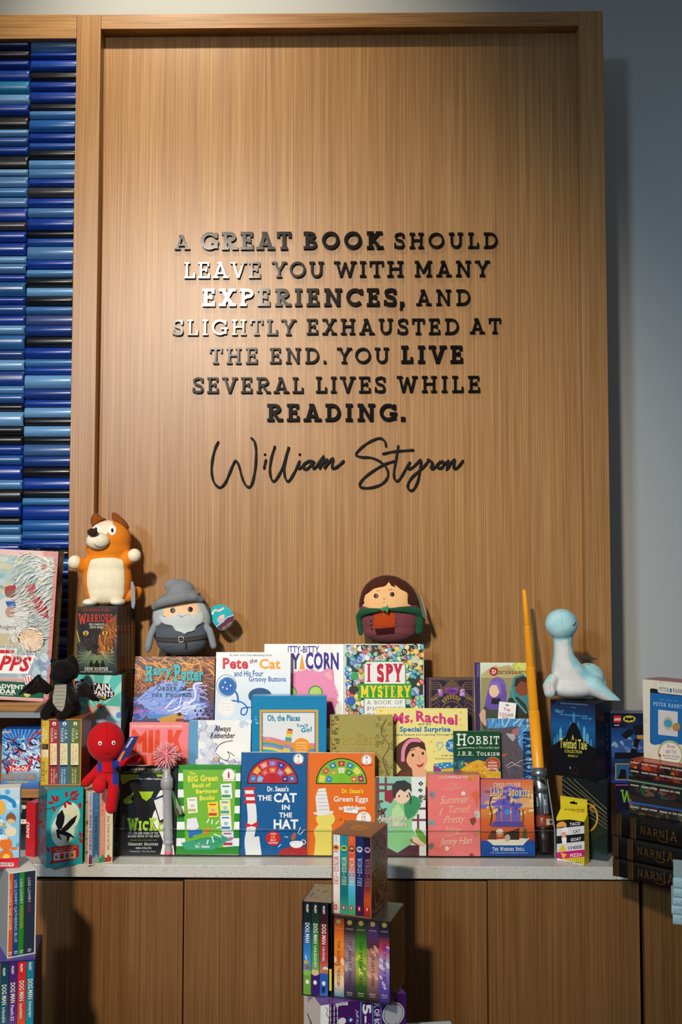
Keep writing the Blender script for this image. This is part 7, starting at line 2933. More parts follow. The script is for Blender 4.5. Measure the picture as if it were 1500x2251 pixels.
GP = 'painted paperbacks lying on the thick black volumes'
for (x0, y0, s1, yt, t_, cols, ti, seed, lab, ed, ty) in (
        (1384, 1787, (1500, 1806), 1746, .19, ['#2c2620', '#5a4a2c', '#3a4a30', '#7a5a34', '#4a2a20', '#24303a'], 'ORDER OF THE PHOENIX', 161, 'thick painted paperback with blue top edge, lowest of the four lying flat', '#2a5ab4', 1764),
        (1382.5, 1744.5, (1498, 1763.5), 1707, .19, ['#241c1e', '#4a2a24', '#2a4a34', '#1c2440', '#6a4a3a', '#3a1c1c'], 'GOBLET OF FIRE', 162, 'thick painted paperback with pale green top edge, second from the bottom', '#6a8a6a', 1716),
        (1384, 1705, (1500, 1724), 1689, .19, ['#3a1c1a', '#8a3a24', '#1c1a1c', '#2c4a34', '#6a1c1c'], "SORCERER'S STONE", 163, 'thin dark red painted paperback, second from the top', None, 1685),
        (1385, 1688, (1500, 1707), 1669, .19, ['#4a1c1c', '#b84a24', '#1c1814', '#2c3a24', '#8a2a1c', '#c9742c'], 'CHAMBER OF SECRETS', 164, 'thin orange and red painted paperback under the cream box', None, 1666)):
    bb = lying(x0, y0, s1, yt, zc, t_, .13, 'paperback_book', lab, cols[1] if seed == 164 else cols[0], hp(ty, cols, ti, seed, ed), rounded=False, group=GP)
    zc += bb.h + .0008

# cream book-and-toy box on top
A_ = atZ(1416, 1665, zc)
B_ = atZ(1500, 1678.5, zc)
b = Box(A_, math.atan2(B_.y - A_.y, B_.x - A_.x), 0, 0, w=.185, ytop=1493, d=.075)


def art(b):
    k = b.K()
    k.sl, k.xr = .11, 1414
    k.bg('#e6dcc2')
    k.blobs(1416, 1495, 1510, 1665, 40, 3, 8, ['#e0d4b4', '#ebe3cd'], 1, seed=171)
    k.p([(1430, 1514), (1433, 1511), (1445, 1511), (1448, 1518), (1520, 1518), (1520, 1618), (1490, 1612), (1468, 1606), (1450, 1614), (1444, 1634), (1434, 1634), (1430, 1630)], '#14345c')
    k.r(1430, 1512, 1446, 1520, '#1c1614')
    k.p([(1431, 1521), (1520, 1521), (1520, 1625), (1444, 1633), (1432, 1633)], '#1f6aac')
    k.p([(1445, 1500), (1520, 1498), (1520, 1519), (1450, 1519)], '#ebe2ca')
    k.t('PETER', 1450, 1506, 1471, 1514.5, '#3a4452', 'slab', tilt=.4)
    k.t('RABBIT', 1480, 1506, 1508, 1514.5, '#3a4452', 'slab', tilt=.4)
    k.e(1475.5, 1511, 2.6, 5, '#3f7aac')
    k.t('THE TALE OF', 1448, 1531, 1490, 1536, '#5a9ac4', 'slab')
    k.t('PETER RABBIT', 1437, 1540, 1503, 1548, '#b9d4e4', 'slab')
    k.r(1448, 1556, 1491, 1611, '#d9d2cc')
    k.e(1470, 1584, 11, 15, '#c9b494')
    k.e(1470, 1584, 9, 9, '#4a9ab8')
    k.e(1488, 1590, 8, 10, '#b8864a', rot=30)
    k.e(1475, 1651, 28, 30, '#d8d6a4')
    k.ring(1475, 1651, 26, 27, 1.8, '#9aa05a')
    k.e(1475, 1651, 23.5, 25, '#f0ead8')
    k.t('Book', 1468, 1630, 1485, 1637.5, '#b8444a', 'slab')
    k.t('and Toy', 1464, 1641, 1488, 1649, '#b8444a', 'slab')
    k.t('BEATRIX POTTER', 1458, 1653, 1495, 1657.5, '#4a4a44', 'slab')
    k.r(1462, 1660, 1490, 1661.4, '#8a8a80')
    k.e(1452, 1656, 2, 4, '#b82a34', rot=-30)


carton(b, 'cream book-and-toy window box on top of the painted paperbacks', '#e6dcc2', 'box', 'carton', art=art, top='#a83a44')

# pale blue books stacked at the right edge
zq = ZT2 + .0006
for i, (x0, yb, yt) in enumerate(((1480, 2033, 2011), (1477, 2009.5, 1991), (1481, 1990, 1973.5), (1482, 1972.5, 1953.5), (1482, 1952, 1930))):
    A_ = atZ(x0, yb, zq) if i == 0 else Vector((atYZ(x0, YPB, zq).x, YPB, zq))
    YPB = A_.y
    t_ = local_at(basis(A_, -.3), x0, yt).z
    bb = Box(A_, -.3, 0, 0, w=.21, h=t_, d=.14)
    rt = thing('hardcover_book', 'pale blue book, %s of the five stacked at the right edge' % ['lowest', 'second from the bottom', 'middle', 'second from the top', 'topmost'][i], 'book', bb.M, 'pale blue books at the right edge')
    m_ = bb.mb
    cc = '#a9c8cc'
    h_ = bb.h
    rows_ = [[(xx, .004 - .0038 * sin(pi * q / 8), h_ / 2 - h_ / 2 * cos(pi * q / 8)) for xx in (0, bb.w)] for q in range(9)]
    m_.grid(rows_, lin(cc))
    for xx in (0, bb.w):
        m_.face([(xx, .004 - .0038 * sin(pi * q / 8), h_ / 2 - h_ / 2 * cos(pi * q / 8)) for q in range(9)], lin(cc))
    m_.box(0, bb.w, .004, bb.d, 0, .003, cc)
    m_.box(0, bb.w, .004, bb.d, h_ - .003, h_, cc)
    k = bb.K()
    k.off = -.00005
    k.t('L. M. M', x0 + 6, yt + 7, x0 + 36, yt + 12, '#6a8a92', 'slabthin')
    m_.build('cover', CLOTH, rt, bb.M)
    pg = MB()
    pg.box(.003, bb.w - .003, .0045, bb.d - .004, .0031, h_ - .0031, '#dfd8c6')
    pg.build('page_block', PAPER, rt, bb.M)
    zq += h_ + .0006

# ------------------------------------------------------------------ soft toys
class Soft:
    """a stuffed toy: one continuous skin grown from overlapping forms, with appliqued patches sewn on"""
    def __init__(s, O, scale_y):
        s.O = Vector(O)
        s.Y = scale_y                     # depth at which photo coordinates are read
        s.bm = bmesh.new()
        s.col = []

    def W(s, px, py, dy=0.0):
        p = atY(px, py, s.Y)
        p.y += dy
        return p

    def px(s, n):
        return n * s.Y / F_PX

    def ell(s, px, py, rx, ry, rz=None, dy=0.0, rot=0.0, tilt=0.0):
        """ellipsoid given in photo pixels; rz = depth radius in pixels"""
        m = Matrix.Translation(s.W(px, py, dy)) @ Matrix.Rotation(-math.radians(rot), 4, 'Y') @ Matrix.Rotation(math.radians(tilt), 4, 'X')
        m = m @ Matrix.Diagonal((s.px(rx), s.px(rz or rx), s.px(ry), 1))
        bmesh.ops.create_icosphere(s.bm, subdivisions=4, radius=1.0, matrix=m)
        return s

    def cap(s, pts, flat=1.0):
        """chain of overlapping balls: (px, py, radius px, depth offset m)"""
        for (x0, y0, r0, d0), (x1, y1, r1, d1) in zip(pts[:-1], pts[1:]):
            n = max(2, int(math.hypot(x1 - x0, y1 - y0) / (0.35 * min(r0, r1))) + 1)
            for k in range(n + 1):
                t = k / n
                r = r0 + (r1 - r0) * t
                m = Matrix.Translation(s.W(x0 + (x1 - x0) * t, y0 + (y1 - y0) * t, d0 + (d1 - d0) * t)) @ Matrix.Diagonal((s.px(r), s.px(r) * flat, s.px(r), 1))
                bmesh.ops.create_icosphere(s.bm, subdivisions=3, radius=1.0, matrix=m)
        return s

    def skin(s, name, col, root, voxel=0.0035, smooth=14, mat=None, cfun=None, floor=None):
        me = bpy.data.meshes.new('tmp')
        s.bm.to_mesh(me)
        s.bm.free()
        s.bm = bmesh.new()
        o = bpy.data.objects.new('tmp', me)
        C.objects.link(o)
        r = o.modifiers.new('r', 'REMESH')
        r.mode, r.voxel_size = 'VOXEL', voxel
        sm = o.modifiers.new('s', 'SMOOTH')
        sm.factor, sm.iterations = 0.5, smooth
        m2 = bpy.data.meshes.new_from_object(o.evaluated_get(bpy.context.evaluated_depsgraph_get()))
        vs = [v.co.copy() for v in m2.vertices]
        if floor is not None:
            for v in vs:
                if v.z < floor:
                    v.z = floor
        fs = [tuple(p.vertices) for p in m2.polygons]
        bpy.data.objects.remove(o)
        bpy.data.meshes.remove(me)
        bpy.data.meshes.remove(m2)
        s.bvh = BVHTree.FromPolygons(vs, fs)
        mb = MB()
        Mi = Matrix.Translation(-s.O)
        mb.v = [tuple(Mi @ v) for v in vs]
        mb.f = fs
        c0 = lin(col)
        if cfun:
            for f in fs:
                mb.c.append([lin(cfun(vs[i])) for i in f])
        else:
            mb.c = [c0] * len(fs)
        mb.m = [0] * len(fs)
        mb.sm = [True] * len(fs)
        return mb.build(name, mat or PLUSH, root, Matrix.Translation(s.O))

    def patch(s, name, pts, col, root, puff=0.0015, step=3.0, mat=None, sm=False, bvh=None, cfun=None):
        """applique: a photo-space outline laid onto the skin"""
        if sm:
            pts = smooth_pts(list(pts) + [pts[0]], 5)[:-1]
        bm = bmesh.new()
        vs = [bm.verts.new((x, y, 0)) for x, y in pts]
        tris = tessellate_polygon([[Vector((x, y, 0)) for x, y in pts]])
        for t in tris:
            try:
                bm.faces.new([vs[i] for i in t])
            except ValueError:
                pass
        for _ in range(7):
            es = [e for e in bm.edges if e.calc_length() > step]
            if not es:
                break
            bmesh.ops.subdivide_edges(bm, edges=es, cuts=1)
            bmesh.ops.triangulate(bm, faces=bm.faces[:])
        bm.verts.ensure_lookup_table()
        bvh = bvh or s.bvh
        ok, pos = {}, {}
        for v in bm.verts:
            d = ray(v.co.x, v.co.y).normalized()
            hit = bvh.ray_cast(CAM, d)
            if hit[0] is not None:
                edge = v.is_boundary
                pos[v] = hit[0] - d * (puff * (0.35 if edge else 1.0))
        mb = MB()
        idx = {}
        for v in pos:
            idx[v] = len(mb.v)
            mb.v.append(tuple(pos[v] - s.O))
        for f in bm.faces:
            if all(v in idx for v in f.verts):
                p = [pos[v] for v in f.verts]
                if max((p[0] - p[1]).length, (p[1] - p[2]).length, (p[2] - p[0]).length) > .03:
                    continue
                n = (p[1] - p[0]).cross(p[2] - p[0])
                ii = [idx[v] for v in f.verts]
                if n.dot(p[0] - CAM) > 0:
                    ii = ii[::-1]
                mb.f.append(tuple(ii))
                mb.c.append(lin(cfun(p[0])) if cfun else lin(col))
                mb.m.append(0)
                mb.sm.append(True)
        bm.free()
        return mb.build(name, mat or PLUSH, root, Matrix.Translation(s.O))

    def dot(s, name, px, py, rx, ry, col, root, puff=0.0028, mat=None, rot=0.0, n=18, bvh=None):
        c_, s_ = cos(math.radians(rot)), sin(math.radians(rot))
        pts = [(px + rx * cos(2 * pi * k / n) * c_ - ry * sin(2 * pi * k / n) * s_, py + rx * cos(2 * pi * k / n) * s_ + ry * sin(2 * pi * k / n) * c_) for k in range(n)]
        return s.patch(name, pts, col, root, puff, 2.0, mat, bvh=bvh)

    def line(s, name, pts, w, col, root, puff=0.0016, bvh=None, mat=None):
        pts = smooth_pts(pts, 4) if len(pts) > 2 else pts
        Lf, Rt = strip(pts, w)
        return s.patch(name, Lf + Rt[::-1], col, root, puff, 3.0, mat, bvh=bvh)


def toy(name, label, px, py, Y, z):
    O = atYZ(px, Y, z)
    root = thing(name, label, 'soft toy', Matrix.Translation(O))
    return Soft(O, Y), root


# ---- orange dog on the dark set
FL = zdog
P, root = toy('plush_dog', 'orange and cream plush dog standing on the dark boxed set at left', 238, 1332, 2.885, FL)
P.ell(236, 1276, 55, 60, 40).ell(236, 1300, 51, 34, 38).ell(236, 1240, 50, 45, 38)
P.ell(241, 1185, 48, 42, 40).ell(238, 1205, 50, 34, 38)
P.cap([(205, 1238, 17, -.01), (187, 1244, 15, -.02), (176, 1237, 15, -.03)]).cap([(278, 1232, 17, -.01), (292, 1226, 14, -.02)])
body = P.skin('body', '#e8841f', root, floor=FL + .004)
P.patch('belly', [(196, 1240), (204, 1229), (236, 1226), (262, 1228), (272, 1242), (273, 1300), (266, 1321), (240, 1325), (206, 1323), (194, 1300), (191, 1270)], '#f3e6c6', root, sm=True)
P.patch('blaze', [(218, 1141), (228, 1139), (243, 1142), (249, 1152), (240, 1166), (232, 1176), (216, 1172), (214, 1155)], '#f1e3c4', root, sm=True)
q = Soft(P.O, 2.885)
q.ell(226, 1190, 26, 19, 22, dy=-.052)
mz = q.skin('muzzle', '#f3e6ca', root, .003, 8)
nb = Soft(P.O, 2.885)
nb.ell(220, 1172, 11.5, 8.5, 8, dy=-.084)
nb.skin('nose', '#3a2418', root, .002, 4)
q.line('mouth', [(206, 1195), (214, 1201), (226, 1203), (238, 1197), (242, 1189)], 1.3, '#3a2a20', root, bvh=q.bvh)
for x, y, r_ in ((211, 1163, 0), (247, 1165, 0)):
    P.dot('eye_patch', x, y, 9, 12, '#f2f0ea', root, .0022)
    P.dot('eye', x, y + 1, 3.6, 5.2, '#15120f', root, .0034, PLASTIC)
for nm, pr, inner in (('ear', [(204, 1162), (199, 1146), (203, 1132), (211, 1128), (220, 1136), (230, 1141), (218, 1148)], [(208, 1150), (209, 1140), (217, 1145)]), ('ear', [(246, 1140), (246, 1128), (252, 1127), (266, 1138), (277, 1150), (280, 1162), (262, 1152), (252, 1147)], None)):
    e_ = MB()
    c0 = Vector((sum(atY(a, b, 2.87).x for a, b in pr) / len(pr), 2.875, sum(atY(a, b, 2.87).z for a, b in pr) / len(pr))) - P.O
    sp_ = smooth_pts(pr + [pr[0]], 4)[:-1]
    ring = [atY(a, b, 2.872) - P.O for a, b in sp_]
    ringb = [p + Vector((0, .018, 0)) for p in ring]
    n_ = len(ring)
    for i in range(n_):
        j = (i + 1) % n_
        e_.face([c0 + Vector((0, -.008, 0)), ring[i], ring[j]], lin('#8a4a1c'), 0, True)
        e_.face([c0 + Vector((0, .028, 0)), ringb[j], ringb[i]], lin('#8a4a1c'), 0, True)
        e_.face([ring[i], ringb[i], ringb[j], ring[j]], lin('#8a4a1c'), 0, True)
    eo = e_.build(nm, PLUSH, root, Matrix.Translation(P.O), weld=True)
    eo['label'] = 'dark brown ear'
# brown cheek patch on the far side
P.patch('side_patch', [(198, 1160), (196, 1180), (197, 1200), (192, 1206), (191, 1185), (194, 1166)], '#8a4a1c', root, sm=True)
for x, y, r_, d_ in ((172, 1236, 15.5, -.034), (300, 1221, 15, -.026)):
    q = Soft(P.O, 2.885)
    q.ell(x, y, r_, r_, r_, dy=d_)
    q.skin('paw', '#f3e6ca', root, .003, 6)['label'] = 'cream mitten paw'
for x, y in ((206, 1323), (266, 1322)):
    q = Soft(P.O, 2.885)
    q.ell(x, y, 16.5, 8.5, 20, dy=-.038)
    q.skin('foot', '#f0e6d2', root, .003, 5, floor=FL + .0008)['label'] = 'cream foot'
q = Soft(P.O, 2.885)
q.cap([(278, 1312, 13, .0), (297, 1306, 14, .0), (303, 1300, 11, 0)])
q.skin('tail', '#dd7d20', root, .003, 6)


def hang(root, P, pts, col, Y, name='hang_tag', lab=None, art=None, thick=.0012, yaw=0.0):
    """card tag hanging on a toy"""
    mb_ = MB()
    c0 = atY(*pts[0], Y)
    M = basis(c0, yaw)
    ps = [local_at(M, a, b_) for a, b_ in pts]
    n_ = len(ps)
    tr = tessellate_polygon([[Vector((p.x, p.z, 0)) for p in ps]])
    mb_.grid([[(p.x, 0, p.z) for p in ps], [(p.x, thick, p.z) for p in ps]], lin('#efece4'), close=True, smooth=False)
    for t in tr:
        f_ = [(ps[i].x, 0, ps[i].z) for i in t]
        ar = (ps[t[1]] - ps[t[0]]).cross(ps[t[2]] - ps[t[0]]).y
        if ar > 0:
            f_ = f_[::-1]
        mb_.face(f_, lin(col))
        mb_.face([(p[0], thick, p[2]) for p in f_[::-1]], lin('#efece4'))
    if art:
        k = Canvas(mb_, M, 'front', 9, 9, 0.0)
        k._emit0 = k._emit
        xs0, zs0 = min(p.x for p in ps), min(p.z for p in ps)

        def em(poly, m=None, k=k):
            # tag coordinates may be negative: shift the clip window
            sh = [(p[0] + 4, p[1] + 4, *p[2:]) for p in poly]
            sh = clip(sh, 9, 9)
            if sh:
                sh = [(p[0] - 4, p[1] - 4, *p[2:]) for p in sh]
                ar = sum(sh[i][0] * sh[(i + 1) % len(sh)][1] - sh[(i + 1) % len(sh)][0] * sh[i][1] for i in range(len(sh)))
                if ar < 0:
                    sh = sh[::-1]
                k.mb.face([k.out(p[0], p[1], k.STEP * k.k) for p in sh], [p[2:] for p in sh], k.m)
        k._emit = em
        art(k)
    o = mb_.build(name, GLOSS, root, M)
    o['label'] = lab or 'card tag'
    return o


hang(root, P, [(288, 1279), (292, 1278), (296, 1290), (297.5, 1325), (294, 1339), (289, 1334), (287.5, 1300)], '#8f9098', 2.842, lab='grey card tag')

# ---- grey wizard on the illustrated hardcover
zt_ = Z3 + .0065 + (local_at(basis(atYZ(290, YC_, Z3), 0, LEAN), 290, 1443).z) * cos(LEAN)
FL = project(atYZ(400, 2.905, zt_))[1]
P, root = toy('plush_wizard', 'round plush wizard in grey hat and beard on the thick illustrated hardcover', 400, 1442, 2.925, atY(400, 1441, 2.905).z)
FZ = P.O.z
P.ell(400, 1360, 66, 58, 40).ell(400, 1392, 62, 42, 40).ell(400, 1412, 56, 28, 38).ell(400, 1335, 56, 40, 36)
P.skin('body', '#5a6068', root, floor=FZ + .001)
P.patch('face', [(357, 1352), (358, 1330), (375, 1318), (402, 1314), (425, 1314), (435, 1325), (437, 1345), (428, 1356), (398, 1358), (372, 1358)], '#f6c89c', root, sm=True)
P.patch('side_hair', [(352, 1318), (360, 1322), (360, 1352), (352, 1372), (340, 1374), (336, 1352), (342, 1330)], '#b4bab6', root, .003, sm=True)
P.patch('side_hair', [(432, 1318), (444, 1322), (456, 1340), (463, 1362), (460, 1376), (446, 1366), (438, 1350)], '#b4bab6', root, .003, sm=True)
P.patch('beard', [(350, 1352), (362, 1356), (380, 1354), (392, 1348), (404, 1350), (416, 1352), (430, 1350), (443, 1346), (450, 1352), (446, 1368), (434, 1376), (428, 1386), (414, 1390), (406, 1394), (398, 1390), (386, 1386), (378, 1376), (362, 1372), (352, 1364)], '#ced4cf', root, .006, sm=True)
P.line('moustache', [(384, 1357), (392, 1350), (401, 1352), (410, 1350), (420, 1355)], 5, '#d8dcd8', root, .008)
P.line('mouth', [(393, 1353), (399, 1356), (406, 1352)], 1.2, '#3a2c28', root, .0102)
for x, y in ((380, 1342), (418.5, 1339.5)):
    P.dot('eye', x, y, 6, 6, '#17130f', root, .003, PLASTIC)
for pts in ([(374, 1332), (380, 1328), (388, 1329)], [(412, 1330), (418, 1326), (426, 1329)]):
    P.line('eyebrow', pts, 1.6, '#b4aca2', root, .002)
P.line('belt', [(341, 1405), (370, 1407), (400, 1407), (440, 1402), (461, 1398)], 8, '#4f4a44', root, .0022)
P.line('belt_edge', [(341, 1401), (370, 1403), (400, 1403), (440, 1398), (461, 1394)], 1.2, '#22201e', root, .0027)
P.line('belt_edge', [(341, 1409.5), (370, 1411.5), (400, 1411.5), (440, 1406.5), (461, 1402.5)], 1.2, '#22201e', root, .0027)
P.line('belt_end', [(402, 1404), (409, 1414), (409, 1427)], 5, '#3a3632', root, .0032)
P.line('buckle', [(393, 1401), (402, 1400), (403, 1410), (394, 1411), (393, 1401)], 2, '#d9d6cc', root, .0042, mat=PLASTIC)
for pts in ([(362, 1436), (360, 1424), (385, 1420)], [(440, 1434), (442, 1420), (425, 1418)]):
    P.line('robe_seam', pts, 1, '#3a4046', root, .0012)
# hat: brim and bent cone
q = Soft(P.O, 2.925)
q.cap([(344, 1334, 7, -.03), (360, 1324, 10, -.05), (385, 1316, 12, -.062), (410, 1311, 12, -.062), (430, 1311, 10, -.05), (446, 1318, 6, -.03)], .8)
q.ell(396, 1310, 46, 10, 44, rot=7)
q.cap([(398, 1306, 33, 0), (396, 1298, 24, 0), (391, 1289, 15, 0), (384, 1281, 9.5, 0), (374, 1281, 7.5, -.004), (367, 1288, 6, -.006)])
q.skin('hat', '#84888b', root, .003, 4)
for pts, d_ in (([(344, 1374, 8, -.02), (336, 1395, 8, -.03), (331, 1418, 8.5, -.032), (330, 1426, 7, -.03)], 0), ([(452, 1372, 7, -.02), (464, 1385, 8, -.028), (470, 1405, 8, -.03), (473, 1418, 7.5, -.03)], 0)):
    q = Soft(P.O, 2.925)
    q.cap(pts)
    q.skin('sleeve', '#8b9298', root, .003, 8)['label'] = 'light grey hanging sleeve'


def art(k):
    k.p([(462, 1344), (468, 1334), (480, 1328.5), (493, 1331), (504, 1338), (513, 1352), (500, 1357), (484, 1372), (476, 1378), (468, 1368)], '#22b0b8')
    k.p([(476, 1378), (486, 1370), (500, 1357), (514, 1352.5), (515, 1362), (508, 1375), (494, 1384), (484, 1385)], '#5c2440')
    k.l([(476, 1378), (486, 1370), (500, 1357), (514, 1352.5)], 1.4, '#f2f0ea')
    k.l([(466, 1351), (472, 1342), (482, 1342), (492, 1336)], 4.2, '#f4f0e6', sm=True)
    k.tq('SQUISH', [(469, 1343), (490, 1334), (492, 1338), (471, 1347)], '#c8643c')
    k.e(486, 1362, 9, 8, '#b9bcc0', rot=-30)
    k.e(488, 1356, 7, 4, '#f0c9a8', rot=-30)
    k.tq('Nov 2024', [(488, 1380), (508, 1366), (510, 1370), (490, 1384)], '#e2b46a', 'script')


hang(root, P, [(462, 1344), (468, 1333), (480, 1328), (493, 1330.5), (504, 1337), (513, 1350), (515.5, 1362), (508, 1375.5), (494, 1385), (484, 1385.5), (476, 1379), (467, 1366)], '#22b0b8', 2.93, lab='turquoise and plum card tag', art=art, yaw=-.12)

# ---- brown-haired boy with green cape on the marble book
P, root = toy('plush_boy', 'round plush with brown hair and green cape on the marble-covered book', 855, 1413, 2.925, atY(855, 1412.5, 2.905).z)
FZ = P.O.z
P.ell(855, 1330, 66, 64, 42).ell(857, 1362, 65, 44, 42).ell(857, 1385, 60, 28, 40).ell(852, 1318, 60, 54, 40)
P.skin('body', '#7c4346', root, floor=FZ + .001)
P.patch('face', [(797, 1332), (802, 1308), (818, 1296), (838, 1288), (855, 1279), (872, 1288), (886, 1294), (896, 1304), (898, 1320), (904, 1332), (850, 1338), (812, 1337)], '#f2bd80', root, .0012, sm=False)
P.patch('hair', [(787, 1333), (790, 1312), (797, 1294), (812, 1277), (835, 1265), (856, 1263), (880, 1268), (902, 1282), (915, 1300), (921, 1320), (919, 1328), (905, 1330), (897, 1328), (896, 1316), (899, 1306), (893, 1301), (882, 1296), (866, 1283), (870, 1291), (861, 1288), (855, 1279), (849, 1287), (842, 1290), (832, 1291), (822, 1294), (812, 1302), (803, 1308), (800, 1320), (802, 1326), (796, 1331), (790, 1336)], '#4a2418', root, .004)
for x, y in ((827, 1310), (862.5, 1306.5)):
    P.dot('eye', x, y, 5.2, 5.2, '#14120f', root, .003, PLASTIC)
for pts in ([(822, 1303), (829, 1299), (836, 1299)], [(853, 1297), (861, 1296), (869, 1298.5)]):
    P.line('eyebrow', pts, 1.3, '#4a2418', root, .002)
P.dot('nose', 844.5, 1315.5, 4, 3.4, '#e8a878', root, .003)
P.line('mouth', [(838, 1322), (843, 1325), (850, 1321.5)], 1.2, '#5a2c20', root, .0022)
P.patch('vest', [(823, 1347), (838, 1342), (858, 1344), (869, 1350), (868, 1378), (848, 1380), (845, 1377), (842, 1381), (822, 1382)], '#b84418', root, .0016)
P.patch('trousers', [(824, 1382), (842, 1381.5), (868, 1379), (868, 1393), (829, 1397)], '#3a1414', root, .0018)
for y in (1355, 1360, 1365, 1370):
    P.dot('vest_button', 844, y, .9, .9, '#3a1a10', root, .0026)
for x, y in ((815.5, 1365), (816.5, 1374), (818, 1383)):
    P.dot('coat_button', x, y, 1.9, 1.9, '#2a1214', root, .0026)
for y in (1361.5, 1369.5, 1377.5):
    P.line('coat_stitch', [(869, y), (874, y)], .8, '#3a1a1c', root, .0016)
P.line('trouser_edge', [(800, 1404), (828, 1397), (868, 1393), (905, 1397)], 1, '#5a2a30', root, .0012)
q = Soft(P.O, 2.925)
q.cap([(834, 1339, 4, -.064), (815, 1341, 6.5, -.056), (797, 1345, 9, -.03), (790, 1354, 8, -.018), (791, 1376, 7, -.010), (793, 1392, 5.5, -.010)], .8)
q.skin('cape', '#24573a', root, .003, 8)['label'] = 'dark green cape, left side'
q = Soft(P.O, 2.925)
q.cap([(856, 1338, 4, -.064), (880, 1338, 6.5, -.056), (910, 1341, 9, -.032), (925, 1348, 10, -.016)], .8)
q.cap([(919, 1348, 11, -.014), (920, 1366, 12, -.014), (920, 1384, 11, -.010)], .7)
q.skin('cape', '#24573a', root, .003, 8)['label'] = 'dark green cape, right side'
lf = MB()
lp = [(835, 1340), (842, 1335), (850, 1334), (851, 1329), (855, 1335), (854, 1342), (851, 1347), (847, 1342), (840, 1342)]
for t in tessellate_polygon([[Vector((a, b_, 0)) for a, b_ in lp]]):
    f_ = [atY(*lp[i], 2.846) - P.O for i in t]
    n_ = (f_[1] - f_[0]).cross(f_[2] - f_[0])
    f_ = f_ if n_.y < 0 else f_[::-1]
    lf.face(f_, lin('#2f8a58'))
    lf.face([p + Vector((0, .004, 0)) for p in f_[::-1]], lin('#2f8a58'))
for i in range(len(lp)):
    a, b_ = atY(*lp[i], 2.846) - P.O, atY(*lp[(i + 1) % len(lp)], 2.846) - P.O
    lf.face([a, b_, b_ + Vector((0, .004, 0)), a + Vector((0, .004, 0))], lin('#2f8a58'))
lf.build('leaf_clasp', PLASTIC, root, Matrix.Translation(P.O))['label'] = 'bright green leaf clasp'
P.line('ring', [(841, 1346), (843, 1349), (847, 1348), (848, 1344)], 1.2, '#e8a02c', root, .002)
P.dot('ring', 844, 1349, 3, 3, '#e8a02c', root, .0022)
hang(root, P, [(919, 1296), (923, 1306), (934, 1340), (938, 1353), (936, 1360), (930, 1356), (920, 1316)], '#6f705a', 2.90, lab='grey-green card tag', yaw=-.9)

# ---- pale blue long-necked reptile on the fairy tale set
P, root = toy('plush_dinosaur', 'pale blue plush long-necked dinosaur with white belly at right', 1262, 1540, 2.735, zdino)
P.ell(1233, 1371, 35, 33, 35, dy=-.01)
P.cap([(1238, 1392, 23, 0), (1238, 1420, 20, .0), (1240, 1450, 24, .0), (1248, 1475, 34, .005), (1262, 1500, 40, .01), (1290, 1505, 38, .018), (1315, 1508, 26, .03)])
P.ell(1262, 1512, 58, 24, 50, dy=.01).ell(1300, 1492, 34, 32, 40, dy=.03)
P.cap([(1212, 1490, 12, -.02), (1202, 1505, 14, -.035), (1203, 1518, 13, -.04)])
P.cap([(1300, 1505, 22, -.02), (1328, 1525, 14, -.03), (1348, 1537, 9, -.035), (1358, 1542, 4.5, -.036)])


def dino_col(v):
    n = 0.5 + .5 * sin(v.x * 70 + sin(v.z * 55) * 2.2) * sin(v.z * 48 + v.y * 60)
    return mix('#8fd0d6', '#bfe2e4', n)


P.skin('body', '#a4d8dc', root, cfun=dino_col, floor=zdino + .001)
P.patch('belly', [(1221, 1412), (1236, 1409), (1250, 1408), (1252, 1440), (1257, 1458), (1270, 1478), (1290, 1496), (1300, 1512), (1330, 1528), (1352, 1541), (1340, 1542), (1310, 1540), (1270, 1538), (1235, 1534), (1217, 1524), (1210, 1512), (1214, 1480), (1219, 1462), (1221, 1440)], '#dcdcd6', root, .0016, sm=True)
P.patch('flipper_sole', [(1194, 1506), (1204, 1498), (1213, 1500), (1216, 1516), (1208, 1530), (1198, 1526), (1193, 1516)], '#cfcac4', root, .0014, sm=True)
P.line('eye', [(1259, 1374), (1262.5, 1374.5), (1265, 1371), (1265.5, 1367)], 2, '#1f2a30', root, .002)
P.line('head_seam', [(1234, 1339), (1236, 1356), (1237, 1380), (1246, 1404)], .8, '#8ab8bc', root, .0008)
for pts in ([(1276, 1442), (1286, 1450), (1296, 1462)], [(1290, 1446), (1300, 1453), (1312, 1464)], [(1303, 1452), (1313, 1458), (1320, 1466)]):
    P.line('back_stripe', pts, 1.8, '#3f8894', root, .0018)
hang(root, P, [(1274, 1440), (1290, 1441), (1316, 1449), (1300, 1451), (1280, 1446)], '#3a3a34', 2.76, lab='dark card tag on the back')

# ---- black dragon on the orange slipcase
zd = ztok + .0018
P, root = toy('plush_dragon', 'small black plush dragon with grey ribbed belly on the orange slipcase', 138, 1578, 2.675, zd)
P.ell(141, 1474, 27, 25, 25, dy=-.012).ell(136, 1484, 20, 16, 20, dy=-.03)
P.cap([(138, 1492, 18, 0), (139, 1515, 24, 0), (140, 1545, 32, .004), (142, 1558, 34, .008)])
P.cap([(120, 1545, 14, -.02), (112, 1563, 13, -.045), (114, 1570, 10, -.06)]).cap([(160, 1545, 16, -.01), (152, 1563, 13, -.045), (148, 1571, 11, -.062)])
P.cap([(160, 1520, 10, -.02), (170, 1535, 10, -.04)])
P.cap([(122, 1456, 6, 0), (117, 1450, 6.5, 0), (113, 1453, 4, -.004)])
P.cap([(153, 1455, 9, 0), (158, 1446, 8, 0), (163, 1452, 7, 0), (166, 1462, 8, .0), (168, 1474, 7, .0), (166, 1488, 6, 0)])
P.skin('body', '#14110f', root, floor=zd + .0006)
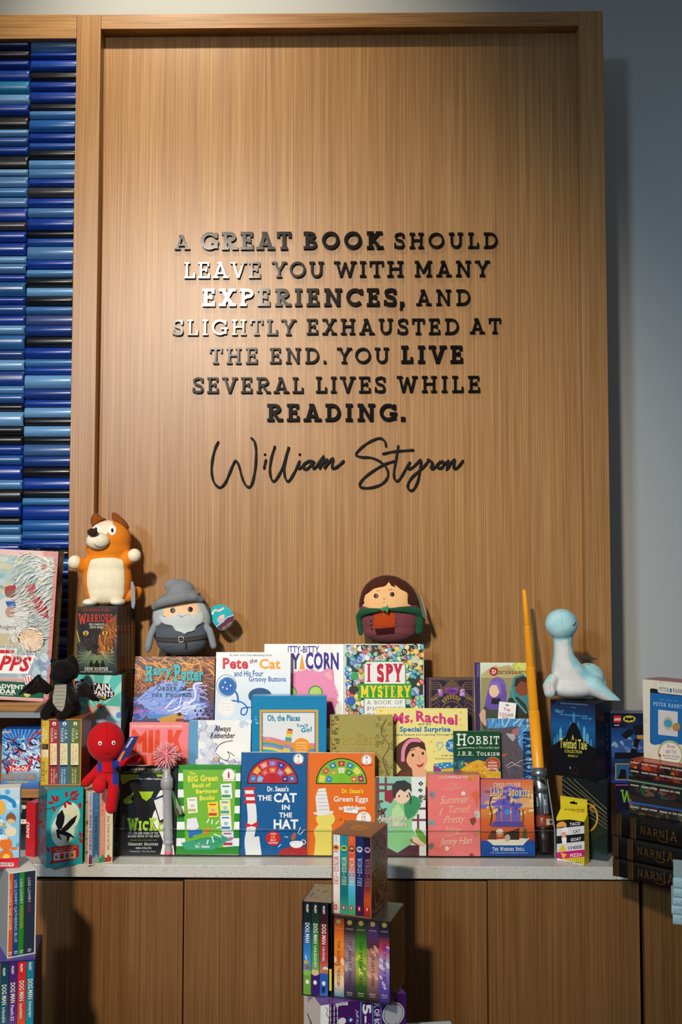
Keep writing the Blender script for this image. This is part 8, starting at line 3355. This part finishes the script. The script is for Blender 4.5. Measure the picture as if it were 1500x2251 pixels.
P.patch('belly', [(121, 1504), (133, 1502), (147, 1505), (145, 1535), (141, 1556), (136, 1564), (126, 1560), (116, 1545), (116, 1530)], '#9c9788', root, .002, sm=False)
for i in range(6):
    y = 1512 + i * 8.2
    P.line('belly_seam', [(116, y + 1), (130, y), (146, y + 1)], .9, '#3f3a34', root, .0024)
P.line('face_seam', [(143, 1462), (144, 1480), (142, 1496)], .8, '#060505', root, .0008)
for x, y, r_ in ((131, 1480, 2.2), (154, 1478, 2.2)):
    P.dot('eye', x, y, r_, r_, '#050505', root, .0022, PLASTIC)
for nm, tri, ridge in (('wing', [(118, 1512), (86, 1484), (78, 1490), (40, 1528), (56, 1524), (72, 1527), (88, 1522), (104, 1527)], (86, 1484)), ('wing', [(163, 1518), (180, 1500), (188, 1498), (194, 1510), (206, 1526), (220, 1542), (204, 1541), (192, 1534), (182, 1532), (170, 1535)], (187, 1499))):
    wg = MB()
    Yw = 2.655
    ps = [atY(a, b_, Yw) - P.O for a, b_ in tri]
    cc_ = sum(ps, Vector()) / len(ps)
    for i in range(len(ps)):
        j = (i + 1) % len(ps)
        for sg, th in ((-1, .009), (1, .009)):
            m1 = (ps[i] + ps[j] + cc_) / 3 + Vector((0, sg * th * .8, 0))
            c2 = cc_ + Vector((0, sg * th, 0))
            for a, b_ in ((ps[i], ps[j]), (ps[j], c2), (c2, ps[i])):
                f_ = [a, b_, m1]
                wg.face(f_ if sg < 0 else f_[::-1], lin('#17120f'), 0, True)
    rp = atY(*ridge, Yw) - P.O
    for t_ in (tri[3], tri[5], tri[6] if nm else tri[6]):
        e_ = atY(*t_, Yw) - P.O
        wg.tube([rp + (e_ - rp) * q_ / 4 + Vector((0, -.008 * sin(pi * q_ / 4), 0)) for q_ in range(5)], [.0042, .0038, .003, .0024, .001], '#1f1815', seg=6)
    wg.build(nm, PLUSH, root, Matrix.Translation(P.O), weld=True)

# ---- red and blue doll sitting on the cream slipcase
P, root = toy('plush_doll', 'red and blue plush doll with dot eyes sitting on the cream slipcase', 232, 1738, 2.60, zpop + .0012)
P.ell(233, 1631, 41, 44, 36, dy=-.0)
P.cap([(236, 1668, 15, 0), (236, 1690, 20, .0), (236, 1712, 22, .0)])
P.cap([(222, 1682, 9, 0), (206, 1702, 10, -.005), (192, 1718, 11, -.01)])
P.cap([(250, 1680, 9, .0), (266, 1678, 9, .004), (285, 1673, 9, .012), (302, 1670, 8.5, .016)])
P.cap([(228, 1712, 13, 0), (230, 1714, 14, -.04)])
P.cap([(250, 1708, 13, 0), (258, 1726, 13, -.045), (258, 1745, 12.5, -.058), (257, 1764, 12.5, -.06)])
RED, BLU = '#c0141c', '#1c3a94'


def doll_col(v):
    x, y = project(v)
    if y > 1668 and y < 1725 and (x > 247 and x < 272 and y > 1664) and not (y < 1692 and x > 262):
        return BLU
    if 214 < x < 224 and 1676 < y < 1698:
        return BLU
    return RED


P.skin('body', RED, root, cfun=doll_col, voxel=.003)
q = Soft(P.O, 2.60)
q.ell(232, 1714, 15.5, 18, 10, dy=-.062)
q.skin('shoe_sole', '#cc1a22', root, .003, 4)['label'] = 'round bright red shoe sole'
for x, y in ((220, 1634), (250, 1633)):
    P.dot('eye', x, y, 4.2, 5, '#e9e9e6', root, .0022, PLASTIC)
    P.dot('pupil', x, y + .6, 2.4, 2.8, '#121212', root, .0032, PLASTIC)
P.line('mouth', [(226, 1655), (234, 1658), (242, 1655)], 1.2, '#5a0c10', root, .002)
P.line('head_seam', [(234, 1588), (235, 1610), (235, 1630)], .8, '#7a0e14', root, .001)
P.line('belt', [(216, 1697), (236, 1698), (256, 1695)], 3, '#a81218', root, .002)


def art(k):
    k.p([(268, 1664), (277, 1642), (285, 1620), (305, 1618.5), (296, 1638), (284, 1660), (270, 1672)], '#25306e')
    k.p([(258, 1672), (270, 1652), (276, 1650), (264, 1674)], '#e07a2c')
    k.tq('MARVEL', [(276, 1642), (290, 1620), (294, 1622), (280, 1644)], '#f2e0dc', 'fat')


hang(root, P, [(257, 1670), (274, 1640), (284, 1620), (305, 1618), (296, 1638), (284, 1658), (268, 1673)], '#25306e', 2.555, lab='navy and orange card tag', art=art)

# ------------------------------------------------------------------ toy sword and spiky wand standing in the riser
def axis_mat(p0, p1):
    d = (p1 - p0)
    z = d.normalized()
    x = Vector((1, 0, 0))
    x = (x - z * x.dot(z)).normalized()
    y = z.cross(x)
    return Matrix(((x.x, y.x, z.x, p0.x), (x.y, y.y, z.y, p0.y), (x.z, y.z, z.z, p0.z), (0, 0, 0, 1))), d.length


pb = atY(1199, 1881, 2.708)
pb.z = Z1 + .0005
pt = atY(1153, 1296, 2.885)
Ms, Ls = axis_mat(pb, pt)
root = thing('toy_sword', 'orange telescoping toy light sword with silver and brown hilt', 'toy', Ms)


def along(py):
    """distance along the sword at photo row py"""
    lo, hi = 0.0, Ls
    for _ in range(40):
        m_ = (lo + hi) / 2
        if project(Ms @ Vector((0, 0, m_)))[1] > py:
            lo = m_
        else:
            hi = m_
    return lo


def seg(name, prof, col, mat=PLASTIC, lab=None, n=28):
    m_ = MB()
    m_.lathe([(r * 2.72 / F_PX, along(y)) for r, y in prof], col, n)
    o_ = m_.build(name, mat, root, Ms)
    if lab:
        o_['label'] = lab
    return o_


ORG = '#ffa81e'
seg('blade', [(12.8, 1692), (12.3, 1566), (0, 1566)], ORG)
seg('blade', [(12.2, 1569), (12.0, 1563), (10.6, 1563.2), (10.2, 1468), (0, 1468)], ORG)
seg('blade', [(10.3, 1471), (9.9, 1467), (8.6, 1467.2), (7.4, 1378), (0, 1378)], ORG)
seg('blade', [(7.6, 1381), (7.2, 1377), (6.2, 1377.2), (4.8, 1300), (4.2, 1297), (2.4, 1295.6), (0, 1295.4)], ORG)
HL = 'silver grey hilt'
seg('emitter', [(13, 1688), (15, 1690), (18, 1700), (17.6, 1706), (15, 1707), (14, 1710), (0, 1710)][::-1], '#8e9599', METAL, HL)
seg('hilt', [(0, 1708), (14.6, 1708), (15, 1740), (14, 1742), (0, 1742)][::-1], '#7b8085', METAL, HL)
seg('hilt', [(0, 1740), (15.5, 1740), (16.5, 1745), (16.5, 1786), (15, 1790), (15, 1793), (0, 1793)][::-1], '#62676b', METAL, 'dark grey hilt section')
seg('grip_ring', [(0, 1791), (16.5, 1791.5), (17.6, 1800), (17.6, 1814), (16.6, 1818), (0, 1818)][::-1], '#8a3a24', PLASTIC, 'rust brown ring')
seg('grip', [(0, 1817), (16.4, 1817), (16.8, 1822), (15.6, 1824), (16.6, 1828), (15.6, 1831), (16.4, 1835), (16, 1862), (14.6, 1864), (15, 1872), (14, 1880), (0, 1880.4)][::-1], '#231613', PLASTIC, 'dark brown grip')


def onhilt(name, pts, col, r, mat=PLASTIC, lab=None, off=.0006):
    """raised plate wrapped on the hilt"""
    bm = bmesh.new()
    vs = [bm.verts.new((a, b_, 0)) for a, b_ in pts]
    for t in tessellate_polygon([[Vector((a, b_, 0)) for a, b_ in pts]]):
        bm.faces.new([vs[i] for i in t])
    for _ in range(5):
        es = [e for e in bm.edges if e.calc_length() > 3]
        if es:
            bmesh.ops.subdivide_edges(bm, edges=es, cuts=1)
            bmesh.ops.triangulate(bm, faces=bm.faces[:])
    m_ = MB()
    R_ = r * 2.72 / F_PX + off
    for f in bm.faces:
        out = []
        for v in f.verts:
            h = along(v.co.y)
            cxp = project(Ms @ Vector((0, 0, h)))[0]
            x = max(-.985, min(.985, (v.co.x - cxp) / r))
            out.append((R_ * x, -R_ * math.sqrt(1 - x * x), h))
        n_ = (Vector(out[1]) - Vector(out[0])).cross(Vector(out[2]) - Vector(out[0]))
        if n_.y > 0:
            out = out[::-1]
        m_.face(out, lin(col), 0, False)
    bm.free()
    o_ = m_.build(name, mat, root, Ms)
    if lab:
        o_['label'] = lab


onhilt('visor_plate', [(1178, 1711), (1188, 1710), (1198, 1716), (1202, 1730), (1201, 1737), (1184, 1733), (1178, 1722)], '#c3c6c7', 15.4, METAL, 'bright silver curved plate')
onhilt('visor_slot', [(1176, 1711), (1186, 1710), (1195, 1717), (1198, 1728), (1186, 1720), (1178, 1716)], '#1c1a1a', 15.4, PLASTIC, 'dark curved slot', .0012)
onhilt('badge', [(1198, 1800), (1210, 1800), (1213, 1813), (1198.5, 1814)], '#d9c6a2', 17.8, PLASTIC, 'beige badge with a teal triangle')
onhilt('badge_triangle', [(1204, 1805), (1210, 1805), (1207, 1810.5)], '#1f5a64', 17.8, PLASTIC, 'teal triangle', .0012)
m_ = MB()
for ya, yb, x_, w2, dp in ((1746, 1790, .0075, .006, .026), (1752, 1774, -.012, .0035, .0235)):
    m_.bbox(x_ - w2, x_ + w2, -dp, -.008, along(yb), along(ya), '#777c80', b=.001)
m_.build('switch_box', METAL, root, Ms)['label'] = 'grey raised switch housing'
m_ = MB()
m_.bbox(.0045, .0105, -.0285, -.0255, along(1772), along(1758), '#a4a8aa', b=.0008)
m_.build('switch', METAL, root, Ms)

# spiky wand
pb = atY(371, 1880, 2.6765)
pb.z = Z1 + .0005
pt = atY(366, 1660, 2.688)
Mw, Lw = axis_mat(pb, pt)
root = thing('spiky_wand', 'grey light wand with pink spiky rubber head in front of the black paperback', 'toy', Mw)
Ms, Ls = Mw, Lw


def seg2(name, prof, col, mat=PLASTIC, lab=None):
    m_ = MB()
    m_.lathe([(r * 2.675 / F_PX, along(y)) for r, y in prof], col, 24)
    o_ = m_.build(name, mat, root, Mw)
    if lab:
        o_['label'] = lab


WG = '#a5a3a6'
seg2('handle', [(0, 1872), (7, 1872), (9, 1868), (6.4, 1858), (7.6, 1856), (10.6, 1854), (10.8, 1848), (9.2, 1846), (11, 1842), (10.8, 1836), (10.4, 1834), (10.2, 1738), (11, 1736), (11, 1733), (13.4, 1732), (13.6, 1713), (12.4, 1711), (11, 1710), (10.6, 1706), (8.6, 1702), (8.2, 1680), (0, 1680)], WG)
seg2('end_cap', [(0, 1880), (8, 1879.6), (9.4, 1874), (8.6, 1870), (0, 1870)], '#e06a80', lab='pink end cap')
m_ = MB()
m_.bbox(-.0165, -.0125, -.006, .003, along(1728), along(1718), '#d96a84', b=.001)
m_.build('button', PLASTIC, root, Mw)['label'] = 'pink side button'
m_ = MB()
h0 = along(1657)
bm = bmesh.new()
bmesh.ops.create_icosphere(bm, subdivisions=3, radius=.0165, matrix=Matrix.Translation((0, 0, h0)))
m_.addbm(bm, '#fba6ac', smooth=True)
R = random.Random(3)
n_ = 230
for i in range(n_):
    zz = 1 - 2 * (i + .5) / n_
    a = i * 2.39996
    rr = math.sqrt(1 - zz * zz)
    d_ = Vector((rr * cos(a), rr * sin(a), zz))
    if d_.z < -.93:
        continue
    L_ = R.uniform(.019, .0275)
    c0 = Vector((0, 0, h0))
    j = Vector((R.uniform(-.003, .003), R.uniform(-.003, .003), R.uniform(-.004, .001)))
    m_.tube([c0 + d_ * .014, c0 + d_ * (.014 + L_ * .5) + j * .3, c0 + d_ * (.012 + L_) + j], [.0019, .0016, .0010], R.choice(['#ffb4b8', '#ffc2c4', '#fba0a8']), seg=5)
m_.build('spiky_head', PLASTIC, root, Mw)['label'] = 'pink rubber spiky ball'
# cards tied to the wand
hang(root, None, [(335, 1757), (359, 1747), (362, 1802), (351, 1809)], '#1c1c22', 2.672, name='hang_card', lab='black and white hang card', yaw=.1,
     art=lambda k: (k.p([(338.5, 1760), (358, 1752), (360.5, 1799), (352, 1804)], '#eceae6'), k.p([(337, 1757), (358, 1748.5), (358, 1752), (338.5, 1760)], '#24407a'), k.l([(357, 1768), (359, 1796)], .8, '#8a8a8a')))
hang(root, None, [(377, 1737), (381, 1741), (402, 1786), (399, 1791), (387, 1792), (384, 1780)], '#3a6a3a', 2.671, name='hang_card', lab='folded green hang card', yaw=-.1,
     art=lambda k: (k.p([(386, 1752), (398, 1778), (399, 1790), (388, 1791)], '#8a9a7a'), k.p([(384, 1770), (392, 1780), (396, 1790), (388, 1791)], '#5a4a3a')))
